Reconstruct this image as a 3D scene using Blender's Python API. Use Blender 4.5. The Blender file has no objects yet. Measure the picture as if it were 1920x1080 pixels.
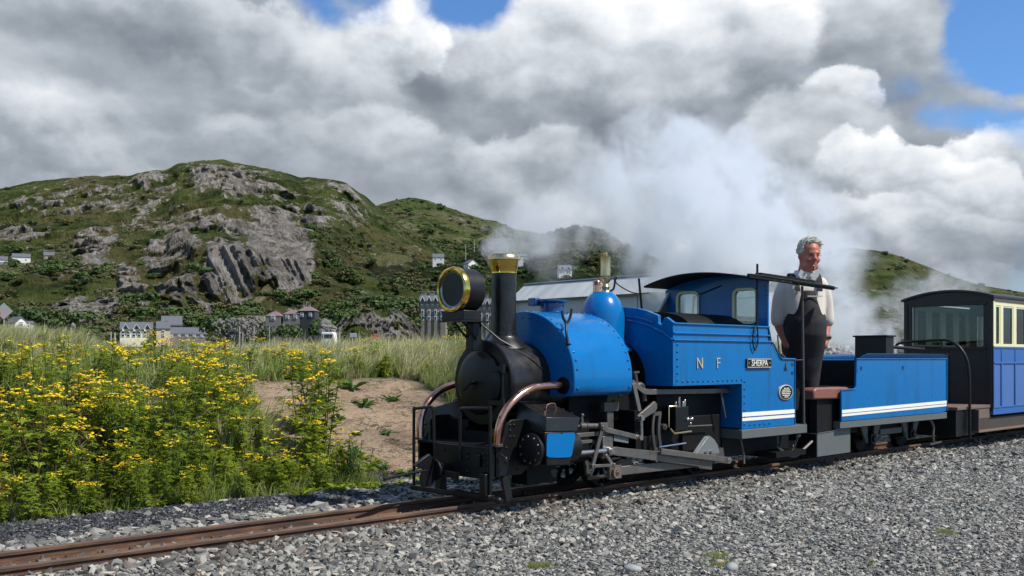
import bpy, bmesh, math, random
import numpy as np
from mathutils import Vector, Matrix, Euler, Quaternion

S = bpy.context.scene
COL = S.collection
R = math.radians

# ------------------------------------------------------------------ camera
F_PX = 1867.0                                   # focal length in pixels of the 1920 wide photograph
TH = math.atan2(1960.0, F_PX)                   # angle between the view axis and the track
CT, ST = math.cos(TH), math.sin(TH)
CAM = Vector((0.0, -4.4555, 0.835))
cd = bpy.data.cameras.new('camera')
cam = bpy.data.objects.new('camera', cd)
COL.objects.link(cam)
cam.location = CAM
cam.rotation_euler = (R(90), 0, -(math.pi / 2 - TH))
cd.sensor_width = 36.0
cd.lens = F_PX / 1920 * 36.0
cd.shift_y = 132 / 1920
cd.clip_start = 0.05
cd.clip_end = 6000
S.camera = cam


def ray(x, y):
    u = (x - 960) / F_PX
    v = (672 - y) / F_PX
    return Vector((CT + u * ST, ST - u * CT, v))


def at(x, y, depth):
    """World point at a bearing / elevation read from the photograph and a real distance."""
    return CAM + ray(x, y) * depth


# ------------------------------------------------------------------ light
SUN_EL = R(52)
SUN_AZ = math.atan2(0.447, -0.894)              # compass style: 0 = +Y
sun_dir = Vector((math.sin(SUN_AZ) * math.cos(SUN_EL), math.cos(SUN_AZ) * math.cos(SUN_EL), math.sin(SUN_EL)))
ld = bpy.data.lights.new('sun', 'SUN')
ld.energy = 5.0
ld.angle = R(0.6)
ld.color = (1.0, 0.95, 0.87)
sun = bpy.data.objects.new('sun', ld)
COL.objects.link(sun)
sun.rotation_euler = sun_dir.to_track_quat('Z', 'Y').to_euler()
sun.location = (0, -20, 30)

S.view_settings.view_transform = 'Standard'
S.view_settings.look = 'None'
S.view_settings.exposure = 0.14
S.view_settings.gamma = 1.0
S.view_settings.use_curve_mapping = False
S.cycles.use_denoising = True
S.cycles.max_bounces = 9
S.cycles.transparent_max_bounces = 24
S.cycles.volume_bounces = 5
S.cycles.volume_max_steps = 96
S.cycles.volume_step_rate = 1.0
S.cycles.caustics_reflective = False
S.cycles.caustics_refractive = False
S.cycles.sample_clamp_indirect = 6.0


# ------------------------------------------------------------------ node helpers
class NT:
    """tiny shader-node writer"""
    def __init__(self, tree):
        self.t = tree
        self.n = tree.nodes
        self.l = tree.links

    def node(self, kind, **kw):
        nd = self.n.new(kind)
        for k, v in kw.items():
            setattr(nd, k, v)
        return nd

    def link(self, a, b):
        self.l.new(a, b)

    def put(self, sock, v):
        if isinstance(v, bpy.types.NodeSocket):
            self.l.new(v, sock)
        elif v is not None:
            if isinstance(v, (tuple, list)) and len(v) == 3 and sock.type == 'RGBA':
                v = (*v, 1)
            sock.default_value = v

    def math(self, op, a, b=None, c=None, clamp=False):
        nd = self.node('ShaderNodeMath', operation=op, use_clamp=clamp)
        self.put(nd.inputs[0], a)
        if b is not None:
            self.put(nd.inputs[1], b)
        if c is not None:
            self.put(nd.inputs[2], c)
        return nd.outputs[0]

    def vmath(self, op, a, b=None, out=0):
        nd = self.node('ShaderNodeVectorMath', operation=op)
        self.put(nd.inputs[0], a)
        if b is not None:
            if op == 'SCALE':
                self.put(nd.inputs[3], b)
            else:
                self.put(nd.inputs[1], b)
        return nd.outputs[out]

    def noise(self, vec, scale, detail=4, rough=0.5, dist=0.0, out='Fac', dims='3D'):
        nd = self.node('ShaderNodeTexNoise')
        nd.noise_dimensions = dims
        if vec is not None:
            self.put(nd.inputs['Vector'], vec)
        nd.inputs['Scale'].default_value = scale
        nd.inputs['Detail'].default_value = detail
        nd.inputs['Roughness'].default_value = rough
        nd.inputs['Distortion'].default_value = dist
        return nd.outputs[out]

    def voronoi(self, vec, scale, feature='F1', out='Distance', rand=1.0):
        nd = self.node('ShaderNodeTexVoronoi', feature=feature)
        if vec is not None:
            self.put(nd.inputs['Vector'], vec)
        nd.inputs['Scale'].default_value = scale
        nd.inputs['Randomness'].default_value = rand
        return nd.outputs[out]

    def maprange(self, v, a, b, c=0.0, d=1.0, smooth=True):
        nd = self.node('ShaderNodeMapRange', interpolation_type='SMOOTHSTEP' if smooth else 'LINEAR')
        self.put(nd.inputs[0], v)
        for i, q in enumerate((a, b, c, d)):
            self.put(nd.inputs[1 + i], q)
        return nd.outputs[0]

    def mix(self, f, a, b, blend='MIX'):
        nd = self.node('ShaderNodeMix', data_type='RGBA', blend_type=blend)
        self.put(nd.inputs[0], f)
        self.put(nd.inputs[6], a)
        self.put(nd.inputs[7], b)
        return nd.outputs[2]

    def ramp(self, f, stops):
        nd = self.node('ShaderNodeValToRGB')
        self.put(nd.inputs[0], f)
        cr = nd.color_ramp
        while len(cr.elements) < len(stops):
            cr.elements.new(0.5)
        for e, (p, c) in zip(cr.elements, stops):
            e.position = p
            e.color = (*c, 1) if len(c) == 3 else c
        return nd.outputs[0]

    def sep(self, v):
        nd = self.node('ShaderNodeSeparateXYZ')
        self.put(nd.inputs[0], v)
        return nd.outputs

    def comb(self, x, y, z):
        nd = self.node('ShaderNodeCombineXYZ')
        for i, q in enumerate((x, y, z)):
            self.put(nd.inputs[i], q)
        return nd.outputs[0]

    def attr(self, name, out='Fac'):
        nd = self.node('ShaderNodeAttribute', attribute_name=name)
        return nd.outputs[out]

    def bump(self, h, strength=0.3, dist=0.01, normal=None):
        nd = self.node('ShaderNodeBump')
        nd.inputs['Strength'].default_value = strength
        nd.inputs['Distance'].default_value = dist
        self.put(nd.inputs['Height'], h)
        if normal is not None:
            self.put(nd.inputs['Normal'], normal)
        return nd.outputs[0]


# ------------------------------------------------------------------ world: Nishita sky with broken cloud
w = bpy.data.worlds.new('World')
S.world = w
w.use_nodes = True
n = NT(w.node_tree)
w.node_tree.nodes.clear()
sky = n.node('ShaderNodeTexSky', sky_type='NISHITA')
sky.sun_disc = False
sky.sun_elevation = SUN_EL
sky.sun_rotation = SUN_AZ
sky.air_density = 1.0
sky.dust_density = 0.4
sky.ozone_density = 2.0
bg_sky = n.node('ShaderNodeBackground')
blue = n.mix(1.0, sky.outputs[0], (0.62, 0.92, 1.25), 'MULTIPLY')
n.link(blue, bg_sky.inputs[0])
bg_sky.inputs[1].default_value = 0.115
d = n.vmath('NORMALIZE', n.node('ShaderNodeTexCoord').outputs['Generated'])


def sdir(x, y):
    return ray(x, y).normalized()


def blob(x, y, r, sz=1.0, dv=None):
    """soft spot round a compass direction, r in radians"""
    c = sdir(x, y)
    q = n.vmath('SUBTRACT', dv or warped, tuple(c))
    if sz != 1.0:
        q = n.vmath('MULTIPLY', q, (1, 1, sz))
    return n.maprange(n.vmath('LENGTH', q, out=1), 0.0, r, 1.0, 0.0)


# turbulent warp of the direction so spots get cloud-like edges
wn = n.node('ShaderNodeTexNoise')
n.link(d, wn.inputs['Vector'])
wn.inputs['Scale'].default_value = 5.0
wn.inputs['Detail'].default_value = 7
wn.inputs['Roughness'].default_value = 0.55
wv = n.vmath('SUBTRACT', wn.outputs['Color'], (0.5, 0.5, 0.5))
warped = n.vmath('ADD', d, n.vmath('SCALE', wv, 0.15))
soft = n.vmath('ADD', d, n.vmath('SCALE', wv, 0.06))


def addall(lst):
    o = lst[0]
    for q in lst[1:]:
        o = n.math('ADD', o, q)
    return o


def k(v, s):
    return n.math('MULTIPLY', v, s)


flat = n.vmath('MULTIPLY', d, (1.0, 1.0, 1.55))
billow = n.noise(flat, 5.2, 9, 0.52, 0.15)
big = n.noise(flat, 2.3, 5, 0.5, 0.4)
right = n.maprange(n.math('DIVIDE', n.vmath('DOT_PRODUCT', d, (ST, -CT, 0), out=1),
                          n.math('MAXIMUM', n.vmath('DOT_PRODUCT', d, (CT, ST, 0), out=1), 0.15)), -0.35, 0.10)
# heaped cloud: crisp noise, lit from the sun's side
cumA = n.noise(flat, 5.0, 12, 0.50, 0.0)
cumB = n.noise(n.vmath('ADD', flat, tuple(Vector((sun_dir.x, sun_dir.y, sun_dir.z * 1.3)) * 0.022)), 5.0, 12, 0.50, 0.0)
lit = n.math('SUBTRACT', cumA, cumB)
midA = n.noise(flat, 2.4, 6, 0.45, 0.0)
midB = n.noise(n.vmath('ADD', flat, tuple(Vector((sun_dir.x, sun_dir.y, sun_dir.z * 1.3)) * 0.08)), 2.4, 6, 0.45, 0.0)
mlit = n.math('SUBTRACT', midA, midB)
# how much cloud: nearly everywhere, broken where the photo opens to blue
holes = addall([k(blob(935, -50, 0.085, 1.2), 1.0), k(blob(480, -25, 0.11, 2.2), .50), k(blob(640, -25, 0.07), .4),
                k(blob(1905, -5, 0.075), 1.2), k(blob(1600, 190, 0.03), .12), k(blob(1915, 200, 0.04), .3),
                k(blob(1700, 120, 0.07, 1.5), .08), k(blob(1790, 215, 0.05, 2), .3),
                k(blob(1150, -70, 0.08), 1.0), k(blob(1500, 165, 0.05, 1.5), .25)])
behind = n.maprange(n.vmath('DOT_PRODUCT', d, (CT, ST, 0), out=1), 0.62, 0.25)
far_open = n.math('MULTIPLY', n.maprange(big, 0.40, 0.54), n.math('MAXIMUM', n.maprange(n.sep(d)[2], 0.40, 0.62), behind))  # unseen cloud opened overhead and behind the camera to lower the ambient light
cover = n.math('SUBTRACT', n.math('ADD', 0.95, k(n.math('SUBTRACT', cumA, 0.5), 1.9)),
               n.math('ADD', holes, k(far_open, 0.9)))
alpha = n.maprange(cover, 0.30, 0.66)
# brightness of the cloud
bright = addall([k(blob(765, 25, 0.065, 1.1), .60), k(blob(1010, 10, 0.10, 1.6), .22), k(blob(640, 25, 0.04), .25),
                 k(blob(1340, 50, 0.10, 1.2), .26), k(blob(1420, 130, 0.08), .28), k(blob(1470, 200, 0.05), .15),
                 k(blob(1585, 205, 0.035), .30), k(blob(1700, 325, 0.05, 1.2), .26), k(blob(1895, 275, 0.045), .32),
                 k(blob(1820, 190, 0.08), .10), k(blob(1850, 400, 0.12, 1.3), .08), k(blob(330, 215, 0.2, 2.2, soft), .13),
                 k(blob(90, 265, 0.08, 1.2), .13), k(blob(20, 120, 0.16, 1.2, soft), .05), k(blob(1650, 40, 0.12), .12),
                 k(blob(940, 130, 0.12), .10), k(blob(560, 200, 0.08), .06), k(blob(1130, 310, 0.06), .06)])
dark = addall([k(blob(1080, 240, 0.14, 2.6), .20), k(blob(960, 345, 0.16, 2.0, soft), .12), k(blob(1130, 130, 0.07, 1.6), .12),
               k(blob(280, 75, 0.26, 2.0, soft), .09), k(blob(600, 330, 0.25, 3.0, soft), .13), k(blob(1560, 120, 0.05), .10),
               k(blob(1360, 240, 0.11, 2.6), .12), k(blob(60, 330, 0.2, 3.0, soft), .10), k(blob(1780, 480, 0.14, 2.0), .08),
               k(blob(500, 90, 0.12, 1.2), .06), k(blob(930, 210, 0.06), .12), k(blob(1800, 300, 0.05, 2), .06)])
val = n.math('ADD', 0.525, k(n.math('SUBTRACT', big, 0.5), 0.22))
val = n.math('ADD', val, n.math('MULTIPLY', n.math('ADD', 0.18, k(right, 0.82)), n.math('ADD', k(lit, 1.5), n.math('ADD', k(mlit, .6), k(n.math('SUBTRACT', cumA, 0.5), 0.35)))))
val = n.math('ADD', val, k(n.math('SUBTRACT', n.noise(flat, 30, 5, 0.6), 0.5), 0.03))
val = n.math('SUBTRACT', n.math('ADD', val, k(bright, .75)), k(dark, .8))
# separate heaps of cloud, each with a rounded outline, a lit crown and a grey base
fn = n.node('ShaderNodeTexNoise')
n.link(flat, fn.inputs['Vector'])
fn.inputs['Scale'].default_value = 13.0
fn.inputs['Detail'].default_value = 8
fn.inputs['Roughness'].default_value = 0.58
heapv = n.vmath('ADD', n.vmath('ADD', d, n.vmath('SCALE', wv, 0.14)), n.vmath('SCALE', n.vmath('SUBTRACT', fn.outputs['Color'], (.5, .5, .5)), 0.055))


def heap(val, x, y, rx, ry, top, base, soft=.22, strength=.85):
    c = sdir(x, y)
    q = n.vmath('SUBTRACT', heapv, tuple(c))
    a = k(n.vmath('DOT_PRODUCT', q, (ST, -CT, 0), out=1), 1 / rx)
    b_ = k(n.sep(q)[2], 1 / ry)
    dist = n.math('SQRT', n.math('ADD', n.math('MULTIPLY', a, a), n.math('MULTIPLY', b_, b_)))
    m_ = k(n.maprange(dist, 1.0, 1.0 - soft * .55), min(1.0, strength * 1.15))
    sh = n.maprange(n.math('ADD', b_, k(a, .3)), -.55, .85, base - .10, top + .10)
    sh = n.math('ADD', sh, n.math('ADD', k(lit, 1.2), k(n.math('SUBTRACT', cumA, .5), .7)))
    return n.math('ADD', val, n.math('MULTIPLY', m_, n.math('SUBTRACT', sh, val)))


for h_ in ((1640, 20, .15, .11, .80, .50, .5, .7), (1750, 200, .14, .06, .60, .46, .6, .6), (1290, 90, .13, .085, .95, .46, .3, .85), (1060, 110, .17, .085, .80, .38, .3, .85),
           (1180, 200, .19, .055, .52, .33, .5, .8), (765, 45, .055, .045, 1.08, .60, .35, .95), (600, 150, .11, .06, .66, .46, .6, .5),
           (1560, 215, .04, .03, .82, .50, .4, .8), (1480, 300, .11, .05, .62, .44, .5, .6), (1880, 300, .06, .045, .92, .52, .3, .85), (1690, 345, .075, .042, .86, .48, .3, .8),
           (1830, 400, .08, .04, .72, .47, .4, .75), (1640, 425, .06, .03, .68, .46, .5, .6), (1770, 460, .10, .03, .56, .44, .5, .6), (1000, 330, .10, .04, .50, .36, .6, .6),
           (80, 280, .07, .035, .62, .46, .6, .7), (380, 250, .12, .04, .64, .48, .7, .6), (200, 120, .2, .05, .56, .44, .8, .5), (120, 40, .12, .05, .60, .44, .6, .6), (420, 60, .09, .04, .62, .46, .5, .6), (700, 250, .10, .035, .60, .44, .6, .5)):
    val = heap(val, *h_)
val = n.math('MINIMUM', n.math('MAXIMUM', val, 0.2), 1.05)
ccol = n.ramp(val, [(0.0, (0.13, 0.15, 0.18)), (0.25, (0.205, 0.235, 0.275)), (0.45, (0.345, 0.385, 0.435)),
                    (0.7, (0.66, 0.70, 0.75)), (1.0, (1.0, 1.0, 1.0))])
bg_cloud = n.node('ShaderNodeBackground')
n.link(ccol, bg_cloud.inputs[0])
bg_cloud.inputs[1].default_value = 1.0
mixw = n.node('ShaderNodeMixShader')
n.link(alpha, mixw.inputs[0])
n.link(bg_sky.outputs[0], mixw.inputs[1])
n.link(bg_cloud.outputs[0], mixw.inputs[2])
wo = n.node('ShaderNodeOutputWorld')
n.link(mixw.outputs[0], wo.inputs[0])
w.cycles.sampling_method = 'MANUAL'
w.cycles.sample_map_resolution = 512


# ------------------------------------------------------------------ materials
MATS = {}


def newmat(name):
    m = bpy.data.materials.new(name)
    m.use_nodes = True
    m.node_tree.nodes.clear()
    t = NT(m.node_tree)
    b = t.node('ShaderNodeBsdfPrincipled')
    o = t.node('ShaderNodeOutputMaterial')
    t.link(b.outputs[0], o.inputs[0])
    MATS[name] = m
    return m, t, b


def simple(name, col, rough=0.5, metal=0.0, var=0.15, vscale=6.0, bump=0.0, bscale=60.0, coat=0.0, spec=0.5,
           dirt=None, dirt_amt=0.0, dscale=3.0, rvar=0.1, streak=0.0):
    m, t, b = newmat(name)
    co = t.node('ShaderNodeTexCoord').outputs['Object']
    nz = t.noise(co, vscale, 5, 0.6)
    f = t.math('MULTIPLY_ADD', t.math('SUBTRACT', nz, 0.5), 2 * var, 1.0)
    c = t.mix(1.0, (*col, 1), t.comb(f, f, f), 'MULTIPLY')
    if dirt:
        dz = t.maprange(t.noise(co, dscale, 8, 0.7), 0.5, 0.72, 0.0, dirt_amt)
        c = t.mix(dz, c, (*dirt, 1))
    if streak:
        sv = t.noise(t.vmath('MULTIPLY', co, (9, 9, .8)), 1.0, 6, .65)
        c = t.mix(t.maprange(sv, .50, .72, 0, streak), c, (*[q * .45 + .01 for q in col], 1))
        sp = t.noise(co, 46, 4, .7)
        c = t.mix(t.maprange(sp, .66, .74, 0, streak), c, (.05, .05, .05, 1))
    t.put(b.inputs['Base Color'], c)
    t.put(b.inputs['Roughness'], t.math('ADD', rough, t.math('MULTIPLY', t.math('SUBTRACT', t.noise(co, vscale * 2.3, 4), 0.5), rvar * 2), clamp=True))
    b.inputs['Metallic'].default_value = metal
    b.inputs['Specular IOR Level'].default_value = spec
    b.inputs['Coat Weight'].default_value = coat
    b.inputs['Coat Roughness'].default_value = 0.06
    if bump:
        t.put(b.inputs['Normal'], t.bump(t.noise(co, bscale, 5, 0.6), bump, 0.004))
    return m


simple('blue_paint', (0.0, 0.138, 0.39), 0.26, 0, .05, 4, .05, 9, 0.12, spec=.32, dirt=(0.01, 0.07, 0.16), dirt_amt=.35, streak=.45)
simple('blue_enamel_dark', (0.001, 0.05, 0.16), 0.3, 0, .06, 4, .05, 9, 0.4)
simple('black_paint', (0.006, 0.006, 0.0065), 0.4, 0, .4, 5, .12, 30, 0.0, spec=.35, dirt=(0.03, 0.027, 0.024), dirt_amt=.3, rvar=.15)
simple('smokebox_black', (0.011, 0.0105, 0.0105), 0.33, 0.0, .35, 7, .12, 26, 0.0, dirt=(0.05, 0.042, 0.035), dirt_amt=.4, dscale=7, rvar=.18)
simple('frame_black', (0.006, 0.006, 0.006), 0.6, 0, .4, 8, .2, 40, spec=.2, dirt=(0.025, 0.021, 0.018), dirt_amt=.5)
simple('steel', (0.165, 0.15, 0.135), 0.42, 0.6, .25, 14, .15, 60, dirt=(0.08, 0.06, 0.045), dirt_amt=.7, dscale=9, rvar=.2)
simple('dull_steel', (0.11, 0.10, 0.09), 0.5, 0.55, .3, 10, .15, 60, dirt=(0.05, 0.04, 0.03), dirt_amt=.7, dscale=9)
simple('bright_steel', (0.6, 0.58, 0.56), 0.22, 0.95, .1, 10)
simple('grey_paint', (0.15, 0.165, 0.165), 0.4, 0, .1, 6, .05, 30)
simple('brass', (0.83, 0.56, 0.13), 0.17, 1.0, .12, 10, .04, 14, rvar=.12)
simple('old_brass', (0.66, 0.50, 0.26), 0.28, 1.0, .25, 14, .04, 14)
simple('copper', (0.72, 0.36, 0.24), 0.2, 1.0, .25, 12, .04, 14, rvar=.15)
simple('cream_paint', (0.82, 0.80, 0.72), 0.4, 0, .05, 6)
simple('cream_window', (0.78, 0.74, 0.44), 0.4, 0, .06, 6)
simple('carriage_blue', (0.025, 0.115, 0.36), 0.38, 0, .08, 5, .05, 9, .1)
simple('carriage_blue_pale', (0.06, 0.145, 0.38), 0.35, 0, .12, 3, .05, 9, .1)
simple('carriage_black', (0.016, 0.014, 0.013), 0.45, 0, .3, 6, .06, 30)
simple('brown_wood', (0.16, 0.105, 0.08), 0.6, 0, .25, 12, .2, 50)
simple('roof_brown', (0.11, 0.075, 0.06), 0.6, 0, .2, 8)
simple('seat_leather', (0.22, 0.085, 0.06), 0.45, 0, .25, 9, .15, 30)
simple('grey_step', (0.105, 0.115, 0.11), 0.5, 0, .12, 10, .2, 90)
simple('dark_wood', (0.05, 0.038, 0.03), 0.7, 0, .3, 8, .3, 30)
simple('weathered_wood', (0.11, 0.085, 0.065), 0.85, 0, .35, 12, .5, 40)
simple('letter_gold', (0.55, 0.47, 0.28), 0.4, 0.3, .1, 20)
simple('letter_white', (0.78, 0.76, 0.66), 0.5, 0, .05, 20)
simple('lens', (0.16, 0.22, 0.24), 0.12, 0.8, .1, 6, 0, 10, .9)
simple('white_wall', (0.74, 0.73, 0.68), 0.8, 0, .08, .8)
simple('cream_wall', (0.80, 0.75, 0.56), 0.8, 0, .08, .8)
simple('peach_wall', (0.62, 0.50, 0.33), 0.8, 0, .08, .8)
simple('stone_wall', (0.22, 0.195, 0.165), 0.9, 0, .4, 1.3)
simple('slate_roof', (0.11, 0.115, 0.13), 0.6, 0, .2, 1.2)
simple('red_slate_roof', (0.19, 0.13, 0.13), 0.7, 0, .2, 1.2)
simple('dark_wall', (0.035, 0.04, 0.045), 0.8, 0, .2, .8)
simple('window_dark', (0.02, 0.022, 0.028), 0.15, 0, .1, 1)
simple('white_trim', (0.78, 0.77, 0.73), 0.6, 0, .05, 2)
simple('grey_post', (0.32, 0.31, 0.29), 0.8, 0, .2, 4)
simple('sign_grey', (0.33, 0.31, 0.31), 0.6, 0, .06, 4)
simple('red_cloth', (0.75, 0.06, 0.02), 0.6, 0, .08, 4)
simple('sign_blue', (0.38, 0.42, 0.55), 0.5, 0, .2, 5)
simple('shirt', (0.62, 0.60, 0.55), 0.85, 0, .08, 12, .25, 25)
simple('shirt_stripe', (0.60, 0.54, 0.47), 0.85, 0, .1, 12, .25, 25)
simple('overall', (0.011, 0.0095, 0.012), 0.8, 0, .3, 10, .5, 22)
simple('skin', (0.44, 0.145, 0.095), 0.5, 0, .14, 18, .2, 90, spec=.4)
simple('hair', (0.60, 0.57, 0.48), 0.65, 0, .3, 60)
simple('coal', (0.012, 0.012, 0.014), 0.35, 0, .4, 30, .6, 60)
simple('white_boots', (0.03, 0.025, 0.02), 0.6)
simple('stem_green', (0.045, 0.085, 0.018), 0.7, 0, .3, 12)
simple('stem_red', (0.085, 0.028, 0.018), 0.7, 0, .3, 12)


def glass(name, col=(0.9, 0.95, 0.95), mixf=0.86, rough=0.02):
    m, t, b = newmat(name)
    out = [x for x in t.n if x.type == 'OUTPUT_MATERIAL'][0]
    tr = t.node('ShaderNodeBsdfTransparent')
    t.put(tr.inputs[0], col)
    gl = t.node('ShaderNodeBsdfGlossy')
    gl.inputs['Roughness'].default_value = rough
    fr = t.node('ShaderNodeFresnel')
    fr.inputs[0].default_value = 1.5
    mx = t.node('ShaderNodeMixShader')
    t.put(mx.inputs[0], t.math('ADD', fr.outputs[0], 1 - mixf, clamp=True))
    t.link(tr.outputs[0], mx.inputs[1])
    t.link(gl.outputs[0], mx.inputs[2])
    t.link(mx.outputs[0], out.inputs[0])
    return m


glass('pane_glass', (0.62, 0.66, 0.66), 0.93)
glass('carriage_glass', (0.93, 0.96, 0.97), 1.0)


def leafmat(name, c1, c2, trans=0.25, yellow=None):
    """leaf colour varies per plant and along it"""
    m, t, b = newmat(name)
    oi = t.node('ShaderNodeObjectInfo').outputs['Random']
    geo = t.node('ShaderNodeNewGeometry').outputs['Position']
    nz = t.noise(geo, 3.0, 4, 0.6)
    f = t.math('ADD', t.math('MULTIPLY', oi, 0.5), t.math('MULTIPLY', nz, 0.6), clamp=True)
    c = t.mix(f, c1, c2)
    t.put(b.inputs['Base Color'], c)
    b.inputs['Roughness'].default_value = 0.62
    b.inputs['Specular IOR Level'].default_value = 0.3
    out = [x for x in t.n if x.type == 'OUTPUT_MATERIAL'][0]
    tl = t.node('ShaderNodeBsdfTranslucent')
    t.put(tl.inputs[0], c)
    mx = t.node('ShaderNodeMixShader')
    mx.inputs[0].default_value = trans
    t.link(b.outputs[0], mx.inputs[1])
    t.link(tl.outputs[0], mx.inputs[2])
    t.link(mx.outputs[0], out.inputs[0])
    return m


leafmat('ragwort_leaf', (0.125, 0.20, 0.012), (0.36, 0.43, 0.045), 0.45)
leafmat('ragwort_flower', (0.78, 0.50, 0.0), (0.88, 0.68, 0.01), 0.2)
leafmat('marram', (0.30, 0.33, 0.11), (0.60, 0.56, 0.33), 0.25)
leafmat('green_grass', (0.13, 0.21, 0.03), (0.38, 0.43, 0.13), 0.35)
leafmat('dry_grass', (0.30, 0.24, 0.12), (0.42, 0.34, 0.19), 0.2)
leafmat('bush_leaf', (0.028, 0.056, 0.012), (0.085, 0.13, 0.03), 0.15)
leafmat('bush_brown', (0.07, 0.065, 0.025), (0.13, 0.12, 0.045), 0.1)
leafmat('weed_leaf', (0.05, 0.12, 0.02), (0.10, 0.22, 0.04), 0.25)


# ------------------------------------------------------------------ geometry helper
class G:
    def __init__(self):
        self.v = []
        self.f = []

    def add(self, vs, fs):
        o = len(self.v)
        self.v += [tuple(p) for p in vs]
        self.f += [tuple(i + o for i in q) for q in fs]

    def box(self, x0, x1, y0, y1, z0, z1):
        vs = [(x, y, z) for x in (x0, x1) for y in (y0, y1) for z in (z0, z1)]
        self.add(vs, [(0, 1, 3, 2), (4, 6, 7, 5), (0, 4, 5, 1), (2, 3, 7, 6), (0, 2, 6, 4), (1, 5, 7, 3)])
        return self

    def obox(self, c, sx, sy, sz, M):
        """oriented box, M a 3x3"""
        vs = []
        for x in (-sx, sx):
            for y in (-sy, sy):
                for z in (-sz, sz):
                    vs.append(Vector(c) + M @ Vector((x, y, z)))
        self.add(vs, [(0, 1, 3, 2), (4, 6, 7, 5), (0, 4, 5, 1), (2, 3, 7, 6), (0, 2, 6, 4), (1, 5, 7, 3)])
        return self

    def bar(self, a, b, w_, h_, up=(0, 0, 1)):
        """rectangular bar from a to b: w_ across, h_ along up"""
        a, b = Vector(a), Vector(b)
        x = (b - a)
        L = x.length
        x.normalize()
        y = Vector(up).cross(x)
        y.normalize()
        z = x.cross(y)
        M = Matrix((x, y, z)).transposed()
        return self.obox((a + b) / 2, L / 2, w_ / 2, h_ / 2, M)

    def ring(self, c, ax, r, nseg, ref=None, ry=None):
        ax = Vector(ax).normalized()
        ref = Vector(ref) if ref else (Vector((0, 0, 1)) if abs(ax.z) < .9 else Vector((1, 0, 0)))
        u = ref.cross(ax).normalized()
        v = ax.cross(u)
        ry = r if ry is None else ry
        return [Vector(c) + u * (math.cos(2 * math.pi * i / nseg) * r) + v * (math.sin(2 * math.pi * i / nseg) * ry) for i in range(nseg)]

    def loft(self, rings, caps=(True, True), closed=True):
        nn = len(rings[0])
        vs = [p for r_ in rings for p in r_]
        fs = []
        for k_ in range(len(rings) - 1):
            for i in range(nn if closed else nn - 1):
                j = (i + 1) % nn
                fs.append((k_ * nn + i, k_ * nn + j, (k_ + 1) * nn + j, (k_ + 1) * nn + i))
        if caps[0]:
            fs.append(tuple(range(nn - 1, -1, -1)))
        if caps[1]:
            fs.append(tuple((len(rings) - 1) * nn + i for i in range(nn)))
        self.add(vs, fs)
        return self

    def cyl(self, a, b, r0, r1=None, nseg=20, caps=(True, True)):
        r1 = r0 if r1 is None else r1
        a, b = Vector(a), Vector(b)
        ax = b - a
        return self.loft([self.ring(a, ax, r0, nseg), self.ring(b, ax, r1, nseg)], caps)

    def lathe(self, prof, base, ax=(0, 0, 1), nseg=32, caps=(True, True)):
        """prof: [(radius, distance along the axis)]"""
        ax = Vector(ax).normalized()
        return self.loft([self.ring(Vector(base) + ax * h, ax, max(r_, 1e-4), nseg) for r_, h in prof], caps)

    def tube(self, pts, r, nseg=8, caps=(True, True)):
        pts = [Vector(p) for p in pts]
        rings = []
        prev = None
        for i, p in enumerate(pts):
            t_ = (pts[min(i + 1, len(pts) - 1)] - pts[max(i - 1, 0)]).normalized()
            if prev is None:
                ref = Vector((0, 0, 1)) if abs(t_.z) < .9 else Vector((1, 0, 0))
                u = ref.cross(t_).normalized()
            else:
                u = (prev - t_ * prev.dot(t_)).normalized()
            prev = u
            v_ = t_.cross(u)
            rr = r[i] if isinstance(r, (list, tuple)) else r
            rings.append([p + u * (math.cos(2 * math.pi * k_ / nseg) * rr) + v_ * (math.sin(2 * math.pi * k_ / nseg) * rr) for k_ in range(nseg)])
        return self.loft(rings, caps)

    def prism(self, poly, axis, a, b):
        """poly of 2-D points extruded along axis from a to b.  axis 'y': (x,z); 'x': (y,z); 'z': (x,y)"""
        def P(p, t_):
            if axis == 'y':
                return (p[0], t_, p[1])
            if axis == 'x':
                return (t_, p[0], p[1])
            return (p[0], p[1], t_)
        nn = len(poly)
        vs = [P(p, a) for p in poly] + [P(p, b) for p in poly]
        fs = [tuple(range(nn)), tuple(range(2 * nn - 1, nn - 1, -1))]
        for i in range(nn):
            j = (i + 1) % nn
            fs.append((i, i + nn, j + nn, j))
        self.add(vs, fs)
        return self

    def dome(self, c, ax, r, h=None, nseg=8, rings=3):
        """rivet head / boss"""
        h = r if h is None else h
        pr = [(r * math.cos(math.pi / 2 * i / rings), h * math.sin(math.pi / 2 * i / rings)) for i in range(rings + 1)]
        return self.lathe(pr, c, ax, nseg, (False, False))

    def sphere(self, c, r, nseg=16, rings=10, sc=(1, 1, 1)):
        rs = []
        for i in range(rings + 1):
            a = math.pi * i / rings
            rs.append([Vector((c[0] + sc[0] * r * math.sin(a) * math.cos(2 * math.pi * k_ / nseg) if 0 < i < rings else c[0] + 1e-5 * math.cos(2 * math.pi * k_ / nseg),
                               c[1] + sc[1] * r * math.sin(a) * math.sin(2 * math.pi * k_ / nseg) if 0 < i < rings else c[1] + 1e-5 * math.sin(2 * math.pi * k_ / nseg),
                               c[2] + sc[2] * r * math.cos(a))) for k_ in range(nseg)])
        return self.loft(rs, (False, False))

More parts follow.
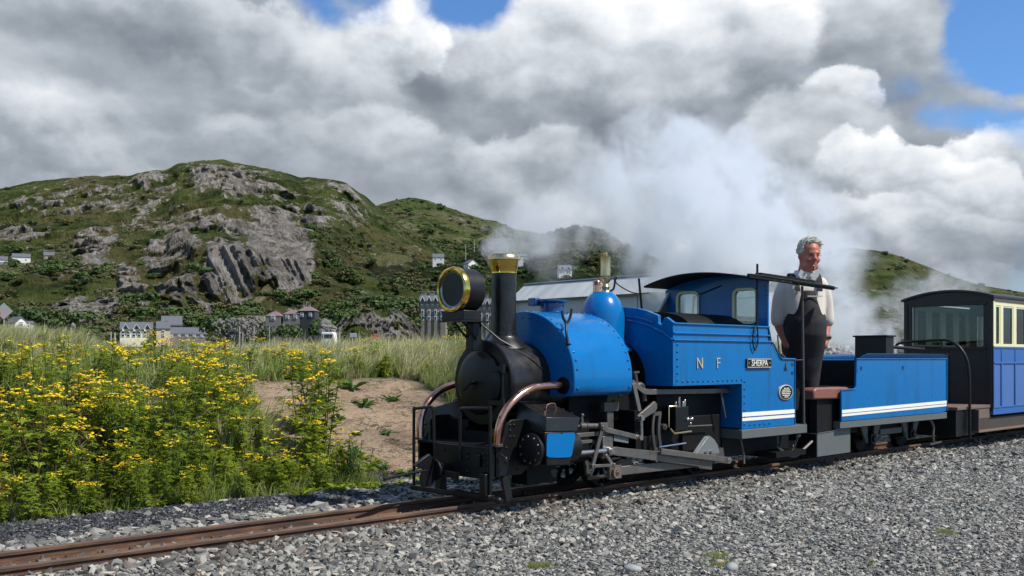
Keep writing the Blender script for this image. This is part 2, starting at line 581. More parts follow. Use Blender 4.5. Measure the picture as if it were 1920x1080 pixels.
    def mesh(self, name, mat, smooth=True, ang=35):
        me = bpy.data.meshes.new(name)
        me.from_pydata(self.v, [], self.f)
        bm = bmesh.new()
        bm.from_mesh(me)
        bmesh.ops.recalc_face_normals(bm, faces=bm.faces)
        bm.to_mesh(me)
        bm.free()
        for m in (mat if isinstance(mat, (list, tuple)) else [mat]):
            me.materials.append(MATS[m] if isinstance(m, str) else m)
        if smooth:
            me.polygons.foreach_set('use_smooth', [True] * len(me.polygons))
            me.set_sharp_from_angle(angle=R(ang))
        me.update()
        return me

    def obj(self, name, mat, parent=None, smooth=True, ang=35, bevel=0.0, **props):
        o = bpy.data.objects.new(name, self.mesh(name, mat, smooth, ang))
        COL.objects.link(o)
        if parent is not None:
            o.parent = parent
            root = parent
            while root.parent is not None:
                root = root.parent
            if parent is root:
                o.matrix_parent_inverse = Matrix.Translation(-root.location)
        if bevel:
            b = o.modifiers.new('bevel', 'BEVEL')
            b.width = bevel
            b.segments = 2
            b.limit_method = 'ANGLE'
            b.angle_limit = R(40)
        if name in ('rivets', 'bolts', 'spikes', 'small_lettering', 'screws', 'bolt_plates', 'oil_fittings', 'beading', 'moulding', 'lamp_stay', 'end_moulding', 'brake_rigging', 'corner'):
            o['kind'] = 'stuff'
        for k_, v_ in props.items():
            o[k_] = v_
        return o


def thing(name, label, cat, loc=(0, 0, 0), group=None, rz=0.0, sc=1.0):
    o = bpy.data.objects.new(name, None)
    COL.objects.link(o)
    o.empty_display_size = 0.2
    o.location = loc
    o.rotation_euler = (0, 0, rz)
    if sc != 1.0:
        o.scale = (sc,) * 3
    o['label'] = label
    o['category'] = cat
    if group:
        o['group'] = group
    return o


def tag(o, label, cat, group=None):
    o['label'] = label
    o['category'] = cat
    if group:
        o['group'] = group
    return o


def text(body, size, mat, loc, rot, parent=None, name='lettering', depth=0.0015, sx=1.0, font=None):
    """raised lettering as a mesh"""
    cu = bpy.data.curves.new(name, 'FONT')
    cu.body = body
    cu.size = size
    cu.extrude = depth
    cu.align_x = 'CENTER'
    cu.align_y = 'CENTER'
    cu.resolution_u = 3
    tmp = bpy.data.objects.new('tmp', cu)
    COL.objects.link(tmp)
    dg = bpy.context.evaluated_depsgraph_get()
    me = bpy.data.meshes.new_from_object(tmp.evaluated_get(dg))
    bpy.data.objects.remove(tmp)
    M = Matrix.Translation(loc) @ Euler(rot).to_matrix().to_4x4() @ Matrix.Diagonal((sx, 1, 1, 1))
    me.transform(M)
    me.materials.clear()
    me.materials.append(MATS[mat])
    o = bpy.data.objects.new(name, me)
    COL.objects.link(o)
    if parent is not None:
        o.parent = parent
        root = parent
        while root.parent is not None:
            root = root.parent
        if parent is root:
            o.matrix_parent_inverse = Matrix.Translation(-root.location)
    return o


# ------------------------------------------------------------------ numpy noise
_rs = np.random.RandomState(7)
_perm = _rs.permutation(256)
_perm = np.concatenate([_perm, _perm, _perm])
_g = _rs.normal(size=(256, 3))
_g /= np.linalg.norm(_g, axis=1)[:, None]


def pn(x, y, z=0.0):
    """gradient noise, about -0.7..0.7"""
    x = np.asarray(x, float)
    y = np.asarray(y, float)
    z = np.asarray(z, float) + np.zeros_like(x)
    xi, yi, zi = np.floor(x).astype(int), np.floor(y).astype(int), np.floor(z).astype(int)
    xf, yf, zf = x - xi, y - yi, z - zi
    u, v, w_ = (q * q * q * (q * (q * 6 - 15) + 10) for q in (xf, yf, zf))
    xi &= 255
    yi &= 255
    zi &= 255
    res = 0
    for dx in (0, 1):
        for dy in (0, 1):
            for dz in (0, 1):
                gi = _perm[_perm[_perm[(xi + dx) & 255] + ((yi + dy) & 255)] + ((zi + dz) & 255)]
                g = _g[gi]
                dot = g[..., 0] * (xf - dx) + g[..., 1] * (yf - dy) + g[..., 2] * (zf - dz)
                res = res + dot * (u if dx else 1 - u) * (v if dy else 1 - v) * (w_ if dz else 1 - w_)
    return res


def fbm(x, y, z=0.0, o=5, gain=0.5, ridged=False):
    a, s_, t_ = 1.0, 0.0, 0.0
    x, y, z = np.asarray(x, float), np.asarray(y, float), np.asarray(z, float)
    for i in range(o):
        q = pn(x + 17.3 * i, y - 9.1 * i, z + 3.7 * i)
        if ridged:
            q = 1 - 2.2 * np.abs(q)
        s_ = s_ + a * q
        t_ += a
        a *= gain
        x, y, z = x * 2.03, y * 2.03, z * 2.03
    return s_ / t_


def sm(a, b, x):
    q = np.clip((np.asarray(x, float) - a) / (b - a), 0, 1)
    return q * q * (3 - 2 * q)


def npmesh(name, V, FQ, mat, smooth=True, attrs=None):
    me = bpy.data.meshes.new(name)
    me.vertices.add(len(V))
    me.vertices.foreach_set('co', np.asarray(V, np.float32).ravel())
    nf = len(FQ)
    kk = FQ.shape[1]
    me.loops.add(nf * kk)
    me.loops.foreach_set('vertex_index', FQ.astype(np.int32).ravel())
    me.polygons.add(nf)
    me.polygons.foreach_set('loop_start', np.arange(0, nf * kk, kk, dtype=np.int32))
    me.polygons.foreach_set('loop_total', np.full(nf, kk, np.int32))
    if smooth:
        me.polygons.foreach_set('use_smooth', np.ones(nf, bool))
    me.update(calc_edges=True)
    for k_, a in (attrs or {}).items():
        at_ = me.attributes.new(k_, 'FLOAT', 'POINT')
        at_.data.foreach_set('value', np.asarray(a, np.float32).ravel())
    for m in (mat if isinstance(mat, (list, tuple)) else [mat]):
        me.materials.append(MATS[m])
    return me


def gridfaces(na, nb):
    i, j = np.meshgrid(np.arange(na - 1), np.arange(nb - 1), indexing='ij')
    a = (i * nb + j).ravel()
    return np.stack([a, a + nb, a + nb + 1, a + 1], 1)


def link(name, me, parent=None, **props):
    o = bpy.data.objects.new(name, me)
    COL.objects.link(o)
    if parent is not None:
        o.parent = parent
    for k_, v_ in props.items():
        o[k_] = v_
    return o


def scatter(name, P, rot, scl, idx, sources, kind='stuff', label=None):
    """many small instances of a few meshes as ONE object (gravel, grass)"""
    me = bpy.data.meshes.new(name)
    me.vertices.add(len(P))
    me.vertices.foreach_set('co', np.asarray(P, np.float32).ravel())
    for nm, a in (('rot', rot), ('scl', scl)):
        t_ = me.attributes.new(nm, 'FLOAT_VECTOR', 'POINT')
        t_.data.foreach_set('vector', np.asarray(a, np.float32).ravel())
    t_ = me.attributes.new('idx', 'INT', 'POINT')
    t_.data.foreach_set('value', np.asarray(idx, np.int32))
    c = bpy.data.collections.new(name + '_source')
    for i, s_ in enumerate(sources):
        c.objects.link(bpy.data.objects.new('%s_%02d' % (name, i), s_))
    o = link(name, me)
    o['kind'] = kind
    if label:
        o['label'] = label
    ng = bpy.data.node_groups.new(name, 'GeometryNodeTree')
    ng.interface.new_socket('Geometry', in_out='INPUT', socket_type='NodeSocketGeometry')
    ng.interface.new_socket('Geometry', in_out='OUTPUT', socket_type='NodeSocketGeometry')
    N_ = ng.nodes
    gi, go = N_.new('NodeGroupInput'), N_.new('NodeGroupOutput')
    ci = N_.new('GeometryNodeCollectionInfo')
    ci.inputs['Collection'].default_value = c
    ci.inputs['Separate Children'].default_value = True
    ci.inputs['Reset Children'].default_value = True
    ip = N_.new('GeometryNodeInstanceOnPoints')
    ip.inputs['Pick Instance'].default_value = True

    def na(nm, ty):
        q = N_.new('GeometryNodeInputNamedAttribute')
        q.data_type = ty
        q.inputs['Name'].default_value = nm
        return q.outputs['Attribute']
    L = ng.links
    L.new(gi.outputs[0], ip.inputs['Points'])
    L.new(ci.outputs[0], ip.inputs['Instance'])
    L.new(na('idx', 'INT'), ip.inputs['Instance Index'])
    er = N_.new('FunctionNodeEulerToRotation')
    L.new(na('rot', 'FLOAT_VECTOR'), er.inputs[0])
    L.new(er.outputs[0], ip.inputs['Rotation'])
    L.new(na('scl', 'FLOAT_VECTOR'), ip.inputs['Scale'])
    L.new(ip.outputs[0], go.inputs[0])
    md = o.modifiers.new('scatter', 'NODES')
    md.node_group = ng
    return o
# ------------------------------------------------------------------ ground: one sheet to the horizon
def hgt(X, Y):
    X = np.asarray(X, float)
    Y = np.asarray(Y, float)
    near = -0.062 - 0.012 * sm(-.3, -3, Y) + 0.012 * fbm(X * .8, Y * .8, 2.0, 3) + 0.02 * sm(-.55, -.2, Y) * sm(.2, -.1, Y)
    foot = 1.15 + 0.25 * sm(3.0, 0.5, X) + 0.25 * fbm(X * .9, Y * 0 + 3, 4., 3)
    top = 0.73 + 0.26 * sm(0.6, -1.5, X) * sm(10, 4, Y) + 0.05 * sm(7, 12, X)
    dune = top * sm(-0.6, 3.0, Y - foot) * sm(0, .8, Y - foot) * (0.7 + 0.3 * sm(0.0, 3.6, Y - foot))
    back = sm(8.5, 26, Y + 0.25 * (X - 3))
    dune = dune + .36 * sm(4.9, 6.1, Y) * sm(5.2, 3.4, X)
    dune = dune * (1 - back) + back * 0.15
    lump = fbm(X * .45, Y * .45, 9., 4) * 0.13 * sm(1.6, 4, Y) * (1 - .5 * back) + fbm(X * 2.2, Y * 2.2, 1., 3) * .05 * sm(1.3, 2.5, Y)
    far = sm(30, 150, np.sqrt(X * X + Y * Y)) * 2.4
    z = near * sm(1.2, .8, Y) + (dune + lump - 0.055) * sm(.9, 1.3, Y) + far
    # a scoop worn into the sand
    z = z - 0.05 * np.exp(-(((X - 4.9) / 1.4) ** 2 + ((Y - 2.6) / 1.0) ** 2))
    return z


vis = lambda X, Y: (X * ST - (Y - CAM.y) * CT) / np.maximum(X * CT + (Y - CAM.y) * ST, .1)
inview = lambda X, Y: ((np.abs(vis(X, Y)) < .56) & (X * CT + (Y - CAM.y) * ST > 3.4)).astype(float)

SAND = [(4.33, 1.2), (4.15, 1.61), (3.7, 1.9), (3.6, 2.25), (4.0, 2.45), (4.05, 2.9), (3.9, 3.2), (4.4, 3.7), (5.15, 3.9), (5.95, 3.9), (6.45, 3.9), (6.25, 2.9),
        (6.1, 2.31), (6.7, 1.7), (7.6, 1.3), (7.4, 1.0), (4.95, .85)]


def inpoly(X, Y, poly):
    X = np.asarray(X, float)
    ins = np.zeros(X.shape, bool)
    for i in range(len(poly)):
        x1, y1 = poly[i]
        x2, y2 = poly[(i + 1) % len(poly)]
        c = ((y1 > Y) != (y2 > Y)) & (X < (x2 - x1) * (Y - y1) / (y2 - y1 + 1e-12) + x1)
        ins ^= c
    return ins


def sandmask(X, Y):
    """soft sand mask: 1 inside the bare hollow"""
    X = np.asarray(X, float)
    Y = np.asarray(Y, float)
    jx = 0.2 * fbm(X * 1.4, Y * 1.4, 5., 4)
    jy = 0.2 * fbm(X * 1.4, Y * 1.4, 25., 4)
    s_ = 0
    for dx, dy in ((0, 0), (.12, 0), (-.12, 0), (0, .12), (0, -.12)):
        s_ = s_ + inpoly(X + jx + dx, Y + jy + dy, SAND)
    return s_ / 5.0


def axis_steps(lo, hi, step, far, grow=1.16):
    a = list(np.arange(lo, hi, step))
    s_, p, q = step, [a[-1]], [a[0]]
    while p[-1] < far:
        s_ *= grow
        p.append(p[-1] + s_)
    s_ = step
    while q[-1] > -far:
        s_ *= grow
        q.append(q[-1] - s_)
    return np.array(q[:0:-1] + a + p[1:])


gx = axis_steps(-1.5, 12.5, 0.055, 4500)
gy = axis_steps(-4.2, 9.0, 0.055, 4500)
GX, GY = np.meshgrid(gx, gy, indexing='ij')
GZ = hgt(GX, GY)
sandA = sandmask(GX, GY)
edge = 1.30 + .2 * fbm(GX * 2, GY * 2, 3., 3) + .18 * sm(3, .5, GX)
vegA = sm(-.05, .1, GY - edge) * (1 - sandA)
cind = sm(.72, .95, GY + .12 * fbm(GX * 3, GY * 3, 8., 3)) * (1 - sm(3.4, 4.3, GX)) * (1 - vegA)
mossA = sm(.22, .42, fbm(GX * 1.3, GY * 1.3, 41., 4)) * sm(-1.2, -2.0, GY)
trackA = sm(.62, .42, np.abs(GY - .05))

m, t, b = newmat('ground_surface')
P_ = t.node('ShaderNodeNewGeometry').outputs['Position']
nz1 = t.noise(P_, 3.0, 8, .65)
nz2 = t.noise(P_, 45, 6, .7)
vor = t.voronoi(P_, 55, 'F1', 'Color')
vsep = t.sep(vor)
grav = t.ramp(vsep[0], [(0, (0.055, 0.06, 0.066)), (.5, (0.13, 0.14, 0.145)), (1, (0.27, 0.28, 0.28))])
grav = t.mix(t.maprange(nz1, .4, .7), grav, (0.09, 0.092, 0.09), 'MIX')
cinder = t.ramp(nz2, [(.3, (0.008, 0.008, 0.009)), (.62, (0.03, 0.03, 0.032)), (.75, (0.12, 0.12, 0.125))])
sandc = t.ramp(nz1, [(.3, (0.36, 0.25, 0.16)), (.5, (0.47, 0.345, 0.235)), (.7, (0.53, 0.40, 0.28))])
sandc = t.mix(t.maprange(t.noise(t.vmath('MULTIPLY', P_, (9, 26, 9)), 1.0, 7, .75), .52, .64, 0, .7), sandc, (0.20, 0.15, 0.085))
soil = t.ramp(nz1, [(.3, (0.028, 0.04, 0.012)), (.55, (0.065, 0.085, 0.022)), (.75, (0.14, 0.14, 0.06))])
dirty = t.ramp(nz2, [(.3, (0.03, 0.026, 0.022)), (.7, (0.085, 0.075, 0.062))])
c_ = t.mix(t.attr('cinder'), grav, cinder)
c_ = t.mix(t.math('MULTIPLY', t.attr('track'), .85), c_, dirty)
c_ = t.mix(t.math('MULTIPLY', t.attr('moss'), .55), c_, (0.06, 0.085, 0.02))
c_ = t.mix(t.attr('sand'), c_, sandc)
c_ = t.mix(t.attr('veg'), c_, soil)
t.put(b.inputs['Base Color'], c_)
b.inputs['Roughness'].default_value = .9
b.inputs['Specular IOR Level'].default_value = .15
bmp = t.bump(t.math('ADD', t.math('MULTIPLY', nz2, .7), t.math('MULTIPLY', t.noise(t.vmath('MULTIPLY', P_, (1, 2, 1)), 9, 8, .7), 1.6)), 1.0, .05)
t.put(b.inputs['Normal'], bmp)
V = np.stack([GX.ravel(), GY.ravel(), GZ.ravel()], 1)
ground = link('ground', npmesh('ground', V, gridfaces(len(gx), len(gy)), 'ground_surface', True,
              dict(sand=sandA, veg=vegA, cinder=cind, moss=mossA, track=trackA)), kind='structure')


# ------------------------------------------------------------------ hills
def hillmat(name, g1, g2, brown, rockc, pale):
    m, t, b = newmat(name)
    P_ = t.node('ShaderNodeNewGeometry').outputs['Position']
    N_ = t.sep(t.node('ShaderNodeNewGeometry').outputs['Normal'])
    n1 = t.noise(P_, 0.012, 8, .62, .4)
    n2 = t.noise(P_, 0.06, 8, .68, .3)
    n3 = t.noise(P_, 0.25, 6, .7)
    qx = t.vmath('DOT_PRODUCT', P_, (ST, -CT, .5), out=1)
    qy = t.vmath('DOT_PRODUCT', P_, (-.5 * ST, .5 * CT, 1.0), out=1)
    qz = t.vmath('DOT_PRODUCT', P_, (CT, ST, 0), out=1)
    stre = t.noise(t.comb(qx, t.math('MULTIPLY', qy, .10), t.math('MULTIPLY', qz, .3)), 0.30, 9, .76)
    vr = t.voronoi(t.vmath('ADD', P_, t.vmath('SCALE', t.node('ShaderNodeTexNoise').outputs['Color'], 3.0)), .14, 'F1')
    veg = t.mix(t.maprange(n2, .38, .62), g1, g2)
    veg = t.mix(t.maprange(n1, .44, .60, 0, .9), veg, brown)
    bush = t.maprange(t.math('ADD', vr, t.math('MULTIPLY', n2, .8)), .50, .95)
    veg = t.mix(bush, t.mix(.62, veg, (0.010, 0.018, 0.006)), veg)
    rk = t.ramp(stre, [(.34, tuple(q * .14 for q in rockc)), (.42, tuple(q * .55 for q in rockc)), (.50, rockc), (.62, tuple(min(1, q * 1.8) for q in rockc))])
    rk = t.mix(t.maprange(n3, .5, .75, 0, .5), rk, tuple(q * .45 for q in rockc))
    ra = t.math('ADD', t.attr('rock'), t.math('MULTIPLY', t.math('SUBTRACT', n2, .5), 2.6))
    ra = t.math('ADD', ra, t.math('MULTIPLY', t.math('SUBTRACT', n3, .5), 2.1))
    ra = t.math('ADD', ra, t.math('MULTIPLY', t.math('SUBTRACT', stre, .5), .8))
    ra = t.maprange(ra, .57, .68)
    pa = t.maprange(t.math('ADD', t.attr('pale'), t.math('MULTIPLY', t.math('SUBTRACT', n2, .5), .9)), .42, .68)
    c_ = t.mix(pa, veg, pale)
    c_ = t.mix(ra, c_, rk)
    t.put(b.inputs['Base Color'], c_)
    b.inputs['Roughness'].default_value = .95
    b.inputs['Specular IOR Level'].default_value = .1
    t.put(b.inputs['Normal'], t.bump(t.math('ADD', t.math('MULTIPLY', n3, 1.0), t.math('MULTIPLY', stre, 2.2)), 1.0, 5.0))
    return m


ROCK = (0.33, 0.30, 0.265)
hillmat('hill_surface', (0.050, 0.076, 0.017), (0.135, 0.16, 0.044), (0.155, 0.14, 0.055), ROCK, (0.33, 0.29, 0.16))
hillmat('green_hill_surface', (0.046, 0.075, 0.016), (0.13, 0.175, 0.042), (0.15, 0.15, 0.06), (0.24, 0.22, 0.19), (0.30, 0.28, 0.15))
hillmat('wooded_surface', (0.018, 0.032, 0.008), (0.045, 0.072, 0.018), (0.045, 0.05, 0.02), (0.2, 0.19, 0.17), (0.2, 0.2, 0.08))

HILLS = {}


def interp(pts, x):
    return np.interp(x, [p[0] for p in pts], [p[1] for p in pts])


def ell(X, Y, cx, cy, rx, ry, rot=0.0, soft=.5):
    c, s_ = math.cos(R(rot)), math.sin(R(rot))
    dx, dy = X - cx, Y - cy
    q = ((dx * c + dy * s_) / rx) ** 2 + ((-dx * s_ + dy * c) / ry) ** 2
    return sm(1 + soft, 1 - soft, q)


def cliffmask(X, Y):
    return np.maximum(ell(X, Y, 525, 478, 62, 72, -20, .3), ell(X, Y, 432, 512, 48, 66, -25, .3))


def hill(name, mat, ridge, x0, x1, nx, nt, rbase, rtop, ybase, relief=6.0, fs=.03, rockfn=None, palefn=None,
         rpow=1.0, rfun=None, ridgerough=2.0, back=.25, seed=0.0, basefn=None):
    """a hillside: bearing x, height up to the skyline read from the photograph, real distances rbase..rtop"""
    xs = np.linspace(x0, x1, nx)
    ts = np.concatenate([np.linspace(0, 1, nt), 1 + np.linspace(0.04, 1, 10) * back])
    X, T = np.meshgrid(xs, ts, indexing='ij')
    ry = interp(ridge, X)
    ry = ry + ridgerough * fbm(X * .03, X * 0 + seed, 1., 5)
    yb = ybase if basefn is None else basefn(X)
    up = np.minimum(T, 1)
    ypx = yb + (ry - yb) * up
    rb = rbase(X) if callable(rbase) else rbase
    rt = rtop(X) if callable(rtop) else rtop
    rr = up ** rpow if rfun is None else rfun(X, ypx, up)
    D = rb + (rt - rb) * rr
    over = np.maximum(T - 1, 0)
    U = (X - 960) / F_PX
    Vv = (672 - ypx) / F_PX
    D2 = D * (1 + over * 1.6)
    Zt = CAM.z + Vv * D - over * over * D * .25 - over * D * 0.03
    WX = (CT + U * ST) * D2
    WY = CAM.y + (ST - U * CT) * D2
    # relief: push in and out along the view distance and up/down
    a = fbm(WX * fs, WY * fs, Zt * fs * 1.3 + seed, 6, .55)
    rg = fbm(WX * fs * 1.9, WY * fs * 1.9, Zt * fs * .7 + seed, 5, .55, True)
    taper = sm(0, .06, T) * (0.35 + 0.65 * sm(1.0, .93, T) + 0 * T)
    amp = relief * taper
    cl = cliffmask(X, ypx) if name == 'mountain' else 0
    rock = rockfn(X, ypx, T, a, rg) if rockfn is not None else sm(.45, .8, rg) * .5
    pale = palefn(X, ypx, T, a, rg) if palefn is not None else 0 * X
    push = amp * (a * 2.4 + (rg - .4) * (0.8 + 1.6 * rock))
    push = push * (1 - .75 * cl) + cl * amp * .9 * (fbm((X - .5 * ypx) * .038, ypx * .0035, 7., 4, .5, True) - .5)
    push = push + amp * rock * .4 * fbm(WX * fs * 7, WY * fs * 7, Zt * fs * 5, 3, .6, True)
    WX = WX - (CT + U * ST) * push
    WY = WY - (ST - U * CT) * push
    Zt = Zt + amp * (a * 1.1 + (rg - .4) * .5) * (.35 + .65 * sm(1.02, .9, T))
    V = np.stack([WX.ravel(), WY.ravel(), Zt.ravel()], 1)
    me = npmesh(name.split('.')[0], V, gridfaces(len(xs), len(ts)), mat, True, dict(rock=rock, pale=pale))
    o = link(name, me, kind='structure')
    HILLS[name] = (xs, ts, WX, WY, Zt, rock, ypx)
    return o


# --- the big rocky mountain on the left with the quarried cliff
main_ridge = [(-900, 470), (-500, 440), (-200, 395), (0, 355), (60, 341), (150, 333), (240, 329), (275, 321), (312, 318), (335, 309),
              (375, 303), (420, 301), (470, 311), (510, 318), (560, 333), (615, 335), (650, 346), (682, 366), (705, 386), (760, 428),
              (830, 470), (900, 520), (960, 560), (1020, 610), (1060, 640)]


def main_rock(X, Y, T, a, rg):
    lean = fbm((X - .45 * Y) * .05, Y * .008, 3., 4)
    r_ = cliffmask(X, Y) * (.80 + 1.1 * lean)
    for cx, cy, rx, ry, rot, s_ in ((435, 342, 95, 28, 8, .42), (290, 345, 45, 22, 20, .36), (640, 352, 45, 14, 40, .40), (560, 395, 70, 22, 32, .34),
                                    (172, 470, 34, 34, 0, .55), (190, 460, 40, 16, -20, .45), (300, 500, 28, 44, -25, .40), (345, 470, 34, 40, -30, .45),
                                    (250, 545, 22, 50, -28, .62), (140, 600, 45, 50, -40, .42), (325, 570, 22, 50, -22, .46), (390, 590, 18, 40, -25, .48),
                                    (40, 445, 60, 14, -8, .34), (300, 420, 70, 18, -6, .40), (365, 420, 40, 22, 10, .45), (430, 430, 60, 20, 10, .40),
                                    (130, 380, 120, 20, -5, .20), (250, 385, 90, 18, 0, .26), (200, 590, 30, 30, -30, .5), (660, 400, 40, 25, 40, .3),
                                    (520, 430, 60, 40, 30, .3), (352, 540, 14, 40, -20, .45)):
        r_ = np.maximum(r_, ell(X, Y, cx, cy, rx, ry, rot, .6) * (s_ + .35 * lean + .25 * (rg - .4)))
    r_ = r_ + .30 * sm(.36, .8, rg) + .16 * sm(.0, .3, a) * sm(600, 380, Y)
    gully = ell(X, Y, 497, 558, 12, 36, 36, .5)
    return np.clip(r_ - gully, 0, 1)


def main_pale(X, Y, T, a, rg):
    q = .38 * ell(X, Y, 120, 372, 170, 26, -4) + .3 * ell(X, Y, 380, 405, 80, 14, 0) + .3 * ell(X, Y, 640, 440, 60, 20, 0)
    q = np.maximum(q, .62 * ell(X, Y, 492, 560, 10, 34, 36, .4))
    q = np.maximum(q, .45 * ell(X, Y, 545, 490, 8, 30, -35, .4))
    return q


def main_r(X, Y, up):
    # distance share: steep foot, a shelf behind the cliff top, then the slopes up to the summit
    c = ell(X, Y * 0 + 500, 480, 500, 150, 400, 0, .5)
    plain = np.interp(up, [0, .25, .5, .56, .75, 1], [0, .10, .24, .42, .68, 1])
    cliff = np.interp(up, [0, .18, .24, .58, .63, .8, 1], [0, .10, .16, .21, .48, .7, 1])
    return plain * (1 - c) + cliff * c


hill('mountain', 'hill_surface', main_ridge, -900, 1060, 1150, 330, 150.0, 620.0, 690, 6.0, .022, main_rock, main_pale, rfun=main_r, ridgerough=5.0, seed=1.5)

# --- rounder green hill behind it
mid_ridge = [(560, 470), (640, 410), (705, 386), (740, 376), (768, 372), (800, 376), (835, 388), (870, 400), (905, 411), (930, 414), (965, 430),
             (1000, 436), (1060, 455), (1150, 500), (1250, 540)]


def mid_rock(X, Y, T, a, rg):
    r_ = .22 * sm(.5, .85, rg)
    for cx, cy, rx, ry, rot, s_ in ((860, 415, 40, 12, 22, .42), (700, 430, 40, 14, 20, .34), (650, 420, 30, 16, 20, .4), (610, 420, 40, 22, 20, .34), (775, 420, 30, 8, 0, .3)):
        r_ = np.maximum(r_, ell(X, Y, cx, cy, rx, ry, rot, .6) * s_)
    return r_


def mid_pale(X, Y, T, a, rg):
    return .50 * ell(X, Y, 720, 425, 80, 10, 4, .6) + .42 * ell(X, Y, 830, 400, 60, 14, 24, .6) + .5 * ell(X, Y, 885, 452, 60, 5, -4, .6)


hill('hill', 'green_hill_surface', mid_ridge, 540, 1260, 420, 170, 420.0, 1150.0, 560, 9.0, .010, mid_rock, mid_pale, ridgerough=2.5, seed=4.1)

# --- nearer spur with the pale grassy knoll, houses stand on its slope
knoll_ridge = [(470, 640), (500, 600), (530, 560), (580, 540), (640, 528), (670, 505), (700, 484), (728, 474), (760, 480), (800, 500), (850, 490), (900, 470),
               (940, 474), (985, 470), (1000, 452), (1030, 436), (1060, 428), (1100, 424), (1130, 440), (1165, 462), (1205, 478), (1235, 496), (1280, 520), (1350, 560), (1500, 620)]


def knoll_rock(X, Y, T, a, rg):
    r_ = .2 * sm(.55, .85, rg) * sm(1000, 900, X)
    for cx, cy, rx, ry, rot, s_ in ((660, 560, 30, 30, -40, .38), (735, 505, 20, 14, 0, .34), (630, 560, 12, 26, 30, .45), (590, 545, 40, 6, 0, .36)):
        r_ = np.maximum(r_, ell(X, Y, cx, cy, rx, ry, rot, .6) * s_)
    return r_


def knoll_pale(X, Y, T, a, rg):
    q = .60 * ell(X, Y, 730, 484, 50, 12, 0, .5) + .45 * ell(X, Y, 740, 510, 60, 24, 0, .7) + .5 * ell(X, Y, 700, 480, 40, 6, -20, .5)
    return q


hill('wooded_hill', 'wooded_surface', knoll_ridge, 470, 1500, 620, 150, 140.0, 330.0, 690, 3.2, .035, knoll_rock, knoll_pale, ridgerough=3.5, seed=8.3,
     rfun=lambda X, Y, up: up ** .8)

# --- hill on the right beyond the steam
right_ridge = [(1300, 600), (1400, 540), (1500, 490), (1560, 470), (1600, 466), (1640, 470), (1675, 477), (1710, 490), (1745, 503), (1790, 520), (1840, 535),
               (1900, 545), (1960, 556), (2100, 585), (2400, 620), (2800, 640)]
hill('far_hill', 'green_hill_surface', right_ridge, 1300, 2800, 420, 120, 200.0, 700.0, 690, 6.0, .018,
     lambda X, Y, T, a, rg: .35 * sm(.45, .8, rg) + .3 * ell(X, Y, 1680, 600, 120, 30, 0), lambda X, Y, T, a, rg: .35 * sm(-.1, .3, a), ridgerough=2.5, seed=12.7)

# --- grey crag in front of the wooded hill
crag_ridge = [(598, 650), (612, 622), (630, 612), (640, 600), (655, 590), (675, 586), (690, 588), (700, 582), (725, 580), (738, 577), (752, 584), (765, 592), (780, 606), (790, 625), (800, 648)]
hill('crag', 'hill_surface', crag_ridge, 596, 802, 240, 90, 112.0, 128.0, 690, 1.5, .16,
     lambda X, Y, T, a, rg: .78 + 0 * X - .7 * ell(X, Y, 718, 590, 16, 10, 0, .5) - .5 * ell(X, Y, 672, 628, 30, 12, 0, .6) - .7 * sm(630, 650, Y), None, ridgerough=5, seed=20.2)
crag_o = bpy.data.objects['crag']
del crag_o['kind']
crag_o.name = 'rock_outcrop'
tag(crag_o, 'long bare grey rock outcrop at the foot of the hill, left of the headlamp', 'rock')


def on_hill(name, px, py):
    """nearest vertex of a hill to a bearing / height"""
    xs, ts, WX, WY, Z, rock, ypx = HILLS[name]
    i = int(np.argmin(np.abs(xs - px)))
    D = (WX[i] * CT + (WY[i] - CAM.y) * ST)
    yy = 672 - F_PX * (Z[i] - CAM.z) / D
    kk = np.where(ts <= 1.0)[0]
    j = kk[int(np.argmin(np.abs(yy[kk] - py)))]
    return Vector((WX[i, j], WY[i, j], Z[i, j]))


# ------------------------------------------------------------------ bushes and scrub on the hills
def blobmesh(seed, leafy=1.0, mat='bush_leaf', nleaf=220):
    rn = random.Random(seed)
    g = G()
    lobes = [(rn.uniform(-.6, .6), rn.uniform(-.6, .6), rn.uniform(.1, .6), rn.uniform(.35, .6)) for _ in range(6)]
    for _ in range(nleaf):
        lx, ly, lz, lr = rn.choice(lobes)
        v = Vector((rn.gauss(0, 1), rn.gauss(0, 1), rn.gauss(0, 1) * .8)).normalized() * lr * rn.uniform(.75, 1.05)
        p = Vector((lx, ly, lz)) + v
        if p.z < -.1:
            continue
        s_ = rn.uniform(.10, .2) * leafy
        nrm = (v.normalized() + Vector((rn.uniform(-.6, .6), rn.uniform(-.6, .6), rn.uniform(-.3, .8)))).normalized()
        u = nrm.orthogonal().normalized()
        w_ = nrm.cross(u)
        g.add([p + u * s_, p + w_ * s_ * .8, p - u * s_, p - w_ * s_ * .8], [(0, 1, 2, 3)])
    return g.mesh('bush', mat, False)


bushes = [blobmesh(i) for i in range(4)] + [blobmesh(i + 10, 1, 'bush_brown') for i in range(2)]
rs = np.random.RandomState(3)


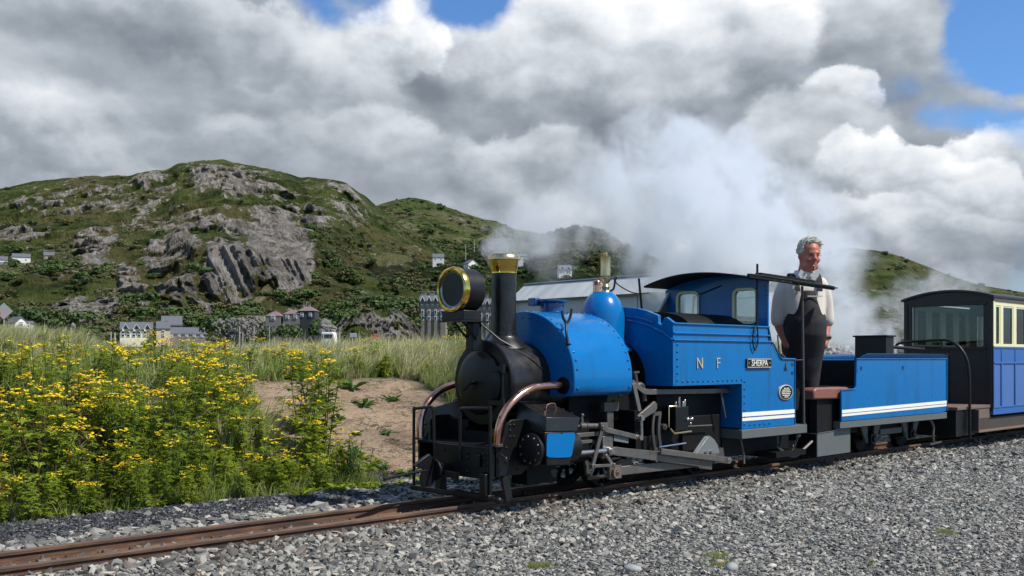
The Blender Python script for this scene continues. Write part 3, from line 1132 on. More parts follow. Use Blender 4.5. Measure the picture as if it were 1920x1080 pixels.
def bushfield(name, hillname, count, smin, smax, dens, brown=.15):
    xs, ts, WX, WY, Z, rock, ypx = HILLS[hillname]
    X = np.repeat(xs[:, None], len(ts), 1)
    pr = dens(X, ypx) * (1 - sm(.3, .55, rock)) * (np.repeat(ts[None, :], len(xs), 0) <= 1.0)
    D = WX * CT + (WY - CAM.y) * ST
    clump = sm(-.05, .22, fbm(WX * .03, WY * .03, Z * .05, 4))
    pr = (pr * (clump + .08)).ravel()
    pr = pr / pr.sum()
    ii = rs.choice(len(pr), count, p=pr)
    P = np.stack([WX.ravel()[ii], WY.ravel()[ii], Z.ravel()[ii]], 1) + rs.normal(size=(count, 3)) * [1.0, 1.0, .1]
    s_ = rs.uniform(smin, smax, count) * (0.45 + 1.1 * rs.rand(count) ** 3)
    scl = np.stack([s_ * rs.uniform(.9, 1.6, count), s_ * rs.uniform(.9, 1.6, count), s_ * rs.uniform(.6, 1.05, count)], 1)
    rot = np.stack([0 * s_, 0 * s_, rs.uniform(0, 6.28, count)], 1)
    idx = np.where(rs.rand(count) < brown, rs.randint(4, 6, count), rs.randint(0, 4, count))
    scatter(name, P, rot, scl, idx, bushes)


bushfield('scrub', 'mountain', 8000, .7, 2.0, lambda X, Y: sm(400, 470, Y) * (1 - cliffmask(X, Y)) + .10 + .6 * ell(X, Y, 640, 470, 90, 60), .42)
bushfield('scrub.001', 'wooded_hill', 8000, .6, 1.9, lambda X, Y: 1.0 - .93 * ell(X, Y, 735, 490, 60, 26) + .6 * sm(980, 1010, X), .38)
bushfield('scrub.002', 'hill', 2600, 1.8, 4.2, lambda X, Y: .5 + sm(420, 470, Y), .15)
bushfield('scrub.003', 'far_hill', 2400, 1.0, 2.6, lambda X, Y: .5 + sm(500, 600, Y), .25)
# ------------------------------------------------------------------ measuring helpers (bearing read from the photograph, real plane)
def onY(x, y, Y):
    d_ = ray(x, y)
    return CAM + d_ * ((Y - CAM.y) / d_.y)


def onX(x, y, X):
    d_ = ray(x, y)
    return CAM + d_ * (X / d_.x)


def pathY(pts, Y):
    return [onY(x, y, Y) for x, y in pts]


def bez(pts, nsub=6):
    """Catmull-Rom smoothing"""
    P = [Vector(p) for p in pts]
    out = []
    for i in range(len(P) - 1):
        p0, p1, p2, p3 = P[max(i - 1, 0)], P[i], P[i + 1], P[min(i + 2, len(P) - 1)]
        for k_ in range(nsub):
            s_ = k_ / nsub
            out.append(0.5 * ((2 * p1) + (p2 - p0) * s_ + (2 * p0 - 5 * p1 + 4 * p2 - p3) * s_ ** 2 + (3 * p1 - p0 - 3 * p2 + p3) * s_ ** 3))
    out.append(P[-1])
    return out


def arc(cx, cy, rx, ry, a0, a1, nn):
    return [(cx + rx * math.cos(R(a0 + (a1 - a0) * i / nn)), cy + ry * math.sin(R(a0 + (a1 - a0) * i / nn))) for i in range(nn + 1)]


# ================================================================== the locomotive
loco = thing('steam_locomotive', 'bright blue and black narrow gauge saddle tank steam engine with brass chimney cap', 'steam engine', (3.75, 0, 0))
L = loco
NS, FSIDE = -0.5, 0.43        # near and far body sides

# frames
g = G()
for y in (-.13, .10):
    g.box(3.95, 6.95, y, y + .02, .16, .42)
g.box(3.95, 4.0, -.11, .10, .2, .4).box(5.3, 5.34, -.11, .10, .2, .4).box(6.3, 6.34, -.11, .10, .2, .4)
g.box(4.25, 5.0, -.22, .22, .41, .47)
g.obj('frame', 'frame_black', L)
for s_, y in ((-1, -.355), (1, .335)):
    G().prism([(3.785, .17), (3.785, .345), (3.83, .355), (3.855, .40), (3.87, .46), (3.90, .485), (4.06, .485), (4.06, .22), (3.98, .17)], 'y', y, y + .018).obj('front_frame_plate', 'black_paint', L, bevel=.002)
g = G()
for x, z in ((3.89, .455), (3.89, .425), (3.92, .455), (3.92, .39), (3.89, .39), (3.86, .33), (3.86, .25), (3.95, .2)):
    g.dome((x, -.356, z), (0, -1, 0), .008, .006)
g.obj('bolts', 'black_paint', L)
# buffer beam
bb = G().box(3.745, 3.785, -.345, .16, .155, .335).obj('buffer_beam', 'black_paint', L, bevel=.004)
g = G()
for y, z in ((-.30, .30), (-.30, .27), (-.30, .235), (-.30, .20), (-.33, .30), (-.33, .25), (-.33, .2), (-.16, .30), (-.16, .27), (-.16, .19), (.06, .3), (.06, .19)):
    g.dome((3.744, y, z), (-1, 0, 0), .011, .008)
g.obj('rivets', 'black_paint', bb)
G().prism([(-.185, .262), (-.24, .29), (-.275, .29), (-.275, .225), (-.235, .225)], 'x', 3.728, 3.744).obj('bracket', 'black_paint', bb, bevel=.002)
G().box(3.785, 4.0, -.345, .34, .325, .34).obj('front_deck', 'black_paint', L, bevel=.003)
# cowcatcher frame: low bar with two hoops
g = G().bar((3.745, .345, .052), (3.745, -.36, .058), .05, .03)
g.bar((3.735, -.318, .058), (3.735, -.318, .19), .05, .05, (1, 0, 0))
g.bar((3.75, .09, .05), (3.75, .09, .16), .05, .05, (1, 0, 0))
g.obj('guard_bar', 'black_paint', L, bevel=.004)
G().sphere((3.76, -.40, .045), .022, 12, 8).cyl((3.75, -.36, .05), (3.76, -.40, .045), .014).obj('guard_bar_end', 'black_paint', L)
for nm, pts in (('hoop', [(.337, .05), (.337, .50), (.33, .524), (.31, .532), (.18, .545), (.155, .54), (.148, .52), (.142, .33)]),
                ('hoop', [(-.35, .06), (-.352, .53), (-.345, .55), (-.32, .556), (-.13, .548), (-.10, .54), (-.095, .52), (-.095, .25)])):
    G().tube(bez([(3.742, y, z) for y, z in pts], 4), .0095, 8).obj(nm, 'black_paint', L)
# chopper coupling with its bar
cp = G().prism([(3.50, .225), (3.56, .262), (3.61, .285), (3.655, .245), (3.66, .16), (3.62, .095), (3.56, .10), (3.55, .15), (3.57, .20)], 'y', .02, .045)
cp.cyl((3.745, .03, .19), (3.665, .03, .19), .035, nseg=16).cyl((3.66, .03, .19), (3.645, .03, .19), .062, nseg=24)
cpo = cp.obj('coupler', 'black_paint', L, bevel=.003)
G().tube([(3.27, .0, .171), (3.45, .02, .184), (3.64, .03, .197)], .0085, 8).obj('coupling_bar', 'black_paint', cpo)
G().bar((3.66, -.06, .175), (3.66, -.17, .17), .02, .035).obj('coupling_pin', 'black_paint', cpo)
G().cyl((3.75, .20, .335), (3.75, .20, .43), .008, nseg=8).obj('lamp_iron', 'black_paint', L)
kn = G().cyl((3.80, -.37, .30), (3.82, -.40, .27), .006, nseg=8).sphere((3.82, -.40, .262), .018, 10, 8, (1, .5, 1.3)).obj('cock_handle', 'black_paint', L)
# guard iron behind the beam
G().bar((3.87, -.33, .17), (3.93, -.30, .02), .05, .02, (0, 1, 0)).obj('rail_guard', 'dull_steel', L)

# smokebox
ZC = .69
g = G().lathe([(.246, 0), (.246, .5)], (4.0, 0, ZC), (1, 0, 0), 64)
sb = g.obj('smokebox', 'smokebox_black', L)
g = G().lathe([(.225, -.006), (.252, -.004), (.258, .004), (.258, .02), (.25, .026)], (4.0, 0, ZC), (1, 0, 0), 64, (True, False))
g.obj('front_ring', 'black_paint', sb)
g = G().lathe([(.192, -.006), (.192, -.02), (.18, -.032), (.15, -.043), (.10, -.052), (.05, -.057), (.001, -.058)], (4.0, .012, ZC), (1, 0, 0), 56, (False, False))
dr = g.obj('smokebox_door', 'black_paint', sb)
g = G().cyl((3.944, .012, ZC), (3.90, .012, ZC), .012, nseg=12).bar((3.91, .012, ZC), (3.905, .07, ZC - .05), .012, .012).bar((3.90, .012, ZC + .002), (3.90, -.03, ZC + .01), .014, .012)
g.obj('handle', 'black_paint', dr)
g = G().cyl((3.965, -.215, .55), (3.965, -.215, .80), .008, nseg=10)
for z in (.775, .575):
    g.cyl((3.965, -.215, z - .025), (3.965, -.215, z + .025), .016, nseg=12).box(3.955, 3.966, -.21, -.10, z - .014, z + .014)
g.obj('hinge', 'black_paint', dr)
g = G()
for i in range(36):
    a_ = 2 * math.pi * i / 36
    g.dome((4.03, .2465 * math.cos(a_), ZC + .2465 * math.sin(a_)), (0, math.cos(a_), math.sin(a_)), .006, .004, 6, 2)
g.obj('rivets', 'smokebox_black', sb)
G().tube(bez([(4.12, -.12, .905), (4.2, -.2, .84), (4.27, -.235, .77)], 4), .005, 6).obj('conduit', 'black_paint', sb)

# boiler between the tanks
G().lathe([(.225, 0), (.225, 1.5)], (4.5, 0, ZC), (1, 0, 0), 48).obj('boiler', 'frame_black', L)
G().box(5.24, 6.28, -.27, .25, .33, .66).obj('firebox', 'frame_black', L, bevel=.01)
G().lathe([(.275, 0), (.275, .012), (.24, .02)], (5.195, 0, ZC), (1, 0, 0), 48).obj('boiler_ring', 'frame_black', L)  # black disc painted in for the dark opening round the boiler

# chimney
ch = G().lathe([(.15, .895), (.128, .925), (.10, .95), (.086, .965), (.082, .972), (.082, 1.0), (.0765, 1.001), (.0765, 1.365)], (4.175, 0, 0), (0, 0, 1), 40, (False, True))
cho = ch.obj('chimney', 'smokebox_black', L)
G().lathe([(.079, 1.355), (.079, 1.365), (.083, 1.385), (.088, 1.41), (.091, 1.434)], (4.175, 0, 0), nseg=40).obj('brass_cap', 'brass', cho)
G().lathe([(.088, 1.434), (.100, 1.437), (.1005, 1.445), (.094, 1.462), (.086, 1.470), (.080, 1.470), (.074, 1.458), (.070, 1.38)], (4.175, 0, 0), nseg=40, caps=(False, True)).obj('cap_lip', 'old_brass', cho)
g = G()
for i in range(12):
    a_ = 2 * math.pi * i / 12
    g.dome((4.175 + .083 * math.cos(a_), .083 * math.sin(a_), .988), (math.cos(a_), math.sin(a_), 0), .006, .005, 6, 2)
g.obj('rivets', 'smokebox_black', cho)

# headlamp
hl = G().lathe([(.128, 0), (.128, .145), (.12, .152), (.05, .158)], (3.765, 0, 1.237), (1, 0, 0), 48).obj('headlamp', 'black_paint', L)
G().lathe([(.110, -.004), (.112, -.014), (.120, -.019), (.131, -.012), (.135, .0), (.135, .018), (.129, .022)], (3.765, 0, 1.237), (1, 0, 0), 56, (False, False)).obj('brass_rim', 'brass', hl)
G().lathe([(.113, -.004), (.08, .004), (.04, .009), (.001, .011)], (3.765, 0, 1.237), (1, 0, 0), 48, (False, False)).obj('lens', 'lens', hl)
G().box(3.765, 3.90, -.10, .10, 1.058, 1.115).obj('lamp_base', 'black_paint', hl, bevel=.003)
G().box(3.745, 3.96, -.11, .11, 1.048, 1.058).obj('lamp_shelf', 'black_paint', hl)
lp = G().box(3.895, 3.965, -.030, .034, .88, 1.048).obj('lamp_post', 'black_paint', L, bevel=.003)
g = G().tube([(3.80, .03, 1.05), (3.93, .03, .93)], .007, 6).tube([(3.80, -.05, 1.05), (3.92, -.03, .95)], .007, 6)
g.tube([(3.95, -.03, 1.045), (4.06, -.09, .945), (4.14, -.14, .895)], .0065, 6).tube([(3.95, .05, 1.045), (4.16, .14, .90)], .0065, 6)
g.obj('lamp_stay', 'black_paint', lp)

# copper steam pipes curving down from the tank to the cylinders
pp = [(4.33, .672), (4.24, .675), (4.14, .674), (4.05, .665), (3.96, .635), (3.89, .595), (3.83, .54), (3.795, .48), (3.782, .42), (3.78, .345)]
for yy in (-1, 1):
    G().tube(bez([(x + .02, yy * (.345 + .02 * math.sin(i * .35)), z) for i, (x, z) in enumerate(pp)], 5), .0235, 14).obj('steam_pipe', 'copper', L)
    G().lathe([(.034, 0), (.034, .012)], (3.80, yy * .345, .34), (0, 0, 1), 16).obj('pipe_collar', 'dull_steel', L)

# saddle tank
half = arc(0, .715, .44, .415, 180, 0, 40)
prof = [(-.30, .606), (-.385, .606), (-.415, .613), (-.433, .635), (-.44, .67)] + half + [(.44, .67), (.433, .635), (.415, .613), (.385, .606), (.30, .606)]
X0, X1 = 4.335, 4.875
g = G()
rings = []
for x, s_ in ((X0, .988), (X0 + .006, 1.0), (X1 - .006, 1.0), (X1, .988)):
    rings.append([Vector((x, y * s_, .69 + (z - .69) * s_)) for y, z in prof])
g.loft(rings)
st = g.obj('saddle_tank', 'blue_paint', L, ang=40)
g = G()
for x in (X0 + .03, X1 - .03):
    for i in range(1, 24):
        a_ = R(180 * i / 24)
        nrm = Vector((0, math.cos(a_) / .44, math.sin(a_) / .415)).normalized()
        g.dome((x, .44 * math.cos(a_), .715 + .415 * math.sin(a_)), nrm, .0085, .0065, 8, 3)
    g.dome((x, -.44, .655), (0, -1, 0), .0085, .0065)
for i in range(0, 21):
    a_ = R(180 - 9 * i)
    g.dome((X0, .40 * math.cos(a_), .715 + .375 * math.sin(a_)), (-1, 0, 0), .0075, .005, 6, 2)
g.obj('rivets', 'blue_enamel_dark', st)
G().lathe([(.052, 0), (.052, -.006), (.04, -.008)], (X0, -.35, .672), (1, 0, 0), 24).obj('pipe_hole', 'frame_black', st)
fl = G().lathe([(.105, 1.115), (.105, 1.13), (.082, 1.134), (.078, 1.15), (.078, 1.185), (.088, 1.194), (.104, 1.198), (.104, 1.208), (.06, 1.212)], (4.60, .0, 0), nseg=32).obj('filler_lid', 'blue_enamel_dark', st)
G().box(4.475, 4.53, .03, .10, 1.17, 1.222).obj('lid_hinge', 'blue_enamel_dark', fl, bevel=.008)
a0 = onY(1065, 645, -.38)
g = G().tube(bez([a0, onY(1062, 625, -.365), onY(1061, 606, -.345), onY(1056, 596, -.335), onY(1054, 583, -.325)], 5), .0085, 8)
g.tube(bez([onY(1061, 608, -.345), onY(1067, 600, -.34), onY(1070, 590, -.335), onY(1072, 580, -.33)], 5), .0085, 8).sphere(a0, .014, 10, 8)
g.obj('fork_bracket', 'black_paint', st)
G().box(4.60, 4.70, -.2, .2, .47, .61).obj('tank_support', 'frame_black', st)
# brackets seen below the tank
G().box(4.72, 4.86, -.34, -.30, .50, .56).box(4.76, 4.82, -.33, -.31, .36, .5).obj('motion_bracket', 'dull_steel', L, bevel=.003)

# dome, safety valve, whistle
dm = G().lathe([(.205, .885), (.20, .90), (.178, .915), (.160, .935), (.1515, .965), (.150, 1.0), (.150, 1.105), (.146, 1.145), (.134, 1.19), (.115, 1.23), (.09, 1.262), (.07, 1.276), (.066, 1.284), (.0, 1.284)],
               (5.09, 0, 0), nseg=56, caps=(False, False)).obj('dome', 'blue_paint', L)
wh = G().lathe([(.036, 1.283), (.03, 1.295), (.022, 1.30), (.026, 1.315), (.03, 1.32), (.022, 1.33), (.020, 1.345), (.034, 1.362), (.036, 1.375), (.016, 1.382), (.014, 1.396)], (5.12, 0, 0), nseg=24).obj('whistle_valve', 'old_brass', dm)
G().lathe([(.034, 1.394), (.0345, 1.398), (.0335, 1.402), (.0335, 1.522), (.0345, 1.526), (.02, 1.530), (.011, 1.533), (.016, 1.541), (.015, 1.549), (.004, 1.556)], (5.12, 0, 0), nseg=28).obj('whistle', 'old_brass', wh)
G().lathe([(.026, 1.283), (.026, 1.328), (.030, 1.332), (.022, 1.340), (.028, 1.350), (.020, 1.362), (.006, 1.366)], (5.055, .02, 0), nseg=20).obj('safety_valve', 'copper', dm)
g = G().tube(bez([(5.15, -.01, 1.29), (5.17, -.03, 1.31), (5.18, -.035, 1.375), (5.19, -.03, 1.39), (5.21, -.02, 1.385)], 4), .007, 7)
g.obj('whistle_lever', 'black_paint', dm)
G().tube(bez([(5.21, -.02, 1.385), (5.35, .1, 1.365), (5.6, .22, 1.335), (5.85, .33, 1.325), (6.05, .37, 1.34)], 6), .0045, 6).obj('whistle_cord', 'black_paint', L)

# side tanks joined by an arched front sheet
XA = 5.21
arch = [(NS, .655), (NS, 1.07), (-.445, 1.105), (-.425, 1.098), (-.41, 1.062), (-.395, 1.055), (-.38, 1.07), (-.378, 1.118), (-.34, 1.132), (-.28, 1.153), (-.2, 1.172), (-.1, 1.183), (0, 1.185), (.1, 1.18), (.2, 1.165), (.3, 1.14), (.38, 1.11), (FSIDE, 1.07), (FSIDE, .655)]
ar = G().prism(arch, 'x', XA, XA + .03).obj('arched_front_sheet', 'blue_paint', L, bevel=.003)
g = G().tube([(XA - .004, y, z - .062) for y, z in arch[8:17]], .008, 6).tube([(XA - .004, y * 1.05 - .02, z - .105) for y, z in arch[8:17]] if False else [(XA - .004, -.5, .955), (XA - .004, -.42, 1.005), (XA - .004, -.3, 1.055), (XA - .004, -.15, 1.09), (XA - .004, 0, 1.10)], .008, 6)
g.obj('beading', 'blue_paint', ar)
side = [(XA, .655), (XA, 1.068), (6.337, 1.068), (6.37, .965), (6.47, .85), (6.50, .829), (6.703, .826), (6.703, .336), (6.0, .336), (6.0, .655)]
for y0, y1 in ((NS, NS + .012), (FSIDE - .012, FSIDE)):
    sd = G().prism([(x + (.03 if x == XA else 0), z) for x, z in side], 'y', y0, y1).obj('side_sheet', 'blue_paint', L, bevel=.0015)
    if y0 == NS:
        near_side = sd
G().box(XA + .03, 6.0, NS + .012, NS + .17, .67, 1.04).obj('tank_body', 'blue_enamel_dark', L)
G().box(XA + .03, 6.0, FSIDE - .17, FSIDE - .012, .67, 1.04).obj('tank_body', 'blue_enamel_dark', L)
G().box(6.0, 6.012, NS + .012, -.28, .345, .655).obj('cab_front_lower', 'blue_paint', L)
yn = NS - .004
g = G()
for z in (1.062, 1.0):
    g.tube([(XA, yn, z), (6.345 if z > 1.03 else 6.36, yn, z)], .0075, 6)
g.tube([(XA, yn, .955), (6.375, yn, .955), (6.40, yn, .945), (6.49, yn, .845), (6.52, yn, .832), (6.703, yn, .829)], .0078, 6)
g.tube([(6.703, yn + .002, .83), (6.703, yn + .002, .336)], .006, 6).tube([(6.337, yn, 1.065), (6.372, yn, .965)], .006, 6)
g.obj('beading', 'blue_paint', near_side)
g = G()
for i in range(6):
    g.dome((XA + .045, NS, .69 + i * .047), (0, -1, 0), .0085, .0065)
for i in range(1, 14):
    g.dome((XA + .045 + i * .057, NS, .683), (0, -1, 0), .0085, .0065)
for i in range(7):
    g.dome((6.03, NS, .37 + i * .05), (0, -1, 0), .0085, .0065)
for i in range(1, 6):
    g.dome((6.03 + i * .065, NS, .362), (0, -1, 0), .0085, .0065)
for x, z in ((6.56, .755), (6.585, .755), (6.665, .79), (6.68, .79), (6.66, .725), (6.68, .725)):
    g.box(x - .006, x + .006, NS - .004, NS, z - .01, z + .01)
g.obj('rivets', 'blue_enamel_dark', near_side)
for z0, z1 in ((.424, .453), (.393, .415)):
    G().box(6.002, 6.701, NS - .003, NS, z0, z1).obj('painted_stripe', 'cream_paint', near_side, False)
for ch_, x in (('N', 5.498), ('F', 5.71)):
    text(ch_, .105, 'dark_wood', (x + .004, NS - .0015, .796), (R(90), 0, 0), near_side, 'letter', .001, 0.98)
    text(ch_, .105, 'letter_gold', (x, NS - .004, .799), (R(90), 0, 0), near_side, 'letter', .002, 0.98)
npl = G().box(6.047, 6.358, NS - .014, NS, .768, .832).obj('nameplate', 'black_paint', near_side, bevel=.003)
G().tube([(6.05, NS - .014, .771), (6.355, NS - .014, .771), (6.355, NS - .014, .829), (6.05, NS - .014, .829), (6.05, NS - .014, .771)], .0038, 6).obj('plate_border', 'letter_gold', npl)
text('SHERPA', .062, 'letter_white', (6.202, NS - .016, .800), (R(90), 0, 0), npl, 'lettering', .002, 0.98)
G().dome((6.068, NS - .014, .80), (0, -1, 0), .005).dome((6.337, NS - .014, .80), (0, -1, 0), .005).obj('screws', 'letter_gold', npl)
rp = G().loft([G().ring((6.568, NS, .583), (0, -1, 0), .098, 32, (1, 0, 0), .057), G().ring((6.568, NS - .01, .583), (0, -1, 0), .098, 32, (1, 0, 0), .057)])
# ring() axes: make sure the long axis lies along the side
rp = G()
rings = [[Vector((6.568 + .096 * q * math.cos(2 * math.pi * i / 32), y, .583 + .057 * q * math.sin(2 * math.pi * i / 32))) for i in range(32)] for q, y in ((1, NS), (1, NS - .009), (.9, NS - .012), (.88, NS - .009))]
rp.loft(rings)
rpo = rp.obj('works_plate', 'letter_gold', near_side)
G().loft([[Vector((6.568 + .084 * math.cos(2 * math.pi * i / 32), y, .583 + .049 * math.sin(2 * math.pi * i / 32))) for i in range(32)] for y in (NS - .009, NS - .011)]).obj('plate_field', 'black_paint', rpo)
g = G()
rn = random.Random(5)
for i, (z, hw) in enumerate(((.613, .035), (.600, .056), (.587, .066), (.574, .064), (.561, .05), (.549, .026))):
    x = 6.568 - hw
    while x < 6.568 + hw - .008:
        w_ = rn.uniform(.008, .016)
        g.box(x, min(x + w_, 6.568 + hw), NS - .013, NS - .0105, z - .0035, z + .0035)
        x += w_ + .005
g.obj('small_lettering', 'letter_white', rpo, False)
G().box(5.99, 6.87, NS - .008, FSIDE, .268, .333).obj('running_plate', 'grey_step', L, bevel=.004)
# black arched cover inside the tanks
G().prism([(-.33, 1.0), (-.33, 1.075)] + arc(-.03, 1.05, .30, .115, 172, 8, 16) + [(.27, 1.075), (.27, 1.0)], 'x', 5.62, 6.3).obj('firebox_cover', 'frame_black', L, bevel=.004)

# cab front with two windows
XC = 6.337
roofz = lambda Y: 1.468 - .26 * (Y + .05) ** 2 - .12 * max(0, Y) ** 2 * 1.0
wins = [(.107, .312), (-.410, -.207)]
wz0, wz1 = 1.096, 1.350
g = G()


def topstrip(y0, y1, z0, nn=6):
    ys = [y0 + (y1 - y0) * i / nn for i in range(nn + 1)]
    g.prism([(y0, z0), (y1, z0)] + [(y, roofz(y) - .012) for y in reversed(ys)], 'x', XC, XC + .014)


edges_y = [(NS, -.410), (-.207, .107), (.312, FSIDE)]
for a_, b_ in edges_y:
    topstrip(a_, b_, .95)
for a_, b_ in wins:
    topstrip(a_, b_, wz1)
    g.box(XC, XC + .014, a_, b_, .95, wz0)
cabf = g.obj('cab_front', 'blue_paint', L)
g = G()
for i in range(9):
    g.dome((XC, NS + .02, 1.09 + i * .034), (-1, 0, 0), .006, .005, 6, 2)
g.obj('rivets', 'blue_enamel_dark', cabf)
for a_, b_ in wins:
    cy, cz, hy, hz, rr = (a_ + b_) / 2, (wz0 + wz1) / 2, (b_ - a_) / 2, (wz1 - wz0) / 2, .045
    def rrect(k_, x):
        P = []
        for qx, qz, a1 in ((1, 1, 0), (-1, 1, 90), (-1, -1, 180), (1, -1, 270)):
            for i in range(6):
                t_ = R(a1 + 18 * i)
                P.append(Vector((x, cy + qx * (hy - rr) + (rr + k_) * math.cos(t_), cz + qz * (hz - rr) + (rr + k_) * math.sin(t_))))
        return P
    wf = G().loft([rrect(.002, XC - .002), rrect(.006, XC - .012), rrect(-.012, XC - .012), rrect(-.014, XC - .002), rrect(-.014, XC + .016)], (False, False)).obj('window', 'cream_window', cabf)
    # corner fillets between the square opening and the round frame
    g = G()
    o_ = rrect(.0, XC + .004)
    for q, (sy, sz) in enumerate(((1, 1), (-1, 1), (-1, -1), (1, -1))):
        c_ = Vector((XC + .004, cy + sy * (hy + .001), cz + sz * (hz + .001)))
        for i in range(5):
            g.add([o_[q * 6 + i], o_[q * 6 + i + 1], c_], [(0, 1, 2)])
    g.obj('corner', 'blue_paint', wf)
    G().box(XC + .006, XC + .009, a_ + .01, b_ - .01, wz0 + .01, wz1 - .01).obj('pane', 'pane_glass', wf, False)
# roof
g = G()
ys = [NS - .06 + (FSIDE - .02 + .06 - NS) * i / 18 for i in range(19)]
def roofring(x, up, dz):
    return [Vector((x, y, roofz(y) + dz)) for y in ys]
XR0, XR1 = 6.04, 6.68
vs, fs = [], []
for x in (XR0, XR1):
    for dz in (0, -.012):
        vs += [(x, y, roofz(y) + dz) for y in ys]
nn = len(ys)
for i in range(nn - 1):
    fs += [(i, i + 1, 2 * nn + i + 1, 2 * nn + i), (nn + i, 3 * nn + i, 3 * nn + i + 1, nn + i + 1), (i, nn + i, nn + i + 1, i + 1), (2 * nn + i, 2 * nn + i + 1, 3 * nn + i + 1, 3 * nn + i)]
fs += [(0, 2 * nn, 3 * nn, nn), (nn - 1, 2 * nn - 1, 4 * nn - 1, 3 * nn - 1)]
g.add(vs, fs)
rf = g.obj('cab_roof', 'frame_black', L)
g = G().bar((5.98, NS - .065, 1.412), (7.17, NS - .065, 1.382), .02, .03).bar((6.55, NS - .05, 1.40), (7.2, NS - .05, 1.384), .07, .008)
g.obj('roof_gutter', 'frame_black', rf, bevel=.002)
G().bar((6.0, NS - .078, 1.425), (7.10, NS - .078, 1.398), .004, .004).obj('gutter_edge', 'dull_steel', rf)
G().bar((6.3, NS + .06, 1.448), (7.07, NS + .06, 1.432), .05, .022).obj('roof_rail', 'frame_black', rf, bevel=.002)
g = G()
for i in range(8):
    g.dome((6.3 + i * .11, NS - .076, 1.396 - i * .0028), (0, -1, 0), .006, .005, 6, 2)
g.obj('rivets', 'dull_steel', rf)
G().bar((XC - .01, -.10, 1.385), (XC - .01, .12, 1.32), .006, .006).obj('wiper_rod', 'frame_black', cabf)
# far cab side and its sunlit edge, painted in as a cream bar
G().prism([(6.13, 1.06), (6.13, 1.10), (XC, 1.34), (XC, 1.06)], 'y', FSIDE - .02, FSIDE - .01).obj('far_cab_sheet', 'grey_paint', L)
G().bar((6.12, FSIDE - .03, 1.11), (XC, FSIDE - .03, 1.345), .012, .022).obj('sunlit_sheet_edge', 'cream_paint', L)
# grab rods
g = G().tube([onY(1420, 495, -.515), onY(1419, 610, -.515)], .0085, 8).tube(bez([onY(1419, 610, -.515), onY(1413, 622, -.515), onY(1412, 645, -.515), onY(1416, 657, -.515), onY(1421, 640, -.515), onY(1420, 612, -.515)], 4), .0055, 6)
g.obj('fire_iron', 'black_paint', L)
G().tube([(5.98, FSIDE - .02, 1.45), (6.03, FSIDE - .02, 1.12)], .009, 8).obj('grab_rod', 'black_paint', L)
G().tube([(6.845, NS + .005, .335), (6.82, NS + .005, 1.385)], .0095, 10).lathe([(.016, 0), (.016, .008)], (6.845, NS + .005, .334), nseg=10).obj('roof_pillar', 'dull_steel', L)
G().tube([(6.703, NS + .004, .822), (6.835, NS + .004, .824)], .004, 6).obj('safety_chain', 'dull_steel', L)
g = G().tube([onY(1458, 628, -.46), onY(1461, 664, -.46)], .006, 6).tube([onY(1462, 662, -.48), onY(1472, 672, -.49), onY(1474, 692, -.505)], .011, 8).sphere(onY(1463, 664, -.48), .018, 10, 8)
g.obj('brake_handle', 'dull_steel', L)
# footplate interior
G().box(6.36, 6.46, -.30, .28, .335, .98).obj('backhead', 'frame_black', L, bevel=.01)
G().box(6.48, 6.9, NS + .02, FSIDE - .02, .10, .14).obj('cab_floor', 'frame_black', L)

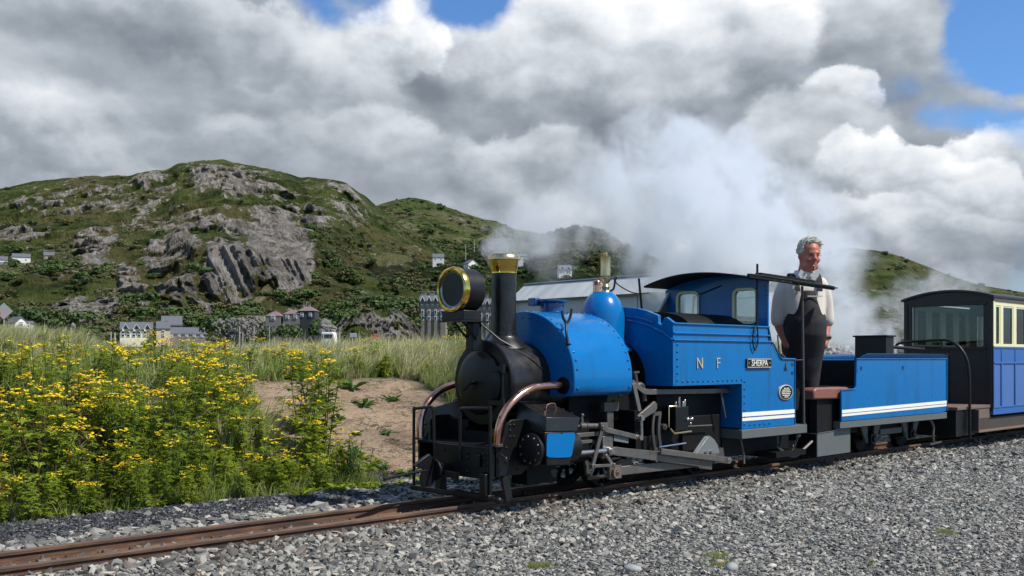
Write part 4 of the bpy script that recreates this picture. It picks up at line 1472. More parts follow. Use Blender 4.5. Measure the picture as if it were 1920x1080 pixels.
# ---- cylinders and motion, both sides
def motion(sgn):
    """sgn -1 near side, +1 far side"""
    Y = lambda y: sgn * abs(y)
    cb = G().lathe([(.088, 0), (.088, .33)], (3.955, Y(.463), .32), (1, 0, 0), 32)
    cb.box(4.0, 4.27, min(Y(.13), Y(.40)), max(Y(.13), Y(.40)), .22, .46)
    cyo = cb.obj('cylinder', 'black_paint', L)
    G().lathe([(.094, 0), (.094, -.014), (.082, -.018), (.04, -.02)], (3.955, Y(.463), .32), (1, 0, 0), 36, (False, True)).obj('end_cover', 'black_paint', cyo)
    g = G()
    for i in range(10):
        a_ = 2 * math.pi * i / 10 + .2
        g.dome((3.938, Y(.463) + .074 * math.cos(a_), .32 + .074 * math.sin(a_)), (-1, 0, 0), .0085, .008, 6, 2)
    g.obj('bolts', 'dull_steel', cyo)
    # casing: blue panel in a black surround
    y0, y1 = (Y(.555), Y(.33))
    g = G()
    g.loft([[Vector((3.985, y0, .235)), Vector((4.17, y0, .225)), Vector((4.25, y1, .225)), Vector((4.005, y1, .235))],
            [Vector((3.968, y0, .423)), Vector((4.225, y0, .413)), Vector((4.285, y1, .413)), Vector((4.02, y1, .423))]])
    g.obj('casing', 'black_paint', cyo, bevel=.004)
    yy = Y(.5565)
    G().loft([[Vector((x, yy + sgn * d_, z)) for x, z in [(x_ - .052 * 1.0, z_ * 1.015 - .002) for x_, z_ in [(4.028, .29), (4.045, .279), (4.12, .272), (4.22, .268), (4.236, .28), (4.262, .375), (4.262, .398), (4.25, .405), (4.17, .407), (4.152, .399), (4.135, .408), (4.05, .412), (4.034, .40), (4.03, .37)]]] for d_ in (0, .005)]).obj('casing_panel', 'blue_paint', cyo)
    # valve chest with sloping lid
    vc = G()
    vc.loft([[Vector((3.975, Y(.555), .425)), Vector((4.235, Y(.555), .415)), Vector((4.285, Y(.25), .405)), Vector((4.025, Y(.25), .415))],
             [Vector((3.99, Y(.548), .505)), Vector((4.27, Y(.548), .492)), Vector((4.30, Y(.25), .575)), Vector((4.06, Y(.25), .585))]])
    vco = vc.obj('valve_chest', 'smokebox_black', cyo, bevel=.004)
    g = G()
    for i in range(5):
        for j, q in enumerate((.06, .94)):
            y = Y(.54 - .285 * q)
            z = (.499 + (.583 - .499) * q) - .0035 * i
            g.dome((4.015 + i * .058 + .045 * q, y, z), (0, sgn * .3, .95), .009, .008, 6, 2)
    for q in (.3, .55, .8):
        for x in (4.062, 4.298):
            g.dome((x, Y(.54 - .285 * q), (.499 + .084 * q) - .012 * (x > 4.2)), (0, sgn * .3, .95), .009, .008, 6, 2)
    g.obj('bolts', 'black_paint', vco)
    G().tube(bez([(4.12, Y(.42), .525), (4.12, Y(.42), .56), (4.15, Y(.42), .572), (4.19, Y(.42), .566), (4.20, Y(.42), .52)], 4), .005, 7).obj('lifting_loop', 'copper', vco)
    # guide bars, piston rod, crosshead
    ym = Y(.425)
    g = G().box(4.29, 4.72, ym - .012, ym + .012, .365, .39).box(4.29, 4.50, ym - .012, ym + .012, .325, .345)
    g.obj('slide_bar', 'steel', L, bevel=.002)
    G().cyl((4.27, Y(.45), .275), (4.60, Y(.45), .272), .014, nseg=12).cyl((4.27, Y(.45), .275), (4.31, Y(.45), .275), .026, nseg=16).obj('piston_rod', 'bright_steel', L)
    xh = G().box(4.585, 4.68, ym - .02, ym + .02, .235, .362).obj('crosshead', 'steel', L, bevel=.004)
    G().cyl((4.636, ym, .271), (4.636, Y(.47), .271), .024, nseg=16).cyl((4.636, ym, .271), (4.636, Y(.482), .271), .014, nseg=8).obj('gudgeon_pin', 'bright_steel', xh)
    G().cyl((4.31, Y(.44), .435), (4.545, Y(.44), .425), .009, nseg=10).cyl((4.38, Y(.44), .432), (4.43, Y(.44), .43), .019, nseg=14).cyl((4.44, Y(.44), .43), (4.54, Y(.44), .425), .017, nseg=14).obj('valve_spindle', 'steel', L)
    G().cyl((4.40, Y(.44), .44), (4.40, Y(.44), .49), .012, .008, nseg=10).sphere((4.405, Y(.44), .495), .012, 8, 6).obj('oil_cup', 'dull_steel', L)
    # rods
    rod = lambda nm, a, b, h, t_, y, mat='steel': G().bar((a[0], Y(y), a[1]), (b[0], Y(y), b[1]), t_, h, (0, 0, 1)).obj(nm, mat, L, bevel=.003)
    cr = G()
    a, b_ = Vector((4.66, Y(.452), .268)), Vector((5.70, Y(.452), .122))
    dirv = (b_ - a).normalized()
    up = Vector((-dirv.z, 0, dirv.x))
    rr_ = []
    for q, h in ((0, .022), (.03, .027), (.10, .026), (.75, .036), (.86, .04), (.86, .05), (1, .05)):
        p = a + (b_ - a) * q
        rr_.append([p + up * h + Vector((0, -.011, 0)), p + up * h + Vector((0, .011, 0)), p - up * h + Vector((0, .011, 0)), p - up * h + Vector((0, -.011, 0))])
    cr.loft(rr_)
    cr.obj('connecting_rod', 'steel', L, bevel=.002)
    co = G()
    co.bar((4.74, Y(.42), .134), (5.72, Y(.42), .124), .018, .056, (0, 0, 1)).box(4.665, 4.78, Y(.42) - .012, Y(.42) + .012, .088, .172)
    co.obj('coupling_rod', 'steel', L, bevel=.003)
    G().cyl((4.715, Y(.43), .130), (4.715, Y(.452), .130), .036, nseg=20).obj('crank_boss', 'dark_wood' if False else 'brown_wood', L)
    G().dome((4.715, Y(.452), .13), (0, sgn, 0), .012, .008).obj('crank_pin', 'dull_steel', L)
    er = rod('eccentric_rod', (5.10, .238), (5.84, .132), .038, .014, .485)
    G().cyl((5.85, Y(.40), .13), (5.85, Y(.50), .13), .024, nseg=16).cyl((5.85, Y(.49), .13), (5.85, Y(.51), .13), .012, nseg=6).obj('return_crank_pin', 'bright_steel', L)
    cw = G().prism([(5.44, .178), (5.60, .306), (5.655, .308), (5.71, .278), (5.75, .235), (5.768, .182)], 'y', Y(.468) - .006, Y(.468) + .006).obj('crank_web', 'grey_paint', L, bevel=.002)
    G().bar((5.49, Y(.477), .19), (5.645, Y(.477), .306), .004, .006).cyl((5.60, Y(.47), .20), (5.60, Y(.49), .20), .012, nseg=8).cyl((5.66, Y(.47), .20), (5.66, Y(.49), .20), .012, nseg=8).obj('web_bolt', 'bright_steel', cw)
    cl = G().bar((4.558, Y(.465), .415), (4.466, Y(.465), .188), .014, .026, (1, 0, 0)).cyl((4.558, Y(.45), .415), (4.558, Y(.48), .415), .018, nseg=12).cyl((4.466, Y(.45), .188), (4.466, Y(.48), .188), .017, nseg=12)
    cl.box(4.535, 4.60, Y(.462) - .012, Y(.462) + .012, .405, .445).obj('combination_lever', 'steel', L, bevel=.002)
    G().bar((4.466, Y(.478), .190), (4.645, Y(.478), .183), .012, .018).cyl((4.645, Y(.46), .183), (4.645, Y(.49), .183), .014, nseg=10).obj('union_link', 'steel', L, bevel=.002)
    G().bar((4.60, Y(.455), .25), (4.645, Y(.47), .183), .012, .024, (1, 0, 0)).obj('drop_arm', 'steel', L, bevel=.002)
    rod('radius_rod', (4.575, .405), (4.915, .335), .032, .012, .455)
    rod('guide_plate', (4.69, .345), (4.83, .322), .04, .01, .44, 'grey_paint')
    G().cyl((4.915, Y(.44), .335), (4.915, Y(.48), .335), .017, nseg=12).obj('die_pin', 'bright_steel', L)
    # lifting arm and link
    G().loft([[Vector((4.93 + dx, Y(.44) + dy, .455 + dz)) for dx, dz in ((-.012, .018), (.0, -.024), (.012, -.016))] + [Vector((5.08 + dx, Y(.44) + dy, .525 + dz)) for dx, dz in ((.012, -.034), (.032, -.012), (.03, .018), (.008, .034))] for dy in (-.009, .009)]).obj('lifting_arm', 'steel', L, bevel=.002)
    G().tube([(4.935, Y(.46), .455), (4.94, Y(.46), .345)], .010, 8).cyl((4.935, Y(.43), .457), (4.935, Y(.475), .457), .017, nseg=12).obj('lifting_link', 'bright_steel', L)
    # reach rod
    G().bar((4.915, Y(.40), .685), (5.035, Y(.40), .622), .012, .034, (0, 0, 1)).bar((5.03, Y(.40), .622), (5.12, Y(.40), .617), .014, .036).bar((5.12, Y(.398), .617), (6.0, Y(.398), .605), .012, .034).obj('reach_rod', 'steel', L, bevel=.002)
    G().bar((4.925, Y(.405), .675), (4.965, Y(.42), .50), .012, .034, (1, 0, 0)).obj('reach_rod_arm', 'steel', L, bevel=.002)
    # expansion link
    ex = G()
    for x_, w_ in ((5.075, .012), (5.135, .014)):
        ex.tube(bez([(x_ + .012, Y(.44), .475), (x_, Y(.44), .41), (x_ - .0, Y(.44), .34), (x_ + .02, Y(.44), .245)], 4), w_, 6)
    ex.bar((5.08, Y(.44), .475), (5.155, Y(.44), .48), .02, .022).bar((5.08, Y(.44), .245), (5.165, Y(.44), .24), .02, .03)
    ex.obj('expansion_link', 'dull_steel', L)
    G().box(5.0, 5.05, Y(.35) - .012, Y(.35) + .012, .2, .46).box(4.98, 5.2, Y(.37) - .01, Y(.37) + .01, .2, .33).box(4.98, 5.01, min(Y(.1), Y(.37)), max(Y(.1), Y(.37)), .2, .5).obj('motion_plate', 'frame_black', L, bevel=.003)
    G().cyl((5.18, Y(.43), .39), (5.18, Y(.46), .39), .02, nseg=14).cyl((5.18, Y(.43), .39), (5.18, Y(.47), .39), .009, nseg=8).obj('link_trunnion', 'dull_steel', L)
    G().tube([(5.12, Y(.46), .262), (5.40, Y(.46), .272)], .006, 6).obj('lubricator_rod', 'bright_steel', L)
    # wheels
    for xw in (4.889, 5.90):
        wl = G()
        yw = Y(.155)
        wl.lathe([(.185, -.022 * sgn if False else .022), (.185, .014), (.17, .010), (.168, -.03), (.150, -.03), (.146, -.02)], (xw, yw, .17), (0, sgn, 0) if False else (0, 1, 0) if sgn > 0 else (0, -1, 0), 40, (False, False)) if False else None
        ax_ = (0, sgn, 0)
        wl.lathe([(.142, -.022), (.185, -.022), (.186, -.012), (.172, -.008), (.168, .03), (.150, .03), (.144, .018)], (xw, yw, .17), ax_, 40, (False, False))
        for i in range(9):
            a_ = 2 * math.pi * i / 9
            wl.bar((xw + .03 * math.cos(a_), yw, .17 + .03 * math.sin(a_)), (xw + .148 * math.cos(a_), yw, .17 + .148 * math.sin(a_)), .02, .02, (0, 1, 0))
        wl.cyl((xw, yw - .03, .17), (xw, yw + .03, .17), .042, nseg=20)
        wo_ = wl.obj('driving_wheel', 'frame_black', L)
        # outside crank arm
        px_ = xw - .175
        G().cyl((xw, Y(.13), .17), (xw, Y(.40), .17), .028, nseg=16).bar((xw + .02, Y(.39), .172), (px_, Y(.39), .13), .03, .07, (0, 0, 1)).cyl((px_, Y(.38), .13), (px_, Y(.455), .13), .018, nseg=14).obj('crank', 'dull_steel', wo_)
    # brake hanger and lower clutter
    G().bar((5.60, Y(.25), .33), (5.63, Y(.25), .10), .02, .03, (1, 0, 0)).bar((4.62, Y(.25), .33), (4.66, Y(.25), .10), .02, .03, (1, 0, 0)).bar((4.66, Y(.25), .08), (5.63, Y(.25), .09), .012, .02).obj('brake_rigging', 'dull_steel', L)
    G().box(4.05, 4.3, min(Y(.2), Y(.33)), max(Y(.2), Y(.33)), .10, .24).obj('cylinder_saddle', 'frame_black', L)


motion(-1)
motion(1)
G().box(5.25, 5.98, -.335, -.30, .19, .60).box(4.45, 4.62, -.30, .26, .2, .46).box(4.5, 5.25, -.24, .22, .44, .60).box(4.5, 5.3, -.05, .03, .15, .5).obj('underframe', 'frame_black', L)
lb = G().box(5.30, 5.44, -.455, -.36, .357, .515).obj('lubricator', 'black_paint', L, bevel=.004)
g = G()
for x, h in ((5.33, .02), (5.37, .055), (5.41, .02), (5.43, .035)):
    g.cyl((x, -.43, .515), (x, -.43, .515 + h), .008, nseg=8).sphere((x, -.43, .52 + h), .009, 8, 6)
g.cyl((5.44, -.45, .43), (5.475, -.455, .43), .007, nseg=8).sphere((5.42, -.46, .43), .012, 8, 6).sphere((5.475, -.455, .43), .013, 8, 6).sphere((5.46, -.455, .40), .01, 8, 6)
g.obj('oil_fittings', 'bright_steel', lb)
g = G().tube([(5.32, -.45, .52), (5.25, -.44, .52), (5.245, -.44, .515), (5.245, -.44, .385)], .005, 6)
g.tube([(5.24, -.455, .375), (5.275, -.46, .342), (5.46, -.46, .347)], .007, 6)
g.obj('oil_pipe', 'old_brass', lb)
G().tube(bez([(5.86, -.42, .60), (5.875, -.43, .50), (5.90, -.43, .42)], 4), .008, 7).obj('injector_pipe', 'dull_steel', L)
G().tube([(5.50, -.40, .375), (5.78, -.40, .37)], .006, 6).obj('handrail_rod', 'dull_steel', L)
G().box(5.5, 5.95, -.36, -.33, .2, .44).obj('ashpan_side', 'frame_black', L, bevel=.004)
g = G().tube(bez([(4.88, -.32, .60), (4.95, -.36, .63), (5.0, -.37, .66), (5.05, -.37, .66), (5.07, -.37, .60), (5.075, -.37, .56)], 4), .018, 10)
g.tube([(5.0, -.37, .67), (4.98, -.37, .74)], .013, 8).bar((4.955, -.38, .745), (5.01, -.38, .748), .01, .012)
g.obj('injector_valve', 'dull_steel', L)
G().tube(bez([(6.10, -.42, .27), (6.11, -.43, .2), (6.13, -.43, .13), (6.12, -.44, .08)], 4), .008, 7).obj('sand_pipe', 'dull_steel', L)
G().box(6.05, 6.95, -.30, .26, .12, .27).obj('rear_frame', 'frame_black', L)
G().sphere((5.09, -.1, 1.0), .001, 4, 3).obj('grease_point', 'brass', dm) if False else None
# brake hose and chain between engine and tender
hs = G().tube(bez([onY(1455, 836, -.42), onY(1462, 843, -.42), onY(1482, 854, -.42), onY(1493, 854, -.42), onY(1507, 842, -.42), onY(1522, 828, -.42)], 6), .0125, 9).obj('brake_hose', 'dull_steel', L)
G().tube([onY(1457, 812, -.42), onY(1458, 833, -.42)], .008, 7).obj('hose_pipe', 'dull_steel', L)
g = G()
c0, c1 = onY(1496, 818, -.44), onY(1484, 850, -.44)
for i in range(9):
    p = c0.lerp(c1, i / 8.0) + Vector((.006 * math.sin(i), 0, 0))
    v_ = Vector((1, 0, 0)) if i % 2 else Vector((0, 1, 0))
    g.tube([p + v_ * .007 * math.cos(a_) + Vector((0, 0, .013 * math.sin(a_))) for a_ in [2 * math.pi * q / 8 for q in range(9)]], .0028, 5)
g.obj('chain', 'steel', L)
G().sphere(onY(1496, 817, -.44), .018, 8, 6, (1.5, 1, 1)).obj('chain_hook', 'steel', L)

# ================================================================== tender
tend = thing('tender', 'blue four wheeled tender with two cream stripes, coupled behind the saddle tank engine', 'tender', (7.4, 0, 0))
T_ = tend
side = [(7.407, .331), (7.407, .572), (7.414, .582), (7.62, .585), (7.636, .594), (7.645, .61), (7.653, .831), (9.405, .831), (9.405, .345), (9.30, .331)]
for y0, y1 in ((NS, NS + .012), (FSIDE - .012, FSIDE)):
    sd = G().prism(side, 'y', y0, y1).obj('side_panel', 'blue_paint', T_, bevel=.0015)
    if y0 == NS:
        tside = sd
G().tube([(x, NS - .003, z) for x, z in side[:8]], .006, 6).tube([(9.405, NS - .003, .831), (9.405, NS - .003, .345)], .006, 6).obj('beading', 'blue_paint', tside)
for z0, z1 in ((.394, .421), (.369, .388)):
    G().loft([[Vector((7.409, NS - y, z0)), Vector((9.403, NS - y, z0 + .018)), Vector((9.403, NS - y, z1 + .018)), Vector((7.409, NS - y, z1))] for y in (0, .003)]).obj('painted_stripe', 'cream_paint', tside, False)
g = G()
for x, z in ((7.74, .755), (8.50, .755), (7.665, .735)):
    g.box(x - .01, x + .01, NS - .006, NS, z - .014, z + .014)
g.obj('bolt_plates', 'blue_enamel_dark', tside, False)
# flared coping
fp = [(0, 0), (-.004, .018), (-.014, .032), (-.03, .043)]
g = G()
rings = []
for x, q in ((7.72, .0), (7.76, .6), (7.82, 1), (9.43, 1)):
    rings.append([Vector((x, NS + .008 + a_ * q, .831 + b_ * max(q, .05))) for a_, b_ in fp] + [Vector((x, NS + .014 + a_ * q, .833 + b_ * max(q, .05))) for a_, b_ in reversed(fp)])
g.loft(rings)
g.obj('coping', 'blue_enamel_dark', T_)
G().loft([[Vector((p.x, FSIDE + NS - p.y - 0.0, p.z)) for p in r_] for r_ in rings]).obj('coping', 'blue_enamel_dark', T_)
G().box(9.393, 9.405, NS + .012, FSIDE - .012, .345, .83).obj('rear_panel', 'blue_enamel_dark', T_)
G().box(7.40, 9.42, NS + .004, FSIDE - .004, .272, .330).obj('chassis', 'grey_step', T_, bevel=.003)
G().box(7.98, 9.393, NS + .012, FSIDE - .012, .79, .81).obj('top_deck', 'black_paint', T_)
G().box(7.95, 7.98, NS + .012, FSIDE - .012, .33, .82).box(7.06, 7.66, FSIDE - .05, FSIDE - .03, .1, .815).obj('bulkhead', 'frame_black', T_)
g = G()
g.loft([[Vector((7.03, y, .515)), Vector((7.60, y, .505)), Vector((7.60, y, .59)), Vector((7.56, y, .602)), Vector((7.08, y, .606)), Vector((7.035, y, .59))] for y in (-.475, -.365)])
g.obj('seat', 'seat_leather', T_, bevel=.014)
G().box(7.14, 7.60, -.438, -.375, .10, .505).obj('seat_box', 'frame_black', T_)
G().box(7.60, 7.95, NS + .03, FSIDE - .06, .335, .60).obj('coal_bunker_front', 'frame_black', T_)
# footwell box with a curved cut-out
G().prism([(7.122, .062), (7.122, .245), (7.36, .252), (7.39, .258), (7.405, .272), (7.408, .2715), (7.65, .2715), (7.65, .064)], 'y', -.452, -.44).obj('footwell_side', 'grey_step', T_, bevel=.002)
G().box(7.12, 7.132, -.44, .40, .062, .24).obj('footwell_front', 'black_paint', T_)
G().tube([(7.122, -.453, .246), (7.36, -.453, .253), (7.39, -.453, .259), (7.403, -.453, .27)], .004, 6).tube([(7.121, -.45, .243), (7.121, -.12, .243)], .004, 6).obj('footwell_edge', 'dull_steel', T_)
G().box(7.132, 7.66, -.44, .41, .062, .10).box(7.64, 7.655, -.44, .41, .10, .272).obj('footwell_floor', 'frame_black', T_)
# running gear
for xw in (8.37, 9.15):
    for yw in (-.155, .155):
        s_ = 1 if yw > 0 else -1
        wl = G().lathe([(.02, .022), (.105, .020), (.12, .03), (.125, .028), (.127, -.008), (.142, -.012), (.141, -.022), (.02, -.022)], (xw, yw, .127), (0, s_, 0), 32)
        wl.obj('wheel', 'frame_black', T_)
    G().cyl((xw, -.2, .127), (xw, .2, .127), .022, nseg=12).obj('axle', 'frame_black', T_)
for y in (-.27, .25):
    g = G()
    for xw in (8.37, 9.15):
        g.prism([(xw - .20, .272), (xw - .085, .09), (xw + .085, .09), (xw + .20, .272), (xw + .075, .272), (xw + .05, .13), (xw - .05, .13), (xw - .075, .272)], 'y', y, y + .018)
    g.box(8.55, 8.97, y, y + .018, .15, .20)
    gg = g.obj('horn_guide', 'grey_step', T_)
    for xw in (8.37, 9.15):
        G().box(xw - .048, xw + .048, y - .03, y + .03, .085, .17).cyl((xw, y - .03, .127), (xw, y - .045, .127), .03, nseg=14).obj('axle_box', 'black_paint', T_, bevel=.005)
G().box(7.7, 9.35, -.24, .22, .19, .27).obj('underframe', 'frame_black', T_)
G().tube(bez([(9.18, -.44, .27), (9.20, -.45, .24), (9.235, -.45, .19), (9.225, -.45, .12), (9.24, -.45, .05)], 4), .011, 8).bar((9.16, -.45, .04), (9.40, -.45, .05), .012, .016).obj('brake_pipe', 'dull_steel', T_)
G().tube([(7.55, -.1, .83), (7.53, -.1, .88), (7.56, -.1, .9), (7.6, -.1, .86)], .008, 7).obj('hand_hook', 'dull_steel', T_)
bx = G().box(8.80, 8.96, -.20, .105, .81, 1.035).obj('tool_box', 'black_paint', T_, bevel=.004)
G().box(8.785, 8.975, -.215, .12, 1.035, 1.050).obj('lid', 'black_paint', bx, bevel=.003)
G().cyl((8.95, .05, .96), (9.62, -.16, .925), .016, nseg=12).cyl((9.62, -.16, .925), (9.66, -.17, .923), .017, nseg=12).obj('vent_pipe', 'black_paint', T_)

# ================================================================== carriage
car = thing('passenger_carriage', 'blue and cream panelled passenger carriage with black end wall, at the right edge', 'train carriage', (10.5, 0, 0))
C_ = car
XE, YN, YF, XL = 10.52, -.5, .43, 14.6
crz = lambda Y: 1.548 - .34 * (Y + .05) ** 2
g = G()
ys = [YN + (YF - YN) * i / 14 for i in range(15)]


def cstrip(g, x0, x1, y0, y1, z0, nn=6):
    yy = [y0 + (y1 - y0) * i / nn for i in range(nn + 1)]
    g.prism([(y0, z0), (y1, z0)] + [(y, crz(y) - .02) for y in reversed(yy)], 'x', x0, x1)


ew0, ew1, ez0, ez1 = -.405, .33, .955, 1.385
cstrip(g, XE, XE + .03, ew1, YF, .295)
cstrip(g, XE, XE + .03, YN, ew0, .295)
cstrip(g, XE, XE + .03, ew0, ew1, ez1)
g.box(XE, XE + .03, ew0, ew1, .295, ez0)
endw = g.obj('end_wall', 'carriage_black', C_)
g = G().box(XE - .012, XE, YN + .005, YN + .045, .30, 1.44).box(XE - .012, XE, YF - .045, YF - .005, .30, 1.42)
g.box(XE - .012, XE, ew0 - .03, ew1 + .03, ez1 + .002, ez1 + .03).box(XE - .014, XE, ew0 - .03, ew1 + .03, ez0 - .03, ez0 - .002).box(XE - .01, XE, -.06, -.045, .3, .92)
g.obj('end_moulding', 'carriage_black', endw, bevel=.003)
G().box(XE + .01, XE + .014, ew0, ew1, ez0, ez1).obj('end_window', 'carriage_glass', endw, False)
G().tube([(XE - .005, ew1 - .004, ez0), (XE - .005, ew1 - .004, ez1)], .004, 6).obj('window_bead', 'cream_paint', endw)
# roof
vs, fs = [], []
yr = [YN - .02 + (YF - YN + .04) * i / 16 for i in range(17)]
for x in (XE - .03, XL):
    for dz in (0.004, -.018):
        vs += [(x, y, crz(y) + dz) for y in yr]
nn = len(yr)
for i in range(nn - 1):
    fs += [(i, i + 1, 2 * nn + i + 1, 2 * nn + i), (nn + i, 3 * nn + i, 3 * nn + i + 1, nn + i + 1), (i, nn + i, nn + i + 1, i + 1), (2 * nn + i, 2 * nn + i + 1, 3 * nn + i + 1, 3 * nn + i)]
fs += [(0, 2 * nn, 3 * nn, nn), (nn - 1, 2 * nn - 1, 4 * nn - 1, 3 * nn - 1)]
g = G()
g.add(vs, fs)
crf = g.obj('carriage_roof', 'carriage_black', C_)
G().box(XE, XL, YN - .012, YN - .002, 1.425, 1.472).obj('roof_board', 'roof_brown', crf)
# side walls: cream window band over blue panels
bays = [(10.595, 10.715), (10.79, 11.07), (11.155, 11.435), (11.52, 11.80), (11.885, 12.165), (12.25, 12.53), (12.615, 12.895), (12.98, 13.26), (13.345, 13.625), (13.71, 13.99), (14.07, 14.35)]
zw0, zw1 = .985, 1.378
for y0, y1, nm in ((YN, YN + .03, 'near'), (YF - .03, YF, 'far')):
    lo = G().box(XE + .03, XL, y0 + (.003 if nm == 'near' else 0), y1, .295, .955).obj('lower_panel', 'carriage_blue_pale', C_)
    g = G().box(XE + .03, XL, y0, y1, .957, zw0).box(XE + .03, XL, y0, y1, zw1, 1.424)
    prev = XE + .03
    for a_, b_ in bays:
        g.box(prev, a_, y0, y1, zw0, zw1)
        prev = b_
    g.box(prev, XL, y0, y1, zw0, zw1)
    wb = g.obj('window_band', 'cream_window', C_)
    for a_, b_ in bays:
        wf = G().box(a_, a_ + .012, y0 + .004, y1 - .002, zw0, zw1).box(b_ - .022, b_, y0 + .004, y1 - .002, zw0, zw1).box(a_ + .012, b_ - .022, y0 + .004, y1 - .002, zw1 - .015, zw1)
        wfo = wf.obj('window', 'cream_window', wb)
        G().box(a_ + .012, b_ - .022, (y0 + y1) / 2 - .002, (y0 + y1) / 2 + .002, zw0, zw1 - .015).obj('pane', 'carriage_glass', wfo, False)
    if nm == 'near':
        g = G()
        for z in (.945, .788, .335):
            g.box(XE, XL, y0 - .008, y0 + .002, z - .009, z + .009)
        g.box(XE, XE + .028, y0 - .008, y0 + .03, .345, .935)
        x = 10.74
        while x < XL:
            for z0, z1 in ((.345, .778), (.798, .935)):
                g.box(x - .013, x + .013, y0 - .007, y0 + .002, z0, z1)
            x += .375
        g.obj('moulding', 'carriage_blue', lo, bevel=.003)
        g = G()
        x = 10.74
        g.box(XE + .03, 14.6, y0 - .001, y0 + .002, .797, .936)
        g.obj('upper_panels', 'carriage_blue', lo)
        G().box(XE, XL, y0 - .003, y1 - .002, .262, .325).obj('sole_bar', 'carriage_blue', C_)
        G().box(XE, XE + .03, y0 - .006, y0 + .0, .96, 1.424).obj('corner_post', 'cream_window', wb)
# inner partition seen through the end window
g = G()
xs_ = 12.2
prev = YN + .04
for a_, b_, z0 in ((-.40, -.32, .955), (-.25, -.14, .70), (-.04, .14, .955), (.20, .32, .955)):
    g.box(xs_, xs_ + .02, prev, a_, .3, 1.50)
    g.box(xs_, xs_ + .02, a_, b_, 1.33, 1.50).box(xs_, xs_ + .02, a_, b_, .3, z0)
    prev = b_
g.box(xs_, xs_ + .02, prev, YF - .03, .3, 1.45)
g.obj('partition', 'roof_brown', C_)
G().box(XE + .03, XL, YN + .03, YF - .03, .28, .295).obj('carriage_floor', 'dark_wood', C_)
for x in (10.95, 11.65):
    G().box(x, x + .32, YN + .05, YF - .06, .50, .56).box(x + .30, x + .35, YN + .05, YF - .06, .56, .90).obj('bench', 'dark_wood', C_, bevel=.01)
# end platform, step boards, hoop rail
XP = 9.70
G().box(XP, XE, YN + .02, YF, .335, .365).obj('platform', 'brown_wood', C_, bevel=.003)
G().box(XP, 10.14, YN + .035, YF - .02, .08, .333).obj('platform_end', 'black_paint', C_)
G().box(10.14, XE, YN + .028, YN + .045, .235, .334).obj('platform_side', 'brown_wood', C_)
G().box(10.14, XL, YN + .03, YN + .05, .12, .234).obj('valance', 'dark_wood', C_)
G().box(10.05, XL, YN - .045, YN + .03, .105, .12).obj('step_board', 'brown_wood', C_, bevel=.002)
G().box(10.05, 10.065, YN - .04, YN + .03, .121, .33).obj('step_end', 'dark_wood', C_)
hp = [(9.94, y, z) for y, z in ((.25, .95), (.22, .985), (.1, 1.005), (-.223, 1.018), (-.33, .995), (-.41, .935), (-.465, .84), (-.49, .72), (-.497, .5), (-.50, .06))]
G().tube(bez(hp, 5), .0135, 10).tube([(9.94, -.223, 1.015), (9.94, -.225, .945), (9.94, .25, .95)], .011, 8).obj('hoop_rail', 'black_paint', C_)
for xw in (11.2, 11.8, 13.6):
    for yw in (-.155, .155):
        G().lathe([(.02, .02), (.12, .03), (.125, -.008), (.142, -.012), (.141, -.022), (.02, -.022)], (xw, yw, .127), (0, 1 if yw > 0 else -1, 0), 24).obj('wheel', 'frame_black', C_)
G().box(10.2, XL, -.2, .2, .12, .26).obj('underframe', 'frame_black', C_)
# ------------------------------------------------------------------ grasses
def tuft(seed, mat, n_, h, spread, lean, wd=.008, droop=.5):
    rn = random.Random(seed)
    g = G()
    for _ in range(n_):
        a_ = rn.uniform(0, 6.283)
        r_ = spread * rn.random() ** .7
        p = Vector((r_ * math.cos(a_), r_ * math.sin(a_), -.02))
        out = Vector((math.cos(a_), math.sin(a_), 0)) * rn.uniform(.1, droop) + Vector((lean[0], lean[1], 0)) * rn.uniform(.4, 1.2)
        hh = h * rn.uniform(.55, 1.1)
        sd = Vector((rn.uniform(-1, 1), rn.uniform(-1, 1), 0)).normalized() * wd * rn.uniform(.7, 1.3)
        vs = []
        for k_ in range(5):
            q = k_ / 4
            c_ = p + Vector((0, 0, hh * (q - .22 * q * q * (out.length)))) + out * hh * q ** 1.9
            w_ = 1 - q ** 1.6 if k_ < 4 else 0.03
            vs += [c_ - sd * w_, c_ + sd * w_]
        g.add(vs, [(2 * k_, 2 * k_ + 1, 2 * k_ + 3, 2 * k_ + 2) for k_ in range(4)])
    return g.mesh('grass_tuft', mat, False)


WIND = (.42, -.28)
marrams = [tuft(i, 'marram', 34, .62, .10, WIND, .0075, .55) for i in range(4)]
greens = [tuft(i + 10, 'green_grass', 26, .34, .12, (.1, -.05), .008, .7) for i in range(4)]
drys = [tuft(i + 20, 'dry_grass', 20, .40, .12, WIND, .006, .6) for i in range(2)]
rs = np.random.RandomState(5)


def vegmask(X, Y):
    e_ = 1.34 + .2 * fbm(X * 2, Y * 2, 3., 3) + .18 * sm(3, .5, X)
    return sm(-.02, .12, Y - e_) * (1 - np.clip(sandmask(X, Y) * 1.3, 0, 1))


def grow(name, count, xr, yr, keep, size, sources, zoff=0.0):
    X = rs.uniform(*xr, count)
    Y = rs.uniform(*yr, count)
    kp = rs.rand(count) < keep(X, Y)
    X, Y = X[kp], Y[kp]
    nn = len(X)
    P = np.stack([X, Y, hgt(X, Y) + zoff], 1)
    s_ = size(X, Y) * rs.uniform(.7, 1.25, nn)
    rot = np.stack([rs.normal(0, .08, nn), rs.normal(0, .08, nn), rs.normal(0, .55, nn)], 1)
    scl = np.stack([s_, s_, s_ * rs.uniform(.8, 1.2, nn)], 1)
    return scatter(name, P, rot, scl, rs.randint(0, len(sources), nn), sources)


